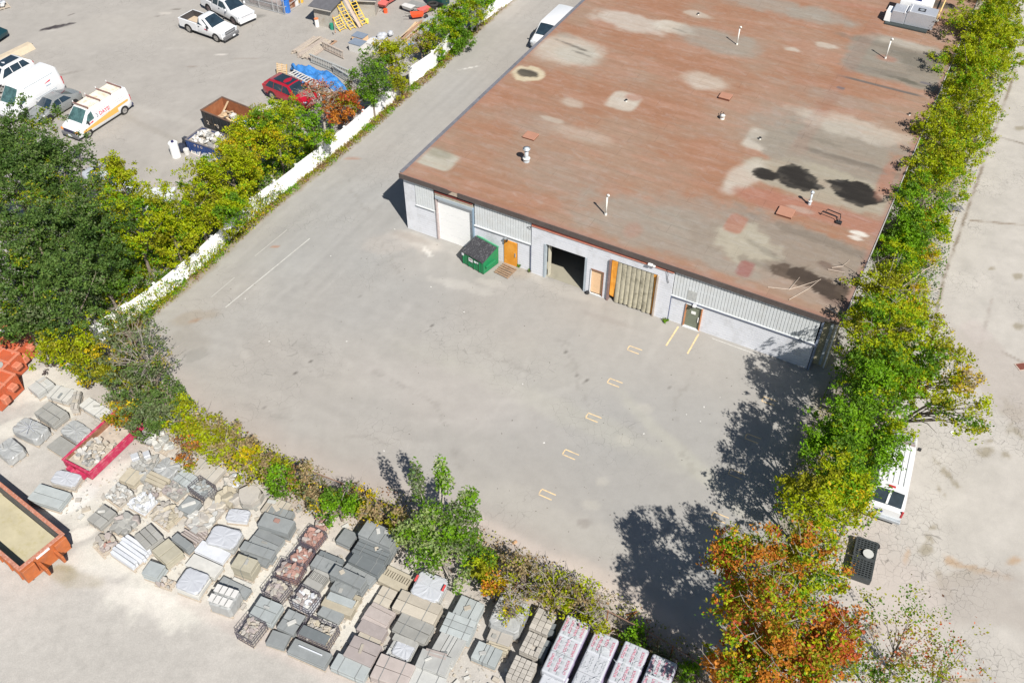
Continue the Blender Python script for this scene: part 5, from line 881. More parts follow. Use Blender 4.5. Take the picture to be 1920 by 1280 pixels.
# dark blue car glimpsed behind the tall van
A = G(8, 168); v4, P4 = vehicle("hatchback", "dark navy car peeking out behind the tall white van", "car", tuple(A + VD * .4), tuple(A - VD * 2.3), 1, 1.8, SED(), paint("navy_paint", (.02, .03, .08)), "vans and cars parked at the left", wr=.32, shield=(1.05, .35, .92, .9), rear=(-1.55, -.7, .9, .9), win=[(.8, .25, -.15, -.15, .08, .9), (-.22, -.22, -1.2, -.75, .08, .9)]); lights(v4, 2.1, .66, .62, (.3, .3, .14), -2.28, .78, .66, .14)
# SUVs
SUV = [(2.4, .78, .42, .78, .92, .7), (2.25, .94, .3, .9, 1.02, .84), (1.15, .97, .27, 1.06, 1.16, .86), (.45, .97, .27, 1.1, 1.74, .68), (-.2, .97, .27, 1.1, 1.80, .69), (-1.7, .97, .27, 1.1, 1.76, .68), (-2.3, .95, .3, 1.1, 1.3, .84), (-2.42, .9, .4, .95, 1.1, .8)]
A = G(40, 155); dN = VD; v5, P5 = vehicle("white_suv", "white estate car with dark roof glass cut off by the left edge", "car", tuple(A + dN * 2.0), tuple(A - dN * .9), 1, 1.94, SUV, vwhite, "vans and cars parked at the left", wr=.36, shield=(1.15, .45, .92, .9), rear=(-2.3, -1.7, .88, .9), win=[(.95, .35, -.15, -.15, .08, .9), (-.22, -.22, -1.1, -1.1, .08, .9), (-1.17, -1.17, -2.0, -1.65, .08, .9)])
flat(v5, "glass_roof", [(.3, -.5, 1.81), (.3, .5, 1.81), (-1.5, .5, 1.825), (-1.5, -.5, 1.825)], glass); lights(v5, 2.2, .72, .9, (.3, .3, .16), -2.4, 1.05, .82, .2)
redp = paint("ruby_red_paint", (.36, .006, .02), .8); v6, P6 = vehicle("red_suv", "ruby red SUV with black panoramic roof nose under the bare shrub", "car", (566, 210), (504, 184), -1, 2.0, [(a * 1.04, b, c, d, e, f) for a, b, c, d, e, f in SUV], redp, None, wr=.39, wb=2.9, shield=(1.15 * 1.04, .45 * 1.04, .92, .9), rear=(-2.3 * 1.04, -1.7 * 1.04, .88, .9), win=[(.95, .35, -.15, -.15, .06, .88), (-.2, -.2, -1.15, -1.15, .06, .88), (-1.2, -1.2, -2.1, -1.7, .06, .88)])
flat(v6, "glass_roof", [(.35, -.56, 1.79), (.35, .56, 1.79), (-1.35, .56, 1.83), (-1.35, -.56, 1.83)], glass); lights(v6, 2.3, .75, .9, (.3, .3, .16), -2.5, 1.05, .85, .2); mirrors(v6, .85, .98, 1.12, redp); pbox(v6, "sill", (0, 0, .3), (4.6, 1.98, .12), pm("purple_black_sill", (.03, .02, .04), .1))
flat(v6, "roof_seam", [(-.45, -.56, 1.835), (-.45, .56, 1.835), (-.48, .56, 1.835), (-.48, -.56, 1.835)], blk)
# pickups
def pickup(label, f, r, crew, grill, wb, L0, rimm=rim, bump=greyp):
    nose = wb / 2 + .95; cf = wb / 2 - .42; rf = cf - .95; rb = rf - (1.75 if crew else .75); bed0 = rb - .18
    st = [(nose, .84, .5, .85, 1.0, .76), (nose - .15, .98, .38, .98, 1.14, .88), (cf, 1.0, .34, 1.14, 1.24, .88), (rf, 1.0, .34, 1.2, 1.86, .72), (rb + .15, 1.0, .34, 1.2, 1.90, .72), (rb, 1.0, .34, 1.2, 1.84, .72), (bed0, 1.0, .34, 1.18, 1.24, .86)]
    win = [(cf - .2, rf - .1, rf - .75, rf - .75, .08, .88)] + ([(rf - .85, rf - .85, rb + .12, rb + .15, .08, .88)] if crew else [])
    root, P = vehicle("pickup_truck", label, "pickup", f, r, -1, 2.02, st, vwhite, "white pickups parked at the top", wb=wb, wr=.41, win=win, shield=(cf, rf, .92, .9), rear=(bed0, rb, .8, .85), rimm=rimm, ww=.27, arch=True)
    tail = -wb / 2 - 1.15; bl = bed0 - tail; cx = (bed0 + tail) / 2; liner = pm("bed_liner", (.06, .055, .055), .2, 5, .8)
    for s in (1, -1):
        m = MB(); m.chbox((cx, s * .93, .85), (bl, .14, .80), vwhite, .03); b = m.build("bed_side", root); pbox(root, "bed_liner", (cx, s * .855, .95), (bl - .1, .02, .6), liner)
        xw = -wb / 2; K = 14; m = MB(); ya = s * 1.004; m.add([(xw + math.cos(math.pi * k / K) * .5, ya, .41 + math.sin(math.pi * k / K) * .49) for k in range(K + 1)], [tuple(range(K + 1))], blk); m.build("wheel_arch", root)
    pbox(root, "tailgate", (tail + .05, 0, .85), (.1, 1.75, .8), vwhite, .03); pbox(root, "bed_liner", (tail + .13, 0, .95), (.02, 1.7, .6), liner); pbox(root, "bed_liner", (bed0 - .02, 0, .95), (.03, 1.7, .6), liner)
    if crew: pbox(root, "bed_cover", (cx, 0, 1.25), (bl - .05, 1.8, .05), pm("black_cover", (.05, .055, .06), .1), .01)
    else: pbox(root, "bed_floor", (cx, 0, .62), (bl - .2, 1.68, .06), pm("sandy_bed", (.50, .40, .29), .1, 4, .9))
    lights(root, nose - .06, .76, .98, (.16, .34, .2), tail + .02, 1.0, .93, .32); pbox(root, "grille", (nose + .0, 0, .93), (.1, 1.3, .3), grill, .02); pbox(root, "bumper", (nose + .06, 0, .56), (.2, 1.94, .28), bump, .05); pbox(root, "grille_bar", (nose + .055, 0, .95), (.03, 1.25, .05), steelm)
    pbox(root, "licence_plate", (nose + .17, .25, .5), (.02, .3, .13), plate); mirrors(root, cf - .35, 1.0, 1.3, blk if not crew else vwhite); pbox(root, "rear_bumper", (tail - .06, 0, .5), (.16, 1.9, .2), blk, .03); pbox(root, "sill", (0, 0, .36), (wb - 1.2, 1.9, .1), blk)
    for s in (1, -1): pbox(root, "door_handle", (rf - .62, s * 1.02, 1.05), (.16, .03, .05), blk)
    return root
pk1 = pickup("white single cab pickup with an open bed and black bumper", (407, 79.7), (355.6, 61.9), False, greyp, 3.5, 5.3); swoosh(pk1, .7, -1.02, .95, .5, .18)
pk2 = pickup("white crew cab pickup with covered bed at the top edge", (443.8, 49.7), (388.4, 21.6), True, pm("white_grille", (.6, .6, .62), .1), 3.9, 6.0, pm("dark_rim", (.20, .16, .17), .2, 6, .4, .5), vwhite); flat(pk2, "sunroof", [(.62, -.4, 1.94), (.62, .4, 1.94), (-.05, .4, 1.945), (-.05, -.4, 1.945)], glass)
# van on the driveway behind the roof edge, and the cargo van by the right tree line
c = L2W(-3.35, 30.2); dV = -V2; v7, P7 = vehicle("cargo_van", "white van on the driveway cut by the warehouse roof edge", "van", tuple(c + dV * 1.9 + U2 * 1.0), tuple(c - dV * 1.9 + U2 * 1.0), 1, 2.0, VST, vwhite, None, shield=(2.12, 1.28, .9, .86), win=[(1.95, 1.42, 1.0, 1.0, .08, .82)], glassm=glass); lights(v7, 2.84, .78, .86, (.2, .32, .16), -2.93, 1.1, .9, .5); mirrors(v7, 1.75, 1.0, 1.3, blk)
RB = G(1722, 978, 0); RD_ = (G(1733, 845, 0) - RB).normalized(); RD_ = Vector((math.sin(rad(24.5)), math.cos(rad(24.5)), 0))
rr0 = G(1688, 962); v8, P8 = vehicle("cargo_van", "white cargo van with ribbed roof parked under the right trees", "van", tuple(rr0 + RD_ * 4.0), tuple(rr0), -1, 2.02, VST[:5] + [(-2.42, 1.0, .32, 1.2, 2.10, .82), (-2.78, .98, .36, 1.15, 1.30, .90), (-2.95, .95, .42, 1.05, 1.12, .88)], vwhite, None, rear=(-2.78, -2.42, .86, .86), shield=(2.12, 1.28, .9, .86), win=[(1.95, 1.42, 1.0, 1.0, .08, .82)], glassm=glass)
for y in (-.55, -.28, 0, .28, .55): pbox(v8, "roof_rib", (-.55, y, 2.145), (2.8, .03, .02), pm("rib_shadow_grey", (.45, .46, .48), .2, 3))
flat(v8, "visor_band", [(1.2, -.7, 2.13), (1.2, .7, 2.13), (1.02, .74, 2.14), (1.02, -.74, 2.14)], pm("brown_grey_band", (.28, .22, .22), .2))
pbox(v8, "rear_pillar", (-2.63, 0, 1.72), (.75, .12, .06), vwhite, ry=rad(-65))
for s in (1, -1): pbox(v8, "tail_light", (-2.93, s * .9, 1.05), (.08, .12, .5), redl, .02)
pbox(v8, "brake_light", (-2.2, 0, 2.15), (.1, .35, .07), redl); pbox(v8, "rear_bumper", (-3.02, 0, .48), (.2, 1.96, .2), steelm, .03); pbox(v8, "licence_plate", (-2.95, .25, .85), (.03, .42, .16), pm("blue_plate", (.04, .05, .2), .1)); mirrors(v8, 1.75, 1.0, 1.3, blk)
# ---------------------------------------------------------------- skips and dumpsters
def frame_from(p0, p1, z=0):
    a, b = G(*p0, z), G(*p1, z); d = b - a; return a, d.length, math.atan2(d.y, d.x)
def skip(name, label, cat, corner, dirpx, L_, Wd, Hh, mo, mi_, ribs=8, wall=.09, floor=None, z0=.12, rimw=.12, rimmat=None, side=1, group=None):
    """open box: corner = rim corner pixel, runs L_ along dirpx and Wd to its left (side=1) or right"""
    a = G(*corner, Hh + z0); b = G(*dirpx, Hh + z0); d = (b - a).normalized(); an = math.atan2(d.y, d.x); root = thing(name, label, cat, (a.x, a.y, 0), an, group)
    s = side; cy = s * Wd / 2; rimmat = rimmat or mo; t = wall
    for nm, c, dm in [("side_wall", (L_ / 2, s * t / 2, z0 + Hh / 2), (L_, t, Hh)), ("side_wall", (L_ / 2, s * (Wd - t / 2), z0 + Hh / 2), (L_, t, Hh)), ("end_wall", (t / 2, cy, z0 + Hh / 2), (t, Wd - 2 * t, Hh)), ("end_wall", (L_ - t / 2, cy, z0 + Hh / 2), (t, Wd - 2 * t, Hh))]: pbox(root, nm, c, dm, mo)
    m = MB(); i = t + .004
    m.box((L_ / 2, s * (i + .005), z0 + Hh / 2), (L_ - 2 * t, .01, Hh - .02), mi_); m.box((L_ / 2, s * (Wd - i - .005), z0 + Hh / 2), (L_ - 2 * t, .01, Hh - .02), mi_); m.box((i + .005, cy, z0 + Hh / 2), (.01, Wd - 2 * t - .04, Hh - .02), mi_); m.box((L_ - i - .005, cy, z0 + Hh / 2), (.01, Wd - 2 * t - .04, Hh - .02), mi_); m.build("lining", root)
    pbox(root, "floor", (L_ / 2, cy, z0 + .04), (L_ - 2 * t, Wd - 2 * t, .08), floor or mi_)
    m = MB()
    for c, dm in [((L_ / 2, s * (t / 2 - .02), z0 + Hh + .03), (L_ + .06, rimw, .08)), ((L_ / 2, s * (Wd - t / 2 + .02), z0 + Hh + .03), (L_ + .06, rimw, .08)), ((t / 2, cy, z0 + Hh + .032), (rimw, Wd, .08)), ((L_ - t / 2, cy, z0 + Hh + .032), (rimw, Wd, .08))]: m.chbox(c, dm, rimmat, .015)
    m.build("rim", root)
    for k in range(ribs):
        x = L_ * (k + .5) / ribs
        for y in (-s * .035, s * (Wd + .035)): pbox(root, "rib", (x, y, z0 + Hh / 2 - .03), (.08, .07, Hh - .06), mo)
    for y in (s * .3, s * (Wd - .3)): pbox(root, "skid", (L_ / 2, y, z0 / 2), (L_ * .96, .1, z0), pm("dark_steel", (.05, .045, .045), .2))
    return root
orp = pm("faded_orange_steel", (.40, .115, .035), .18, 3, .6, stain=(.32, .12, .07), stain_amt=.8, sscale=2.5); orim = pm("worn_rim", (.40, .16, .10), .2, 6, .7, stain=(.6, .5, .45), stain_amt=.5, sscale=8)
sand = pm("silty_residue", (.42, .38, .26), .12, .8, .9, stain=(.33, .29, .14), stain_amt=.7, sscale=1.2)
ro = skip("roll_off_container", "huge orange roll off container with silty floor at the lower left", "skip", (119, 1002), (0, 906), 7.0, 2.55, 1.25, orp, pm("inner_grey_steel", (.09, .095, .10), .3, 2, .8, stain=(.3, .2, .13), stain_amt=.5), 8, .1, sand, .22, .2, orim, side=1)
for y in (.75, 1.65): pbox(ro, "hoist_rail", (-.35, y, .75), (.7, .14, .5), orp, .02)
pbox(ro, "end_beam", (-.12, .35, 1.05), (.16, .7, .75), orp, .02); pbox(ro, "end_beam", (-.12, 2.2, 1.05), (.16, .7, .75), orp, .02); pbox(ro, "label_plate", (-.06, 1.28, 1.42), (.02, .75, .14), plate)
pbox(ro, "mud", (3.0, 1.25, .36), (5.6, 2.2, .06), sand)
rp2 = pm("crimson_steel", (.42, .025, .08), .15, 3, .6, stain=(.45, .25, .25), stain_amt=.6, sscale=3)
rs_ = skip("long_low_skip", "low crimson skip holding broken stone rubble", "skip", (117, 862), (209, 777), 4.1, 2.05, .55, rp2, pm("rusty_inner", (.25, .12, .07), .3, 3, .9, stain=(.4, .3, .22), stain_amt=.6), 0, .08, pm("rubble_dust", (.42, .36, .30), .2, 3, .95), .1, .13, rp2, side=-1)
m = MB(); m.box((-.15, -1.1, .35), (.25, 1.3, .25), rp2); m.build("tow_beam", rs_); m = MB(); m.tube([(-.3, -.9, .5), (-.1, -1.0, .6)], .09, rp2, 8); m.build("winch", rs_)
brn = pm("dumpster_brown_inner", (.26, .095, .04), .2, 2, .85, stain=(.36, .16, .08), stain_amt=.6); blkst = pm("black_steel", (.03, .032, .035), .2, 3, .6, stain=(.1, .07, .05))
bd = skip("open_dumpster", "long black dumpster, rusty brown inside, half full of builders' waste", "dumpster", (376, 207), (447, 236), 5.8, 2.4, 1.6, blkst, brn, 7, .08, brn, .14, .12, pm("rim_brown", (.13, .08, .06), .2), side=1)
flat(bd, "number_plate", [(.75, -.085, .85), (1.1, -.085, .85), (1.1, -.085, 1.2), (.75, -.085, 1.2)], blkst); o = link("lettering", text_mesh("2", .5, pm("cream_print", (.7, .6, .5), .1), 0, True), bd, (.65, -.09, .85)); o.rotation_euler = (rad(90), 0, 0); o = link("lettering", text_mesh("0", .5, MATS["cream_print"], 0, True), bd, (1.75, -.09, .85)); o.rotation_euler = (rad(90), 0, 0)
blu = pm("navy_skip", (.02, .05, .17), .2, 3, .6, stain=(.12, .13, .18), stain_amt=.5, sscale=4); bs = skip("rubble_skip", "navy blue skip heaped with white plasterboard rubble", "skip", (347, 262), (410, 283), 3.1, 2.0, .95, blu, blu, 5, .07, blu, .1, .1, pm("skip_rim_grey", (.15, .14, .15), .3), side=1)
m = MB(); m.box((-.45, .6, .45), (.8, .35, .5), pm("dark_grey_canvas", (.05, .055, .07), .3)); m.build("hitch", bs)
for k in range(3): o = link("lettering", text_mesh("OEO"[k], .24, MATS["cream_print"], 0, True), bs, (1.0 + k * .33, -.085, .85)); o.rotation_euler = (rad(90), 0, 0)
def debris(root, x0, x1, y0, y1, z, n, mats, smin, smax, seed, hump=.3, name="debris"):
    r = random.Random(seed)
    for i in range(n):
        m = MB(); x, y = r.uniform(x0, x1), r.uniform(y0, y1); s = r.uniform(smin, smax); u = (x - x0) / (x1 - x0) - .5; v = (y - y0) / (y1 - y0) - .5
        hz = z + hump * max(0, 1 - 3.2 * (u * u + v * v)) + r.uniform(-.05, .08); n_ = r.choice([4, 5, 6]); poly = [(math.cos(6.28 * k / n_ + r.uniform(-.3, .3)) * s * r.uniform(.6, 1), math.sin(6.28 * k / n_ + r.uniform(-.3, .3)) * s * r.uniform(.5, .9)) for k in range(n_)]
        h = r.uniform(.25, .7) * s; m.prism(poly, -h / 2, h / 2, r.choice(mats), [(a * .85, b * .85) for a, b in poly]); o = m.build(name, root, loc=(x, y, hz), rz=r.uniform(0, 6.28)); o.rotation_euler.x = r.uniform(-.5, .5); o.rotation_euler.y = r.uniform(-.5, .5)
plas = pm("broken_plaster", (.46, .445, .42), .1, 5, .9); plas2 = pm("cream_stone", (.40, .36, .30), .15, 4, .95, bump=.3); plas3 = pm("grey_stone", (.28, .275, .26), .15, 4, .95, bump=.3); whp = pm("white_rubble", (.55, .54, .52), .06, 5, .9)
pbox(bs, "fill", (1.55, 1.0, .6), (2.9, 1.8, .7), plas2); debris(bs, .2, 2.9, .2, 1.8, 1.0, 62, [plas, whp, whp, plas3, plas2], .14, .34, 3, .35)
pbox(rs_, "fill", (1.1, -1.0, .3), (1.9, 1.8, .3), plas2); debris(rs_, .2, 2.2, -1.85, -.2, .5, 55, [plas2, plas2, plas3, plas], .12, .3, 4, .3, "rubble_stone"); debris(rs_, 2.2, 3.9, -1.85, -.2, .22, 18, [plas2, plas3], .06, .14, 5, .05, "rubble_stone")
tim = pm("pale_timber", (.58, .43, .27), .15, 6, .85); blt = pm("blue_plastic", (.05, .25, .62), .1, 3, .5); cb = pm("cardboard", (.42, .30, .19), .12, 4, .9)
pbox(bd, "fill", (3.0, 1.2, .45), (5.3, 2.1, .5), cb); debris(bd, .7, 5.2, .2, 2.1, .85, 58, [cb, plas, tim, whp, blkst, whp, tim, blt], .14, .42, 6, .45)
m = MB(); m.box((1.2, 1.6, 1.15), (2.4, .14, .05), tim, rz=-.45, ry=-.38); m.build("plank", bd); m = MB(); m.box((.6, 2.0, 1.2), (1.3, .2, .04), tim, rz=1.2, ry=-.9); m.build("plank", bd); m = MB(); m.box((2.2, .9, 1.1), (1.8, .12, .05), tim, rz=-.2, ry=.1); m.build("plank", bd)
# rear-load orange bins at the left edge
obin = pm("orange_red_bin", (.46, .10, .04), .12, 2.5, .55, stain=(.36, .10, .06), stain_amt=.6); obin2 = pm("bin_rim", (.50, .17, .10), .15, 5, .6)
for i, (px, py, L_, lb) in enumerate([(60, 676, 2.6, "orange red steel bin stacked nearest the tree with white poster"), (34, 712, 2.4, "orange red steel bin in the middle with a round hatch"), (26, 752, 2.6, "orange red steel bin lowest at the left edge")]):
    g = G(px, py, 0); t = thing("steel_bin", lb, "bin", (g.x, g.y, 0), UA + .12, "orange bins at the left edge"); m = MB(); W2 = 1.9
    m.prism([(-L_, -W2 / 2), (0, -W2 / 2), (0, W2 / 2), (-L_, W2 / 2)], .1, 1.5, obin, [(-L_ + .1, -W2 / 2 + .25), (0, -W2 / 2 + .25), (0, W2 / 2), (-L_ + .1, W2 / 2)]); m.build("hull", t)
    for y in (-W2 / 2 + .02, 0, W2 / 2 - .1): m = MB(); m.chbox((-L_ / 2, y, 1.5 - (.1 if y < 0 else 0)), (L_ + .1, .16, .16), obin2, .03); m.build("beam", t)
    for x in (-.05, -L_ * .5, -L_ + .1): m = MB(); m.chbox((x, 0, 1.52), (.16, W2, .1), obin2, .03); m.build("cross_beam", t)
    m = MB(); m.chbox((.2, .25, 1.1), (.45, .5, .3), obin2, .05); m.build("bracket", t); m = MB(); m.chbox((.2, -.5, .8), (.4, .4, .5), obin2, .05); m.build("bracket", t)
    if i == 0: m = MB(); m.box((-.5, -.55, 1.47), (.7, .5, .02), plate, 0); m.build("poster", t); m = MB(); m.box((-1.9, .5, 1.52), (.5, .3, .02), plate); m.build("poster", t)
    if i == 1: m = MB(); m.tube([(-.5, -.45, 1.42), (-.5, -.45, 1.53)], .36, pm("grey_hatch", (.30, .31, .29), .2), 14); m.build("hatch", t)
# green front-load dumpster beside the shutter door
gr = pm("dumpster_green", (.012, .20, .075), .12, 3, .5, stain=(.05, .12, .06), stain_amt=.7, sscale=3); lid = pm("black_ribbed_lid", (.045, .045, .05), .2, 6, .5, stain=(.25, .25, .26), stain_amt=.6, sscale=5)
a, b = G(867, 493), G(907, 516); gd_ = (b - a); an = math.atan2(gd_.y, gd_.x); L_ = gd_.length; t = thing("green_dumpster", "green dumpster with black ribbed lid beside the orange door", "dumpster", tuple(a), an); Dp = 1.55
m = MB(); P = [(0, 0, .08), (L_, 0, .08), (L_, Dp, .08), (0, Dp, .08), (0, 0, 1.05), (L_, 0, 1.05), (L_, Dp, 1.5), (0, Dp, 1.5)]; m.add(P, BF, gr); m.build("body", t)
for k in range(2):
    w_ = L_ / 2; m = MB(); P = [(k * w_ + .01, -.06, 1.06), (k * w_ + w_ - .01, -.06, 1.06), (k * w_ + w_ - .01, Dp - .15, 1.52), (k * w_ + .01, Dp - .15, 1.52)]; P += [(x, y, z + .05) for x, y, z in P]; m.add(P, BF, lid); lo = m.build("lid", t)
    for j in range(7): x = k * w_ + w_ * (j + .5) / 7; m = MB(); P = [(x - .03, -.05, 1.11), (x + .03, -.05, 1.11), (x + .03, Dp - .17, 1.57), (x - .03, Dp - .17, 1.57)]; P += [(q[0], q[1], q[2] + .03) for q in P]; m.add(P, BF, lid); m.build("lid_rib", lo)
for k in range(4): pbox(t, "front_rib", (L_ * (k + .5) / 4 - .1, -.03, .55), (.05, .05, .9), gr)
m = MB(); m.chbox((L_ + .1, Dp * .4, .68), (.16, .95, .14), gr, .02); m.build("fork_pocket", t); m = MB(); m.chbox((-.1, Dp * .4, .68), (.16, .95, .14), gr, .02); m.build("fork_pocket", t); pbox(t, "back_rail", (L_ / 2, Dp + .02, 1.5), (L_, .1, .1), pm("pale_green_rail", (.12, .36, .22), .1))
for x, z, w_, h_ in [(.14, .92, .2, .2), (.86, .78, .36, .3), (1.28, .82, .22, .16), (1.5, .85, .12, .1)]: pbox(t, "sticker", (x, -.062, z), (w_, .01, h_), plate)
pbox(t, "sticker", (.86, -.07, .83), (.24, .006, .08), rust)
# ---------------------------------------------------------------- stone yard: pallets of slabs, pavers, rubble
CL = dict(g=(0.279, 0.276, 0.257), lg=(0.369, 0.372, 0.358), dg=(0.131, 0.146, 0.152), mg=(0.211, 0.225, 0.226), w=(0.535, 0.556, 0.589), pw=(0.460, 0.455, 0.428), b=(0.331, 0.308, 0.239), c=(0.385, 0.348, 0.289), p=(0.348, 0.305, 0.284), m=(0.279, 0.245, 0.234), bg=(0.321, 0.348, 0.348), t=(0.376, 0.336, 0.257), r=(0.321, 0.187, 0.155), bl=(0.171, 0.235, 0.251), s=(0.359, 0.336, 0.302))
def smat(k): return pm("stone_" + k, CL[k], .08, rnd=.13, scale=2.2, rough=.85, bump=.15, bscale=25, stain=tuple(min(1, x * 1.25 + .04) for x in CL[k]), stain_amt=.4, sscale=1.6)
palw = pm("pallet_wood", (.43, .37, .30), .18, 6, .9, bump=.2); basket = pm("dark_wire", (.09, .08, .10), .2, 5, .6); film = pm("plastic_film", (.33, .338, .335), .07, 3, .32, bump=.8, bscale=5, spec=.6); filmw = pm("white_wrap", (.43, .445, .475), .03, 2, .35, bump=.5, bscale=4, spec=.5)
_PC = {}; strapm = pm('grey_strap', (.20, .21, .21), .1)
def pallet(root, L_, W_, sl=True):
    m = MB()
    for y in (-W_ / 2 + .06, 0, W_ / 2 - .06): m.box((0, y, .055), (L_, .09, .09), palw)
    n = max(4, int(L_ / .17))
    for i in range(n): m.box((-L_ / 2 + (i + .5) * L_ / n, 0, .112), (L_ / n * .68, W_, .02), palw)
    m.build("pallet", root)
def stones(root, L_, W_, z, n, keys, seed, smin=.1, smax=.22, hump=.12, name="stone"):
    r = random.Random(seed); ms = [smat(k) for k in keys]
    nx = max(2, int(math.sqrt(n * L_ / W_))); ny = max(2, int(n / nx))
    for i in range(nx):
        for j in range(ny):
            x = -L_ / 2 + (i + .5 + r.uniform(-.35, .35)) * L_ / nx; y = -W_ / 2 + (j + .5 + r.uniform(-.35, .35)) * W_ / ny; s = r.uniform(smin, smax)
            k = r.randrange(10); key = (k, round(s, 1), r.choice(keys))
            if key not in _PC:
                q = random.Random(k * 31 + int(s * 10)); n_ = q.choice([5, 6, 7]); poly = [(math.cos(6.28 * a / n_ + q.uniform(-.25, .25)) * q.uniform(.75, 1.15) * 1.2, math.sin(6.28 * a / n_ + q.uniform(-.25, .25)) * q.uniform(.5, .9)) for a in range(n_)]
                m = MB(); h = q.uniform(.3, .7); m.prism([(a * .9, b * .9) for a, b in poly], -h, h * .5, smat(key[2]), poly); m.prism(poly, h * .5, h * .85, None, [(a * .8, b * .8) for a, b in poly]); _PC[key] = m.mesh("stone")
            o = link(name, _PC[key], root, (x, y, z + r.uniform(0, hump)), r.uniform(0, 6.28)); o.scale = (s, s, s); o.rotation_euler.x = r.uniform(-.35, .35); o.rotation_euler.y = r.uniform(-.35, .35)
def slabs(root, L_, W_, h, k, nx=1, ny=1, layers=3, seed=0, over=0.0, z0=.13, name="slab"):
    """layered stack: lower layers one part each, top layer split into nx by ny pieces"""
    r = random.Random(seed); mt = smat(k); th = (h - z0) / layers
    for i in range(layers - 1):
        m = MB(); m.chbox((r.uniform(-.02, .02), r.uniform(-.02, .02), z0 + th * (i + .5)), (L_ - r.uniform(0, .06), W_ - r.uniform(0, .06), th - .022), mt, .012); m.build(name, root, rz=r.uniform(-.012, .012))
    for a in range(nx):
        for b in range(ny):
            m = MB(); lx, ly = L_ / nx, W_ / ny; m.chbox((0, 0, 0), (lx - .03 + over, ly - .03 + over, th - .012), mt, .014); m.build(name, root, loc=(-L_ / 2 + lx * (a + .5), -W_ / 2 + ly * (b + .5), h - th / 2 + r.uniform(-.008, .008)), rz=r.uniform(-.012, .012))
def cage(root, L_, W_, h):
    m = MB()
    for z in (.18, h * .5, h * .78, h): 
        for s in (-1, 1): m.tube([(-L_ / 2, s * W_ / 2, z), (L_ / 2, s * W_ / 2, z)], .016, basket, 4); m.tube([(s * L_ / 2, -W_ / 2, z), (s * L_ / 2, W_ / 2, z)], .016, basket, 4)
    for i in range(7):
        for s in (-1, 1): x = -L_ / 2 + i * L_ / 6; y = -W_ / 2 + i * W_ / 6; m.tube([(x, s * W_ / 2, .1), (x, s * W_ / 2, h)], .012, basket, 4); m.tube([(s * L_ / 2, y, .1), (s * L_ / 2, y, h)], .012, basket, 4)
    m.build("wire_basket", root)
def wrapbox(root, L_, W_, h, mt, seed, top=.72, name="plastic_wrap", sag=.05):
    """soft wrapped load: a rounded box with creases"""
    r = random.Random(seed); m = MB(); N_ = 28; rings = []
    for z, k in [(.12, 1.0), (h * .35, 1.02), (h * .7, 1.0), (h - .06, .985), (h - .015, .955), (h, .9), (h + .01, top * .6), (h + .01, .02)]:
        ring = []
        for i in range(N_):
            t = 2 * math.pi * i / N_; c, s = math.cos(t), math.sin(t); q = (abs(c) ** 9 + abs(s) ** 9) ** (-1 / 9); j = 1 + r.uniform(-.025, .025)
            ring.append((c * q * L_ / 2 * k * j, s * q * W_ / 2 * k * j, z + (r.uniform(-sag, sag * .4) if z > h * .3 and k > .1 else 0)))
        rings.append(ring)
    m.loft(rings, mt, True, False); return m.build(name, root)
def comb(root, L_, W_, h, k, seed, n=11):
    mt = smat(k); m = MB(); m.chbox((0, -W_ * .28, h * .5 + .06), (L_, W_ * .44, h - .12), mt, .015); m.build("block_stack", root); m = MB(); m.chbox((0, W_ * .40, h * .5 + .05), (L_, W_ * .2, h - .14), mt, .015); m.build("block_stack", root)
    for i in range(n): m = MB(); m.chbox((-L_ / 2 + (i + .5) * L_ / n, W_ * .1, h * .5 + .04), (L_ / n * .62, W_ * .38, h - .15), mt, .01); m.build("curb_block", root)
def bars(root, L_, W_, h, k, seed, n=6):
    r = random.Random(seed); mt = smat(k)
    for lay in range(2):
        for i in range(n): 
            if lay and r.random() < .2: continue
            m = MB(); hh = (h - .13) / 2; m.chbox((r.uniform(-.12, .12), -W_ / 2 + (i + .5) * W_ / n, .13 + hh * (lay + .5)), (L_ * r.uniform(.85, 1), W_ / n - .03, hh - .015), mt, .015); m.build("stone_bar", root, rz=r.uniform(-.02, .02))
def pavers(root, L_, W_, h, k, seed, nx=3, ny=4, layers=4):
    r = random.Random(seed); mt = smat(k); th = (h - .13) / layers
    for i in range(layers - 1):
        for a in range(nx):
            m = MB(); m.chbox((-L_ / 2 + L_ / nx * (a + .5), 0, .13 + th * (i + .5)), (L_ / nx - .015, W_ - r.uniform(0, .04), th - .012), mt, .01); m.build("paver_course", root)
    for a in range(nx):
        for b in range(ny):
            if r.random() < .06: continue
            m = MB(); m.chbox((0, 0, 0), (L_ / nx - .02, W_ / ny - .02, th - .01), mt, .016); m.build("paver", root, loc=(-L_ / 2 + L_ / nx * (a + .5) + r.uniform(-.01, .01), -W_ / 2 + W_ / ny * (b + .5), h - th / 2 + r.uniform(-.02, .01)), rz=r.uniform(-.03, .03))
SEEDN = [100]
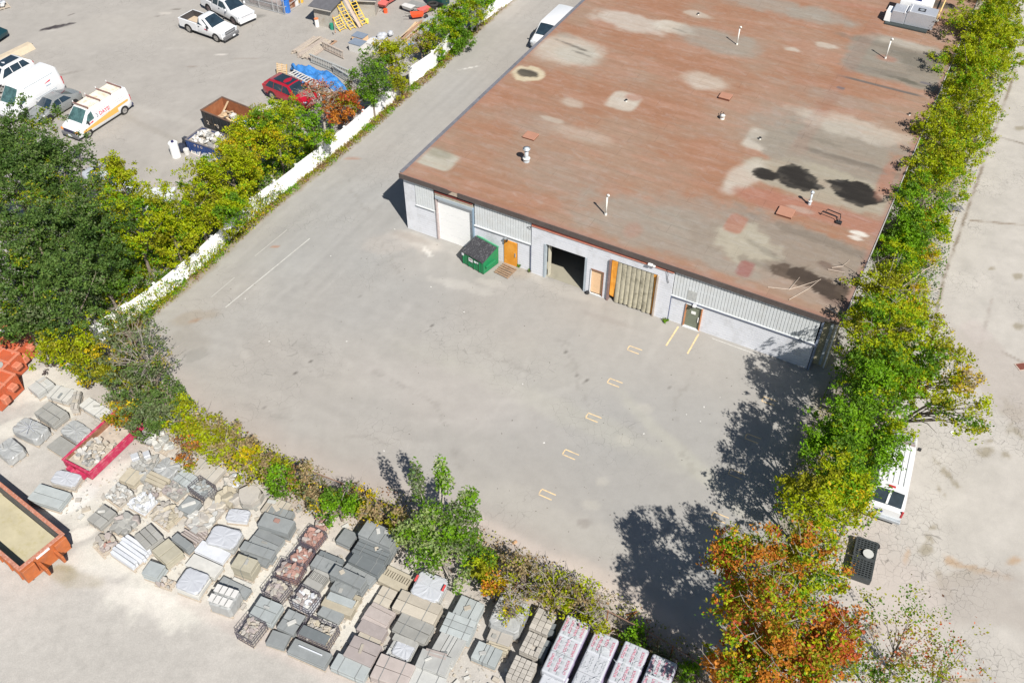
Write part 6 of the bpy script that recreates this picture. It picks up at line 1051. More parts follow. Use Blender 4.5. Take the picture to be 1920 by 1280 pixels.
def put(kind, x0, y0, x1, y1, W_, h, k, label, **o):
    SEEDN[0] += 1; sd = SEEDN[0]; a, b = G(x0, y0, h), G(x1, y1, h); d = b - a; L_ = max(.5, d.length) * .96; W_ *= (.86 if kind == "slab" and W_ > .6 else .92); h = h * .9 if h > .5 else h; c = (a + b) / 2; an = math.atan2(d.y, d.x) + random.uniform(-.035, .035)
    cat = {"rub": "stone pallet", "cage": "stone cage", "wrap": "wrapped pallet", "wwrap": "wrapped pallet", "comb": "block pallet", "bars": "curb pallet", "pav": "paver pallet"}.get(kind, "slab pallet")
    nm = {"rub": "rubble_pallet", "cage": "rubble_cage", "wrap": "wrapped_pallet", "wwrap": "wrapped_pallet", "comb": "block_pallet", "bars": "curb_pallet", "pav": "paver_pallet"}.get(kind, "slab_pallet")
    t = thing(nm, label, cat, (c.x, c.y, 0), an, "pallets in the stone yard")
    if h > .2: pallet(t, L_, W_)
    if kind == "slab": slabs(t, L_, W_, h, k, o.get("nx", 1), o.get("ny", 1), o.get("la", max(2, int(h / .16))), sd)
    elif kind == "rub": 
        if h > .45: slabs(t, L_ * .94, W_ * .92, h - .12, k[0], 1, 1, 2, sd, name="layer")
        stones(t, L_ * .95, W_ * .92, h - .12, o.get("n", 30), k, sd, o.get("s0", .09), o.get("s1", .2), o.get("hump", .14))
    elif kind == "cage": m = MB(); m.box((0, 0, h * .4), (L_ - .14, W_ - .14, h * .55), smat(k[0])); m.build("fill", t); cage(t, L_, W_, h); stones(t, L_ - .22, W_ - .2, h * .72, o.get("n", 26), k, sd, .09, .19, .14)
    elif kind == "wrap": m = MB(); wrapbox(t, L_, W_, h, film, sd)
    elif kind == "wwrap": slabs(t, L_ * .96, W_ * .96, h - .05, k, 1, 1, 3, sd); m = MB(); wo = wrapbox(t, L_, W_, .16, filmw, sd, sag=.02); wo.location.z = h - .16
    elif kind == "comb": comb(t, L_, W_, h, k, sd)
    elif kind == "bars": bars(t, L_, W_, h, k, sd, o.get("n", 6))
    elif kind == "pav": pavers(t, L_, W_, h, k, sd, o.get("nx", 3), o.get("ny", 4), o.get("la", 4))
    if kind == "slab" and h > .35 and random.random() < .55:
        for xx in ([-.25, .25] if L_ > 1.3 else [0]):
            m = MB(); q = xx * L_ + random.uniform(-.05, .05); m.box((q, 0, h + .012), (.03, W_ + .03, .008), strapm); m.box((q, -W_ / 2 - .014, h / 2 + .06), (.03, .008, h - .1), strapm); m.box((q, W_ / 2 + .014, h / 2 + .06), (.03, .008, h - .1), strapm); m.build("strap", t)
    if kind in ("slab", "wrap") and not o.get("top") and random.random() < .4:
        for _q in range(random.choice([1, 1, 2])): m = MB(); m.chbox((random.uniform(-.3, .3) * L_, random.uniform(-.3, .3) * W_, h + .03), (random.uniform(.18, .5), random.uniform(.1, .25), .05), smat(random.choice("g s lg pw mg c".split())), .01, random.uniform(0, 3)); m.build("offcut", t)
    if o.get("top"):
        tk, tl, tw, ty = o["top"]; m = MB(); mt_ = smat(tk); m.chbox((o.get("tx", 0), ty, h + .045), (tl, tw, .09), mt_, .012); m.build("loose_slab", t, rz=o.get("trz", 0))
    if o.get("sheet"): wo = wrapbox(t, L_ * .8, W_ * .85, .1, filmw, sd + 5, sag=.03, name="white_sheet"); wo.location.z = h - .04; wo.location.x = o["sheet"]
    return t
S = put
# upper left group
S("slab", 58, 731, 92, 709, 1.2, .7, "lg", "film covered grey slab pallet touching the red bins"); S("slab", 95, 730, 135, 743, 1.15, .5, "pw", "pale flat slab pallet under the yellow bush", la=2)
S("slab", 136, 764, 144, 730, .45, .75, "s", "narrow upright stack beside the pale flat slab", ny=2); S("slab", 157, 750, 197, 777, .95, .45, "pw", "pale slab just left of the red skip's far end", la=2)
S("slab", 76, 760, 112, 783, 1.3, .75, "g", "two grey slabs side by side near the left edge", ny=2); S("wrap", 30, 790, 80, 812, 1.25, .75, "lg", "clear plastic wrapped pallet with white tape cross near the left edge")
S("wrap", 123, 793, 159, 817, 1.2, .55, "g", "grey sheet covered pallet between clear wrap and red skip"); S("slab", 98, 826, 133, 846, 1.15, .3, "g", "thin flat grey slab lying left of the red skip", la=2)
S("wrap", 2, 826, 30, 852, 1.2, .7, "s", "loose wrapped pallet cut by the left edge"); S("comb", 170, 790, 192, 803, .8, .4, "s", "small notched block pallet half under the red skip's side")
S("wwrap", 98, 889, 146, 899, .95, .65, "s", "white capped pallet at the tow end of the red skip"); S("slab", 60, 918, 121, 938, 1.3, .6, "bg", "grey green and tan slab beside the orange container", ny=2)
S("slab", 262, 810, 292, 822, 1.1, .35, "g", "flat grey slabs at the right end of the red skip", nx=2, la=2)
# fieldstone block
R_ = ("s", "pw", "lg"); S("rub", 285, 815, 322, 835, 1.2, .45, R_, "flat round fieldstones in the corner under the hedge", n=14, s0=.2, s1=.34); S("rub", 245, 858, 290, 868, 1.3, .55, ("lg", "s", "g"), "fieldstone pallet carrying two white blocks", n=26)
S("wrap", 297, 864, 328, 884, 1.25, .7, "pw", "crumpled cloudy plastic pallet under the rust brown bush"); S("slab", 231, 886, 262, 898, 1.1, .5, "t", "tan slab pallet left of the striped one"); S("slab", 254, 880, 278, 893, .9, .45, "g", "grey slab tucked behind the tan slab", nx=2)
S("bars", 272, 886, 311, 905, .75, .7, "t", "grey pallet crossed by three tan bars", n=3); S("slab", 333, 884, 359, 902, 1.0, .8, "bg", "pale blue slotted block pallet", nx=5, ny=2)
S("cage", 362, 898, 392, 920, .95, 1.0, ("g", "mg", "bg"), "dark wire cage of grey offcuts above the straight slab"); S("rub", 207, 914, 238, 935, 1.2, .5, ("s", "lg", "pw"), "light rubble pallet nearest the white dust", n=46)
S("rub", 250, 931, 284, 948, 1.2, .5, ("w", "pw", "lg"), "whitest rubble pallet in the fieldstone block", n=48, s0=.08, s1=.17); S("rub", 272, 905, 300, 921, 1.0, .45, ("s", "g", "m"), "darker rubble pallet behind the whitest one", n=34); S("rub", 312, 905, 340, 924, 1.0, .6, ("g", "s", "m"), "brown grey rubble pallet behind the blue slotted block", n=30)
S("rub", 295, 950, 328, 975, 1.3, .5, ("t", "c", "s"), "cream rubble pallet on a slatted base", n=30, s0=.12, s1=.26); S("slab", 341, 938, 366, 950, 1.1, .75, "mg", "grey slab with a white bar lying across it", top=("pw", .75, .18, 0.0), trz=.9)
S("rub", 376, 946, 412, 962, 1.2, .5, ("s", "c", "lg"), "big cream boulder pallet behind the straight white slab", n=12, s0=.2, s1=.36); S("rub", 354, 964, 392, 986, 1.2, .5, ("s", "pw"), "pale boulder pallet behind the tan column set", n=14, s0=.18, s1=.32); S("rub", 412, 922, 442, 938, 1.2, .55, ("s", "c", "t"), "layered flagstone pallet beside the round slabs", n=12, s0=.22, s1=.4)
S("rub", 426, 895, 452, 905, 1.1, .5, ("g", "w", "s"), "grey stone pallet with a small white stone on top", n=14, s0=.15, s1=.28); S("slab", 362, 870, 412, 892, 1.3, .5, "s", "long grey planks of stone under the straw coloured bush", nx=3, la=2)
S("rub", 336, 872, 352, 866, .8, .4, ("s", "pw"), "small pale stones under the rust brown bush", n=14)
for i, (x, y) in enumerate([(467, 923), (483, 911)]):
    g = G(x, y, .9 - .2 * i); t = thing("slab_pallet", ["round cornered slab pallet beside the golden hedge", "second round cornered slab pallet tucked into the hedge"][i], "slab pallet", (g.x, g.y, 0), .3, "pallets in the stone yard"); r = random.Random(i)
    for z in (.15, .4, .65)[:3 - i]: m = MB(); poly = [(math.cos(a * .785) * .68 * r.uniform(.85, 1.1), math.sin(a * .785) * .6 * r.uniform(.85, 1.1)) for a in range(8)]; m.prism(poly, z, z + .2, smat("s" if z > .3 else "g"), [(a * .97, b * .97) for a, b in poly]); m.build("slab", t)
S("slab", 497, 942, 538, 958, 1.25, .5, "c", "tan crate lidded pallet under the fresh green hedge bush", nx=4, la=2)
# left edge of the pallet rows
S("slab", 176, 957, 203, 973, 1.35, .6, "g", "flat grey slab pallet nearest the white dust path", nx=2, ny=2, la=2); S("rub", 217, 972, 246, 984, 1.3, .6, ("g", "g", "p"), "broken grey slab pallet with one pink piece", n=12, s0=.22, s1=.36, hump=.05)
S("slab", 264, 990, 290, 1015, 1.2, .8, "g", "stack of large grey blocks with gaps between them", nx=2, ny=3); S("slab", 298, 1017, 327, 1044, 1.2, .8, "b", "beige two piece slab stack among the left rows", nx=2)
S("slab", 324, 1001, 356, 1023, .5, .85, "mg", "narrow dark grey slab leaning by the beige stack"); S("bars", 345, 988, 377, 1007, 1.1, .55, "p", "set of thin tan columns with a pale square on top", n=8, top=("lg", .4, .35, .2)); S("bars", 219, 1014, 268, 1049, 1.4, .5, "w", "long white stone bars fanned over a pallet", n=6)
S("rub", 186, 1004, 209, 1028, 1.2, .45, ("s", "r", "c", "p"), "scattered pink and cream offcuts by the long white bars", n=18, s0=.1, s1=.26); S("slab", 271, 1060, 302, 1070, .95, .75, "bg", "lone grey blue slab stack at the front of the rows", la=5)
S("rub", 292, 1085, 325, 1095, .6, .3, ("s", "p"), "few pink stone scraps beside the white wrapped stack", n=6)
S("wwrap", 392, 996, 446, 1011, 1.25, .85, "lg", "white film capped double slab stack, upper one"); S("slab", 370, 1021, 426, 1046, .85, .4, "w", "low smooth white slab in front of the film capped stack", la=2); S("slab", 353, 1047, 412, 1072, .9, .45, "pw", "low off-white slab behind the white wrapped cube", la=2)
S("wwrap", 337, 1078, 382, 1094, 1.3, .9, "pw", "bright white wrapped cube at the front left"); S("slab", 411, 1087, 468, 1112, .65, .4, "mg", "dark slab strip behind the taped white squares"); S("wrap", 397, 1109, 442, 1123, 1.25, 1.0, "pw", "film wrapped box with eight white squares on top")
S("slab", 437, 1046, 477, 1059, .95, 1.15, "b", "tan slab on top of a blue grey block stack", la=3); S("slab", 474, 1000, 524, 1022, 1.2, .55, "mg", "wide dark grey slab below the netted pallet", ny=2); S("slab", 452, 1017, 512, 1040, .65, .8, "mg", "long dark grey slab stack, middle of three"); S("slab", 457, 1034, 505, 1053, .6, .5, "mg", "long dark grey slab lowest of three")
S("slab", 487, 968, 547, 986, 1.0, 1.0, "mg", "dark grey slab over plastic netted cylinders", la=4, top=("r", .3, .22, .1)); S("slab", 503, 953, 548, 966, .7, .6, "mg", "dark block row tucked behind the netted pallet", nx=4)
S("slab", 433, 1087, 470, 1101, .5, .16, "pw", "empty slatted base with pale squares", nx=3, la=2)
S("wwrap", 425, 962, 467, 967, .8, .5, "w", "straight white slab above the film capped stack")
# cages and dark slabs in the middle
S("cage", 500, 1089, 534, 1109, 1.05, .9, ("s", "c", "m"), "wire cage of cream rubble, upper left of the cage row"); S("cage", 552, 1107, 590, 1126, 1.1, 1.0, ("w", "pw", "m"), "wire cage of bright white rubble"); S("cage", 452, 1165, 485, 1182, 1.2, .9, ("s", "p", "m", "c"), "wire cage of mixed rubble at the front edge")
S("slab", 476, 1131, 519, 1149, 1.3, .85, "bg", "blue grey slab stack between the front cages", ny=2, top=("lg", .3, .12, .1)); S("slab", 529, 1155, 562, 1171, 1.3, .6, "mg", "grey slab stack with a small white stone on it", ny=2, top=("pw", .45, .2, -.1), trz=.9)
S("cage", 567, 1166, 624, 1192, 1.2, .85, ("c", "s", "t"), "long wire frame holding tan pavers and a dark slab", n=34, top=("dg", 1.5, .5, -.3)); S("comb", 611, 1112, 668, 1136, 1.25, .6, "t", "notched beige pallet carrying a grey blue slab strip", top=("bg", 1.45, .42, .0)); S("slab", 599, 1139, 640, 1158, .75, .55, "mg", "grey slab in front of the notched beige pallet")
S("slab", 605, 1159, 633, 1174, .5, .3, "pw", "low cream squares below the grey slab", nx=3, la=2); S("comb", 578, 1078, 608, 1093, 1.35, .5, "g", "notched grey pallet above the white rubble cage"); S("slab", 503, 1192, 540, 1203, .9, .4, "mg", "low dark slab on pallets at the front edge"); S("slab", 544, 1205, 616, 1238, .9, .6, "mg", "long dark slab with two white strips at the front", top=("w", 1.3, .05, .1))
# pink rubble cages
S("cage", 570, 995, 601, 1011, 1.15, .7, ("r", "r", "p"), "top wire cage of pink red stone"); S("cage", 549, 1030, 580, 1045, 1.15, .7, ("r", "p", "pw", "r"), "middle wire cage of pink red stone with white pieces"); S("cage", 519, 1058, 565, 1072, 1.05, .75, ("r", "m", "c"), "lowest wire cage of reddish brown stone"); S("rub", 590, 975, 620, 984, .8, .4, ("r", "p", "s"), "pink stones half hidden under the green vine mound", n=18)
S("slab", 637, 999, 664, 1012, 1.05, .55, "mg", "small dark block in the white dust beside the tall stack", la=2)
# dark slab cluster
S("slab", 678, 982, 740, 1010, 1.15, 1.6, "mg", "tallest dark grey stack under the poplar's left side", nx=3, la=6); S("slab", 666, 1016, 728, 1043, 1.1, 1.0, "dg", "stepped dark slab layers below the tallest stack", ny=4, la=4); S("slab", 658, 1038, 716, 1067, .85, .95, "dg", "thick dark slab below the stepped layers")
S("slab", 647, 1055, 700, 1088, .7, .6, "mg", "skewed dark slab partly under its neighbour"); S("slab", 621, 1063, 683, 1092, .75, 1.2, "mg", "high dark slab casting a broad shadow on the row"); S("slab", 585, 1047, 638, 1066, .85, .7, "mg", "dark slab next to the pink stone cages"); S("slab", 597, 1033, 644, 1052, .35, .55, "dg", "thin dark strip at the edge of the white dust"); S("slab", 624, 1090, 668, 1109, .9, .8, "mg", "dark block stack in front of the high dark slab", la=4)
# right half, front rows
S("comb", 717, 1072, 768, 1096, 1.1, .5, "t", "notched tan pallet in the shade edge of the poplar"); t = S("wwrap", 778, 1086, 832, 1106, 1.5, 1.0, "lg", "big grey wrapped pallet with white sheet and red tags")
for x in (-.75, .75): m = MB(); m.box((x, .1, 1.03), (.1, .36, .05), pm("red_tag", (.5, .06, .06), .1)); m.build("red_tag", t)
S("slab", 707, 1111, 737, 1125, 1.25, .4, "c", "tan and brown slab pair between two notched pallets", ny=2, la=2); S("slab", 742, 1118, 823, 1151, 1.3, .85, "c", "longest cream and grey double slab stack", ny=2); S("comb", 687, 1143, 732, 1165, 1.2, .5, "p", "notched pallet topped by a pink slab", top=("p", 1.3, .55, 0))
S("slab", 672, 1166, 722, 1189, .75, .6, "m", "mauve slab in front of the pink notched pallet"); S("slab", 672, 1185, 715, 1203, .65, .45, "c", "cream slab below the mauve one", la=2); S("slab", 652, 1206, 707, 1229, 1.35, .75, "m", "two piece mauve grey slab stack", ny=2); S("slab", 742, 1161, 807, 1188, 1.25, .75, "g", "grey two piece slab stack with yellow chalk marks", ny=2)
S("pav", 733, 1203, 776, 1221, 1.35, .55, "lg", "paver pallet covered by a white sheet", nx=5, ny=3, la=2, sheet=.1); S("slab", 736, 1189, 782, 1207, .4, .65, "g", "narrow grey slab behind the sheeted paver pallet"); S("slab", 831, 1160, 887, 1182, 1.3, .85, "bg", "pale blue grey slab stack with a seam near its back", ny=3, la=6)
S("slab", 855, 1129, 901, 1148, 1.3, .8, "bg", "pale blue grey slab stack nearest the orange leaves", nx=3); S("wrap", 925, 1136, 985, 1157, 1.9, 1.05, "lg", "large film wrapped pallet under the twiggy bush"); S("slab", 916, 1182, 960, 1199, .85, .65, "s", "pale tan slab left of the paver columns"); S("bars", 908, 1203, 955, 1218, .5, .55, "t", "cream posts laid in front of the pale tan slab", n=3)
S("slab", 815, 1200, 862, 1221, 1.65, .8, "lg", "big grey slab stack with two cross seams", nx=3, la=5); S("slab", 783, 1228, 843, 1247, 1.1, .95, "lg", "pale slab stack with five dark slots near the bottom", la=5); S("bars", 795, 1216, 838, 1230, .4, .95, "p", "beige notched post behind the slotted slab", n=2)
S("slab", 889, 1213, 937, 1234, 1.1, .6, "bg", "blue grey slab on loose pallets at the shade edge", nx=3, la=2); S("slab", 624, 1235, 691, 1261, .95, .6, "bg", "long pale slab with small red label at the front", la=2); S("slab", 702, 1242, 771, 1268, 1.45, .85, "p", "large pale pink slab stack at the bottom", ny=2); S("slab", 770, 1264, 832, 1288, 1.1, .7, "lg", "grey slab stack cut by the bottom edge", la=4)
S("slab", 842, 1168, 842.5, 1168, .1, .12, "r", "x") if False else None
# paver columns
S("pav", 1028, 1141, 1008, 1181, 1.05, .95, "s", "upper column of grey cobble pavers next to the wrapped cubes", nx=4, ny=3); S("pav", 1009, 1185, 990, 1224, 1.05, 1.0, "s", "middle column of grey cobble pavers", nx=4, ny=4); S("pav", 988, 1231, 968, 1275, 1.2, 1.1, "s", "lowest column of grey cobble pavers at the bottom", nx=5, ny=4)
for i, (a, b) in enumerate([((1036, 1165), (1030, 1188)), ((1026, 1196), (1011, 1232))]): S("pav", a[0], a[1], b[0], b[1], .5, .85, "dg", ["short strip of dark blue grey pavers, upper", "short strip of dark blue grey pavers, lower"][i], nx=2 + i, ny=1)
# wrapped cubes with printing
RT = pm("wrap_red_print", (.52, .06, .13), .03, 3, .6); sqm = pm("wrap_grey_square", (.36, .385, .40), .05, 3, .5); purp = pm("purple_wrap_side", (.40, .35, .50), .12, 3, .4); UT = text_mesh("UNILOCK", .168, RT, 0, False); faint = pm("wrap_faint_print", (.37, .39, .41), .03); UF = text_mesh("UNILOCK", .2, faint, 0, False)
ud = G(1049, 1186, 1.3) - G(1065, 1153, 1.3); uan = math.atan2(ud.y, ud.x)
cubes = [(1077, 1178, 1.30, 4, 0, "topmost printed cube of the first cube column"), (1061, 1212, 1.22, 3, 0, "second printed cube of the first cube column"), (1046, 1245, 1.30, 3, 0, "third printed cube of the first cube column, three words"), (1036, 1280, 1.0, 0, 0, "plain lower cube ending the first cube column at the bottom"),
 (1130, 1208, 1.30, 4, 1, "topmost cube of the second column with torn film"), (1113, 1246, 1.24, 0, 2, "faintly printed middle cube of the second column"), (1096, 1284, 1.30, 0, 2, "faintly printed bottom cube of the second column"), (1187, 1228, 1.30, 3, 0, "topmost printed cube of the third cube column"), (1171, 1264, 1.26, 3, 0, "second printed cube of the third cube column"),
 (1240, 1253, 1.30, 4, 0, "topmost printed cube of the last cube column beside the rusty post"), (1226, 1288, 1.22, 4, 0, "lower printed cube of the last cube column at the bottom")]
for i, (px, py, h, nt_, sty, lb) in enumerate(cubes):
    g = G(px, py, h); t = thing("wrapped_cube", lb, "wrapped pallet", (g.x, g.y, 0), uan, "printed white cubes"); r = random.Random(i + 50); Lc, Wc = 1.16, 1.2
    m = MB(); m.chbox((0, 0, .15 + (h - .15) / 2), (Lc, Wc, h - .15), filmw, .05); b = m.build("white_wrap", t, bevel=.03); m = MB(); m.box((0, Wc / 2 + .006, h * .5), (Lc * .96, .012, h * .8), purp); m.build("side_print", t); m = MB(); m.box((0, -Wc / 2 - .006, h * .5), (Lc * .96, .012, h * .8), film); m.build("side_film", t); pallet(t, Lc, Wc)
    zt = h + .036
    if nt_:
        for k in range(nt_): 
            y = -Wc / 2 + Wc * (k + .5) / nt_ + r.uniform(-.03, .03); o = link("lettering", UT, t, (r.uniform(-.04, .04), y, zt), (math.pi if k >= nt_ / 2 else 0) + r.uniform(-.05, .05))
            m = MB(); yy = y + Wc / nt_ * .46
            if k < nt_ - 1:
                for q in range(4): m.box((-.42 + q * .28, yy, zt - .001), (.17, .13, .003), sqm)
                stuff(m.build("grey_squares", t))
    elif sty:
        for k in range(4): link("lettering", UF, t, (r.uniform(-.05, .05), -Wc / 2 + Wc * (k + .5) / 4, zt), math.pi * (k % 2))
    # creases of slack film over the top
    for q in range(5):
        a = r.uniform(0, 6.28); x, y = r.uniform(-.4, .4), r.uniform(-.45, .45); l = r.uniform(.15, .4); m = MB(); m.tube([(x, y, zt - .012), (x + math.cos(a) * l * .5, y + math.sin(a) * l * .5, zt + .008), (x + math.cos(a) * l, y + math.sin(a) * l, zt - .012)], [.008, .018, .006], filmw, 5); m.build("film_crease", t)
    if sty == 1: m = MB(); m.add([(.15, .0, zt + .05), (.45, .1, zt + .01), (.5, .5, zt + .02), (.2, .45, zt + .06), (.1, .2, zt + .09)], [(0, 1, 4), (1, 2, 3, 4)], pm("torn_film", (.42, .44, .46), .2, 6, .4)); m.build("torn_film", t)
# details on single pallets: tape cross, white blocks, white squares
def at(px, py, z): return G(px, py, z)
def loose(name, label, cat, px, py, z, d, mt, rz=0.0, b=.02): g = at(px, py, z + d[2]); m = MB(); m.chbox((0, 0, d[2] / 2), d, mt, b); o = m.build(name, None, loc=(g.x, g.y, z), rz=rz); return tag(o, label, cat)
loose("white_block", "left of the two white blocks lying on the fieldstone pallet", "block", 252, 854, .62, (.42, .42, .2), filmw, .5); loose("white_block", "right of the two white blocks lying on the fieldstone pallet", "block", 274, 850, .62, (.36, .42, .2), filmw, .5)
wt = [o for o in scene.objects if o.get("label", "").startswith("film wrapped box with eight")][0]
for a in range(4):
    for b in range(2): m = MB(); m.box((-.48 + a * .32, -.3 + b * .55, 1.035), (.26, .42, .02), whp); m.build("white_square", wt)
wt = [o for o in scene.objects if o.get("label", "").startswith("clear plastic wrapped")][0]
for a in range(4): m = MB(); m.box((0, 0, .80), (1.1, .04, .006), filmw, .5 + a * .8); m.build("tape", wt)

# stone chips and pallet scraps strewn between the rows
m = MB(); r = random.Random(77); cm_ = [smat(k) for k in ("s", "pw", "g", "c")]
for i in range(3200):
    px, py = r.uniform(120, 960), r.uniform(780, 1290)
    if py < 760 + (px - 120) * .42 or py > 905 + (px - 20) * .55: continue
    g = G(px, py); s_ = r.uniform(.02, .075) if r.random() < .88 else r.uniform(.08, .2); m.box((g.x, g.y, s_ * .35), (s_ * r.uniform(1, 2.2), s_, s_ * .7), r.choice(cm_), r.uniform(0, 3.1))
stuff(tag(m.build("stone_chips"), "small stone chips and crumbs strewn between the pallets", "gravel"))
# ---------------------------------------------------------------- storage yard clutter
def slab_at(px, py, z=0): return G(px, py, z)
ytim = pm("yellow_ladder_paint", (.70, .47, .06), .12, 4, .6); gtim = pm("silvered_timber", (.40, .34, .29), .2, 5, .9, bump=.2); rtim = pm("reddish_timber", (.36, .22, .14), .2, 5, .9); tarp = pm("blue_tarp", (.045, .19, .48), .15, 2, .45, bump=.5, bscale=4)
shedm = pm("weathered_plywood", (.38, .36, .32), .2, 3, .9, stain=(.20, .15, .10), stain_amt=.7, sscale=1.5); feltm = pm("felt_roof", (.11, .11, .12), .15, 3, .9)
SA = UA   # clutter follows the warehouse direction
def shed(label, px, py, sx, sy, h, rz=SA):
    g = G(px, py); t = thing("shed", label, "shed", g, rz); 
    for nm, c, d in [("wall", (sx / 2, .03, h / 2), (sx, .06, h)), ("wall", (sx / 2, sy - .03, h / 2), (sx, .06, h)), ("wall", (.03, sy / 2, h / 2), (.06, sy - .13, h)), ("wall", (sx - .03, sy / 2, h / 2), (.06, sy - .13, h))]: pbox(t, nm, c, d, shedm)
    m = MB(); P = [(-.3, -.35, h + .02), (sx + .3, -.35, h + .02), (sx + .3, sy + .3, h + .35), (-.3, sy + .3, h + .35)]; P += [(x, y, z + .08) for x, y, z in P]; m.add(P, BF, feltm); m.build("roof", t); pbox(t, "trim", (sx / 2, -.35, h - .02), (sx + .5, .04, .1), pm("shed_trim", (.5, .47, .42), .1)); return t
shed("grey plywood shed with black felt roof and leaning yellow ladders", 592, 47, 1.9, 2.4, 1.9, SA + .1); shed("second grey shed to the right of the ladders", 672, 30, 1.7, 2.2, 1.7, SA + .4)
def leaning_ladder(label, p0, p1, wd, n, mt, zt=1.9, z0=.05):
    a = G(*p0, z0); b = G(*p1, zt); t = thing("ladder", label, "ladder", (a.x, a.y, 0)); d = b - a; s = Vector((-d.y, d.x, 0)).normalized() * wd / 2; a0 = Vector((0, 0, z0)); e = a0 + d
    for q in (s, -s): m = MB(); m.tube([tuple(a0 + q), tuple(e + q)], .05, mt, 4); m.build("rail", t)
    for i in range(n): c = a0.lerp(e, (i + .5) / n); m = MB(); m.tube([tuple(c + s), tuple(c - s)], .035, mt, 4); m.build("rung", t)
    return t
leaning_ladder("short yellow step ladder leaning lowest against the shed", (644, 57), (630, 30), .75, 6, ytim, 1.2); leaning_ladder("long yellow ladder leaning on the shed, left one", (663, 55), (632, 0), .6, 9, ytim, 2.1); leaning_ladder("long yellow ladder leaning on the shed, right one", (685, 47), (658, -4), .6, 9, ytim, 2.0)
a = G(676, 52, .05); b = G(648, 0, 2.0); m = MB(); m.tube([(0, 0, 0), tuple(b - a)], .16, pm("pinkish_plank", (.50, .40, .33), .15), 4); tag(m.build("scaffold_board", loc=a), "broad pale scaffold board leaning between the long ladders", "board")
for (a_, b_, mt, lb) in [((629, 62), (622, 18), rtim, "thin red board leaning on the shed's right edge"), ((626, 66), (629, 44), pm("white_post_end", (.7, .68, .64), .1), "short white topped stake in front of the shed"), ((614, 40), (608, 10), rtim, "dark red strip leaning at the shed wall")]:
    p = G(*a_, .02); q = G(*b_, 1.6); m = MB(); m.tube([(0, 0, 0), tuple(q - p)], .05, mt, 4); tag(m.build("leaning_stake", loc=p), lb, "board")
def cyl_thing(name, label, cat, px, py, r, h, mt, top=None, n=16, capr=None, taper=1.0):
    g = G(px, py); t = thing(name, label, cat, g); m = MB(); m.tube([(0, 0, 0), (0, 0, h)], [r, r * taper], mt, n); m.build("body", t)
    m = MB(); m.tube([(0, 0, h), (0, 0, h + .06)], capr or r * 1.05, top or mt, n); m.build("lid", t); return t
cyl_thing("gas_bottle", "white and orange gas bottle standing before the grey shed", "bottle", 595, 50, .2, .75, pm("white_bottle", (.75, .73, .70), .05), pm("orange_band", (.6, .2, .08), .1)); cyl_thing("green_can", "small green canister at the shed corner", "can", 623, 55, .2, .5, pm("teal_green", (.02, .22, .14), .1)); cyl_thing("yellow_pail", "small yellow pail at the foot of the right ladder", "bucket", 688, 43, .18, .3, pm("lemon", (.72, .65, .15), .1)); cyl_thing("blue_bin", "blue plastic wheelie bin by the wire cage at the top", "bin", 538, 23, .38, 1.15, pm("bin_blue", (.03, .15, .50), .08, 3, .45), n=8)
cyl_thing("propane_tank", "tall white cylinder standing beside the navy rubble skip", "tank", 331, 293, .36, 1.25, pm("tank_white", (.80, .80, .79), .02, 3, .35), None, 20, .3); cyl_thing("white_bucket", "white bucket at the left end of the navy skip", "bucket", 351, 289, .2, .42, whp, taper=1.15); cyl_thing("white_bucket", "white bucket lying at the right end of the navy skip", "bucket", 403, 303, .2, .35, whp, taper=1.1)
m = MB(); m.tube([(0, 0, 1.3), (0, 0, 1.42)], .12, pm("navy_valve", (.03, .03, .10), .1), 10); g = G(331, 293); o = m.build("valve"); o.parent = [q for q in scene.objects if q.get("label", "").startswith("tall white cylinder")][0]
m = MB(); r = random.Random(2); m.loft([[(math.cos(k * .7) * q * r.uniform(.8, 1.2), math.sin(k * .7) * q * r.uniform(.8, 1.2), z) for k in range(9)] for q, z in [(.35, 0), (.42, .2), (.32, .5), (.1, .62)]], pm("black_bag", (.035, .04, .06), .3, 5, .35)); tag(m.build("rubbish_bag", loc=G(342, 282)), "black rubbish bag slumped against the navy skip's end", "bag")
fr = pm("white_window_frame", (.62, .56, .50), .1)
for (px, py, w_, h_, rz_2, lb) in [(366, 290, .95, .95, SA - .1, "square old window frame leaning on the navy skip"), (387, 300, 1.25, .6, SA - .15, "long two pane window frame leaning by the right bucket")]:
    g = G(px, py); t = thing("window_frame", lb, "window frame", g, rz_2); t.rotation_euler.x = rad(-35)
    for c, d in [((0, 0, .03), (w_, .06, .06)), ((0, 0, h_), (w_, .06, .06)), ((-w_ / 2 + .03, 0, h_ / 2), (.06, .055, h_)), ((w_ / 2 - .03, 0, h_ / 2), (.06, .055, h_)), ((0, 0, h_ / 2), (.04, .05, h_))]: pbox(t, "frame_bar", c, d, fr)
    pbox(t, "pane", (0, .01, h_ / 2), (w_ - .1, .01, h_ - .08), pm("dusty_glass", (.30, .32, .33), .1, 3, .15))
# wire storage cages at the top
t = thing("wire_enclosure", "grey wire mesh enclosure at the top edge beside the blue bin", "enclosure", G(458, 8), SA + .02); cm = pm("mesh_grey", (.42, .43, .44), .1, 5, .6, .3)
m = MB(); Lw = 5.0
for x in (0, 1.9, 3.6, 4.2, Lw): m.tube([(x, 0, 0), (x, 0, 1.5)], .04, cm, 5); m.tube([(x, 2.5, 0), (x, 2.5, 1.5)], .04, cm, 5)
for z in (.05, .75, 1.5):
    for y in (0, 2.5): m.tube([(0, y, z), (Lw, y, z)], .035, cm, 5)
    m.tube([(Lw, 0, z), (Lw, 2.5, z)], .035, cm, 5)
m.build("frame", t); m = MB()
for i in range(62): m.tube([(i * .08, 0, .02), (i * .08, 0, 1.5)], .008, cm, 3, False)
for i in range(14): m.tube([(0, 0, .1 * i + .1), (Lw, 0, .1 * i + .1)], .008, cm, 3, False)
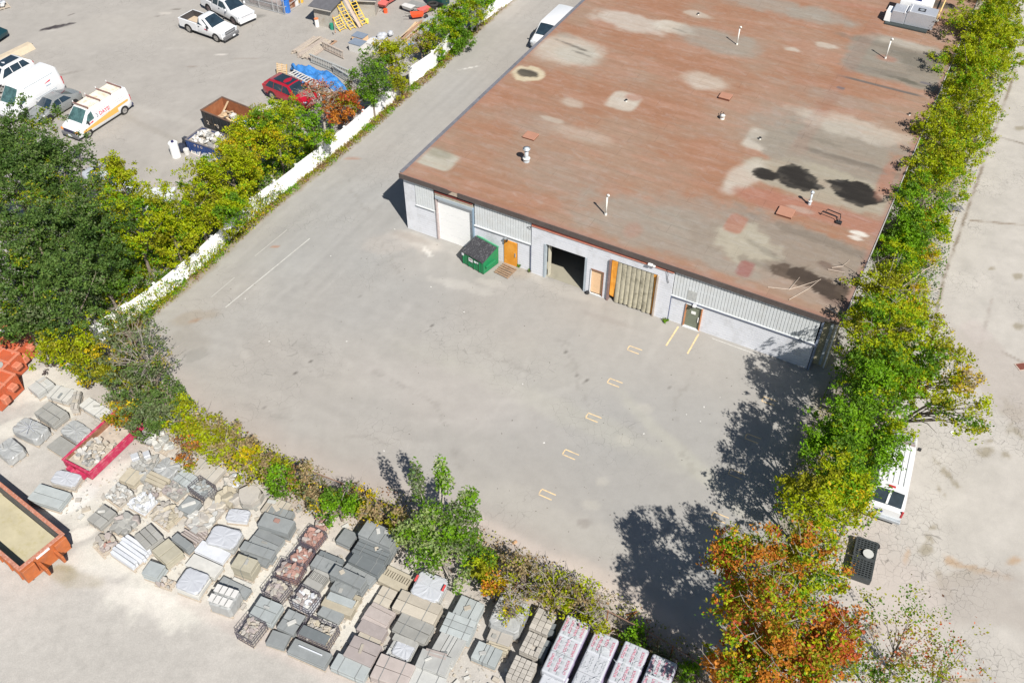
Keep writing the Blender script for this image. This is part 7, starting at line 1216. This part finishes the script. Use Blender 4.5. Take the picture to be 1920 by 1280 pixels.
stuff(m.build("mesh", t)); pbox(t, "stored_boards", (2.0, 1.3, .4), (3.5, 1.6, .7), pm("rosy_boards", (.34, .27, .25), .2, 5)); pbox(t, "stored_boards", (4.4, 1.2, .3), (.6, 1.4, .5), rtim)
for (px, py, mt, lb, sx, h) in [(548, 12, rust, "rusty orange crate behind the blue bin", .4, .7), (556, 10, whp, "white orange drum at the top edge", .3, .6), (563, 4, pm("deep_yellow", (.65, .38, .05), .1), "yellow orange barrel at the top edge", .45, .8)]: cyl_thing("drum", lb, "drum", px, py, sx * .5 + .1, h, mt)
# stacked timber
def boards(label, p0, p1, n, wd, mt, z=.06, th=.07, lay=2, spread=.02):
    a, b = G(*p0), G(*p1); d = b - a; t = thing("timber_stack", label, "timber", tuple((a + b) / 2), math.atan2(d.y, d.x)); r = random.Random(int(p0[0]))
    for l in range(lay):
        for i in range(n - l): L_ = d.length * r.uniform(.85, 1.02); m = MB(); m.box((r.uniform(-.15, .15), (i - (n - l) / 2) * wd, z + l * th), (L_, wd * .82, th * .85), r.choice(mt) if isinstance(mt, list) else mt); m.build("board", t, rz=r.uniform(-spread, spread))
    return t
boards("long grey boards nearest the yard, top left timber stack", (552, 102), (595, 73), 7, .17, [gtim, palw], lay=4); boards("wide grey boards between the top timber stack and the tarpaulin", (565, 110), (612, 76), 9, .18, [gtim, gtim, palw], lay=3); boards("red and grey pieces behind the grey rail", (612, 86), (628, 76), 3, .2, [rtim, gtim], lay=1); boards("orange brown beams by the thin shrub", (755, 75), (790, 42), 6, .18, [rtim, tim, palw], lay=2, spread=.07); boards("grey sheets leaning behind the orange beams", (783, 60), (810, 30), 2, .7, [pm("sheet_grey", (.34, .37, .38), .15)], lay=1)
def railing(label, p0, p1, h, mt, n=18):
    a, b = G(*p0), G(*p1); d = b - a; L_ = d.length; t = thing("deck_railing", label, "railing", a, math.atan2(d.y, d.x))
    pbox(t, "top_rail", (L_ / 2, 0, h), (L_, .16, .06), mt); pbox(t, "bottom_rail", (L_ / 2, 0, .12), (L_, .08, .08), mt)
    for i in range(n): pbox(t, "baluster", ((i + .5) * L_ / n, 0, h / 2), (.07, .05, h - .05), mt)
    return t
grm = pm("grey_painted_timber", (.33, .34, .33), .1, 4, .8); railing("brown timber railing frame at the back of the lumber pile", (605, 93), (645, 112), .8, gtim, 14); railing("long grey timber railing behind the blue tarpaulin", (583, 118), (660, 150), .85, grm, 24); railing("short grey railing at the right end of the tarpaulin", (625, 138), (657, 158), .8, grm, 12)
t = thing("white_ladder", "white ladder lying along the near edge of the blue tarpaulin", "ladder", G(548, 150), math.atan2((G(605, 178) - G(548, 150)).y, (G(605, 178) - G(548, 150)).x)); Lw = (G(605, 178) - G(548, 150)).length
for y in (-.35, .35): pbox(t, "rail", (Lw / 2, y, .8), (Lw, .08, .1), whp)
for i in range(11): pbox(t, "rung", ((i + .5) * Lw / 11, 0, .8), (.1, .62, .05), whp)
# tarpaulin: a crumpled sheet over a mound
nx, ny = 46, 22; m = MB(); V = []; A_, B_, C_, D_ = G(540, 118, .9), G(622, 128, .9), G(660, 170, .5), G(566, 144, .7)
for j in range(ny):
    for i in range(nx):
        u, v = i / (nx - 1), j / (ny - 1); p = A_.lerp(B_, u).lerp(D_.lerp(C_, u), v); e = min(u, 1 - u, v, 1 - v); wv = float(fbm(np.array([p.x * 1.8 + 3]), np.array([p.y * 1.8]), 1.0, 4)[0]); w2 = float(fbm(np.array([p.x * 5]), np.array([p.y * 5]), 1.0, 3)[0])
        V.append((p.x + (wv - .5) * .5 * (e < .03), p.y + (w2 - .5) * .6 * (e < .03), .25 + .75 * min(1, e * 7) ** .6 * (1 - .45 * u) + (wv - .5) * .8 + (w2 - .5) * .3))
F = [(j * nx + i, j * nx + i + 1, (j + 1) * nx + i + 1, (j + 1) * nx + i) for j in range(ny - 1) for i in range(nx - 1)]; m.add(V, F, tarp); tag(m.build("tarpaulin", smooth=True), "crumpled bright blue tarpaulin over the lumber pile", "tarpaulin")
cpile = thing("scrap_timber_pile", "mixed scrap timber between the tarpaulin and the red car", "timber", G(590, 180), SA); r = random.Random(9)
for i in range(60): pbox(cpile, "offcut", (r.uniform(-1.6, 3.4), r.uniform(-.4, 1.2), r.uniform(.1, .5)), (r.uniform(.4, 1.3), .12, .06), r.choice([gtim, palw, tim, rtim, whp]), rz=r.uniform(-.6, .6))
t = thing("wooden_pallet", "yellow wooden pallet standing upright behind the red car", "pallet", G(536, 148), SA + .2); t.rotation_euler.x = rad(-18)
for k in range(8): pbox(t, "slat", (-.4, 0, .08 + k * .155), (.95, .03, .1), tim)
for x in (-.86, -.4, .06): pbox(t, "stringer", (x, .07, .62), (.06, .1, 1.25), pm("orange_stringer", (.58, .36, .12), .1))
for (px, py, sx, sy, h, mt, lb) in [(672, 95, 1.3, 1.0, .8, whp, "white chest with slate blue lid beside the railing"), (676, 78, 1.2, .9, .6, ply, "plywood box with slate blue top behind the white chest"), (700, 92, 1.0, 1.0, .7, whp, "white foam blocks under the small dark green tree")]:
    g = G(px, py); t = thing("storage_box", lb, "box", g, SA); pbox(t, "body", (0, 0, h / 2), (sx, sy, h), mt); pbox(t, "lid", (0, 0, h + .03), (sx + .05, sy + .05, .06), pm("slate_lid", (.18, .22, .28), .1) if "foam" not in lb else whp)
r = random.Random(3); t = thing("wrap_heap", "heap of crumpled white sheeting behind the dark green tree", "sheeting", G(712, 78))
for i in range(9): m = MB(); q = r.uniform(.25, .5); m.loft([[(math.cos(k * .9) * a * q * r.uniform(.7, 1.2), math.sin(k * .9) * a * q * r.uniform(.7, 1.2), z * q) for k in range(7)] for a, z in [(1, 0), (1, .6), (.6, 1), (.05, 1.15)]], filmw); m.build("white_bundle", t, loc=(r.uniform(-1, 1), r.uniform(-1.2, 1.2), r.uniform(0, .4)))
# barrows, tyres and scraps at the top
rdm = pm("pink_red_plastic", (.62, .14, .12), .1, 4, .5); orm = pm("bright_orange_red", (.75, .10, .03), .08, 4, .45); rub = MATS["tyre_rubber"]
def barrow(label, px, py, mt, rz, s=1.0):
    t = thing("wheelbarrow", label, "wheelbarrow", G(px, py), rz); m = MB(); m.prism([(-.5 * s, -.3 * s), (.5 * s, -.22 * s), (.5 * s, .22 * s), (-.5 * s, .3 * s)], .3, .62, mt, [(-.65 * s, -.4 * s), (.6 * s, -.3 * s), (.6 * s, .3 * s), (-.65 * s, .4 * s)]); m.build("tray", t)
    m = MB(); m.tube([(.85 * s, -.05, .2), (.85 * s, .05, .2)], .2, rub, 12); m.build("wheel", t)
    for y in (-.28, .28): m = MB(); m.tube([(.8 * s, y * .3, .25), (-.4, y, .35), (-1.2 * s, y, .6)], .025, blk, 5); m.build("handle", t)
barrow("pink wheelbarrow tray tipped up beside the second shed", 722, 14, rdm, 1.2, 1.2); barrow("second pink wheelbarrow tray at the top edge", 733, 6, rdm, .9, 1.2); barrow("white wheelbarrow in front of the tyre pile", 766, 22, whp, 2.6); barrow("bright orange wheelbarrow by the orange beams", 783, 36, orm, .2); barrow("pink red wheelbarrow next to the orange one", 796, 27, rdm, .7)
cyl_thing("red_cone", "small red pot below the pink wheelbarrow trays", "pot", 723, 24, .2, .3, orm); cyl_thing("orange_bucket", "orange yellow bucket by the second shed", "bucket", 702, 16, .28, .45, pm("orange_yellow", (.8, .33, .04), .1)); cyl_thing("white_pail", "white pail below the orange yellow bucket", "bucket", 698, 22, .15, .35, whp)
t = thing("tyre_stack", "stack of black tyres left of the climbing bush", "tyres", G(808, 18))
for k in range(3):
    m = MB(); N_ = 16; m.loft([[(math.cos(6.283 * i / N_) * (.42 + .13 * math.cos(a)), math.sin(6.283 * i / N_) * (.42 + .13 * math.cos(a)), .14 + .12 * math.sin(a)) for i in range(N_)] for a in [6.283 * q / 8 for q in range(9)]], rub, True, False); m.build("tyre", t, loc=(k * .12, -k * .06, k * .24))
t = thing("dark_machine", "dark green machinery under the bushes at the top edge", "machine", G(822, 8), SA); pbox(t, "body", (0, 0, .6), (1.8, 1.4, 1.2), pm("dark_teal", (.01, .05, .045), .3, 3, .5), .05); pbox(t, "hood", (-.9, .3, .9), (.8, .7, .5), rust, .05); pbox(t, "arm", (.5, -.8, .5), (1.2, .2, .25), blk, .03)
loose("paving_sheet", "grey flat sheet on the ground near the top edge", "sheet", 782, 8, .02, (1.9, 1.0, .05), pm("sheet_dark", (.24, .24, .23), .15), SA); loose("blue_scrap", "blue plastic scrap behind the fence near the beams", "scrap", 770, 83, .05, (.6, .35, .1), blt, .3)
# concrete barrier and oddments on the left
g = G(38, 101); t = thing("concrete_barrier", "tan concrete barrier lying behind the white estate car", "barrier", g, math.atan2((G(60, 88) - G(0, 117)).y, (G(60, 88) - G(0, 117)).x)); m = MB(); m.prism([(-2.2, -.45), (1.35, -.45), (1.35, .35), (-2.2, .35)], 0, .55, pm("tan_concrete", (.50, .42, .31), .1, 3, .9), [(-2.2, -.25), (1.25, -.25), (1.25, .3), (-2.2, .3)]); m.build("block", t); m = MB(); m.tube([(1.35, .1, .3), (1.5, .1, .3)], .04, blk, 6); m.build("lifting_loop", t)
g = G(4, 14); t = thing("cargo_bag", "white and pink bagged goods on a pallet in the top left corner", "bagged goods", g, -.9); pallet(t, 1.4, 1.3); r = random.Random(1)
for i in range(9): m = MB(); m.chbox((r.uniform(-.5, .5), r.uniform(-.4, .4), .25 + .12 * (i // 3)), (.5, .35, .18), r.choice([whp, whp, rdm, filmw]), .06, r.uniform(0, 3)); m.build("bag", t)
vehicle("hatchback", "dark car whose nose just enters at the left edge", "car", tuple(G(-18, 82) + Vector((0, 0, 0))), tuple(G(-18, 82) - Vector((2.6, -.9, 0))), -1, 1.8, SED(), paint("black_green_paint", (.01, .04, .05)), wr=.32, shield=(1.05, .35, .92, .9), rear=(-1.55, -.7, .9, .9))
# half hidden low building roof under the left trees
t = thing("trailer_roof", "low white trailer with striped roof half hidden by yellow trees", "trailer", G(316, 398), SA + .55); pbox(t, "body", (-1.0, .6, .55), (3.0, 1.8, 1.1), vwhite, .03)
for k in range(9): pbox(t, "roof_strip", (-1.0 - 1.36 + k * .34, .6, 1.13), (.30, 1.85, .04), pm("grey_white_strip", (.58, .60, .62), .06))
t = thing("car_roof", "dark car with light roof edge peeping from under the dark ash tree", "car", G(190, 350), SA + .2) if False else None
vehicle("sedan", "blue grey car half hidden behind the dark ash tree", "car", (214, 372), (172, 352), -1, 1.8, SED(), paint("pale_car", (.45, .48, .52)), wr=.32, wb=2.7, shield=(1.05, .35, .92, .9), rear=(-1.55, -.7, .9, .9), win=[(.8, .25, -.15, -.15, .08, .9), (-.22, -.22, -1.2, -.75, .08, .9)])
# ---------------------------------------------------------------- oddments in the yard and on the road
t = thing("door_mat_pallet", "crushed brown wooden pallet before the orange door", "pallet", G(948, 509), UA - .1); r = random.Random(4)
for k in range(6): m = MB(); m.box((0, -.5 + k * .2, .08 + r.uniform(0, .03)), (1.15, .13, .03), pm("brown_board", (.28, .19, .125), .2, 5, .9)); m.build("slat", t, rz=r.uniform(-.06, .06))
for x in (-.5, .5): pbox(t, "bearer", (x, 0, .035), (.09, 1.1, .07), MATS["brown_board"])
t = thing("black_stone", "small black lump beside the open warehouse doorway", "rock", G(1101, 550)); m = MB(); m.loft([[(math.cos(k) * q, math.sin(k) * q * .8, z) for k in range(6)] for q, z in [(.16, 0), (.19, .1), (.1, .2)]], blk); m.build("lump", t)
for (px, py, lb) in [(965, 1015, "small tan brick lying near the rusty rail")]: loose("brick", lb, "brick", px, py, .0, (.28, .14, .1), pm("tan_brick", (.45, .28, .16), .1), .6)
t = thing("broken_rail", "rusty orange scrap by the fence in the tree shadow", "scrap", G(1183, 1156), .4); m = MB(); m.box((0, 0, .05), (.7, .06, .06), MATS["rusty_orange_post"], .3); m.box((.1, .12, .08), (.6, .05, .05), MATS["rusty_orange_post"], -.1); m.build("bar", t)
t = thing("curled_hose", "short pale curled hose under the maple's left side", "hose", G(1336, 1226)); m = MB(); m.tube([(math.cos(a) * .28, math.sin(a) * .35, .06) for a in [k * .5 for k in range(1, 10)]], .035, pvc, 6); m.build("hose", t)
t = thing("rubber_mat", "dark grey bent sheet lying on the road by the goldenrod", "sheet", G(1792, 393), .2); m = MB(); m.loft([[(-.6 + i * .2, -.35, .1 + .16 * math.sin(i * .9)), (-.6 + i * .2, .35, .14 + .16 * math.sin(i * .9 + .4)), (-.6 + i * .2, .35, .1 + .16 * math.sin(i * .9 + .4)), (-.6 + i * .2, -.35, .06 + .16 * math.sin(i * .9))] for i in range(7)], pm("mat_grey", (.17, .165, .17), .15, 4, .8)); m.build("sheet", t)
t = thing("access_cover", "rusty red square cover set in the concrete road", "cover", G(1916, 687), .2); pbox(t, "plate", (0, 0, .012), (.55, .5, .025), pm("cover_rust", (.16, .05, .035), .2, 8)); pbox(t, "frame", (0, 0, .006), (.7, .62, .012), pm("cover_frame", (.45, .36, .30), .15))
t = thing("black_pallet", "black plastic pallet of crates with a round white lid on top", "pallet", G(1616, 1054) - Vector((.23, .52, 0)), rad(66)); bkp = pm("black_crate_plastic", (.05, .056, .058), .2, 5, .45)
for k in range(2):
    x0 = -.62 + k * 1.22; m = MB()
    for i in range(9): m.box((x0 + .06 + i * .13, 0, .42), (.05, 1.1, .05), bkp)
    for j in range(7): m.box((x0 + .58, -.5 + j * .166, .40), (1.1, .05, .05), bkp)
    m.build("grid_deck", t)
    for (c, d) in [((x0 + .58, -.54, .22), (1.16, .05, .44)), ((x0 + .58, .54, .22), (1.16, .05, .44)), ((x0, 0, .22), (.05, 1.03, .44)), ((x0 + 1.16, 0, .22), (.05, 1.03, .44))]: pbox(t, "crate_side", c, d, bkp)
    pbox(t, "base_deck", (x0 + .58, 0, .06), (1.1, 1.02, .06), bkp)
m = MB(); m.tube([(0, 0, .0), (0, 0, .14)], [.22, .27], pm("lid_white", (.45, .45, .43), .05), 20); tag(m.build("round_lid", loc=G(1627, 1040, .45) + Vector((0, -.0, 0))), "round off-white bucket standing on the black pallet", "bucket")
m = MB(); m.tube([(0, 0, 0), (0, 0, .07)], .22, pm("grey_lid", (.40, .39, .37), .05), 18); m.tube([(0, 0, .07), (0, 0, .1)], .23, blk, 18); tag(m.build("round_lid", loc=G(1641, 1024, .1)), "small grey round lid beside the black pallet's corner", "lid")
t = thing("black_strap", "short black strap lying on the road below the black pallet", "strap", G(1631, 1132), -1.0); m = MB(); m.box((0, 0, .03), (.5, .06, .04), blk); m.box((-.22, 0, .06), (.12, .12, .08), blk); m.build("strap", t)
m = MB(); m.tube([(0, 0, 0), (0, 0, .02)], .13, pvc, 12); tag(m.build("round_lid", loc=G(1786, 811, .01)), "small white disc on the road under the loose branch crown", "lid")
# bare twigs in the gap of the tree line
for i, (a_, b_, z0, z1) in enumerate([((1690, 540), (1778, 482), .8, 1.6), ((1700, 600), (1760, 515), .6, 1.2), ((1720, 560), (1768, 538), .6, .8), ((1712, 565), (1755, 567), .7, .7)]):
    p, q = G(*a_, z0), G(*b_, z1); m = MB(); m.tube([tuple(p), tuple(p.lerp(q, .5) + Vector((0, .1, .15))), tuple(q)], [.035, .025, .01], tw, 5)
    for k in range(4): s = p.lerp(q, .3 + .15 * k); m.tube([tuple(s), tuple(s + Vector((random.uniform(0, .7), random.uniform(-.5, .5), random.uniform(0, .4))))], [.014, .005], tw, 4)
    tag(m.build("fallen_branch"), ["longest bare branch sticking out over the road from the gap", "second bare branch crossing the goldenrod", "short bare branch pointing to the road joint", "lowest short bare branch over the road edge"][i], "branch")
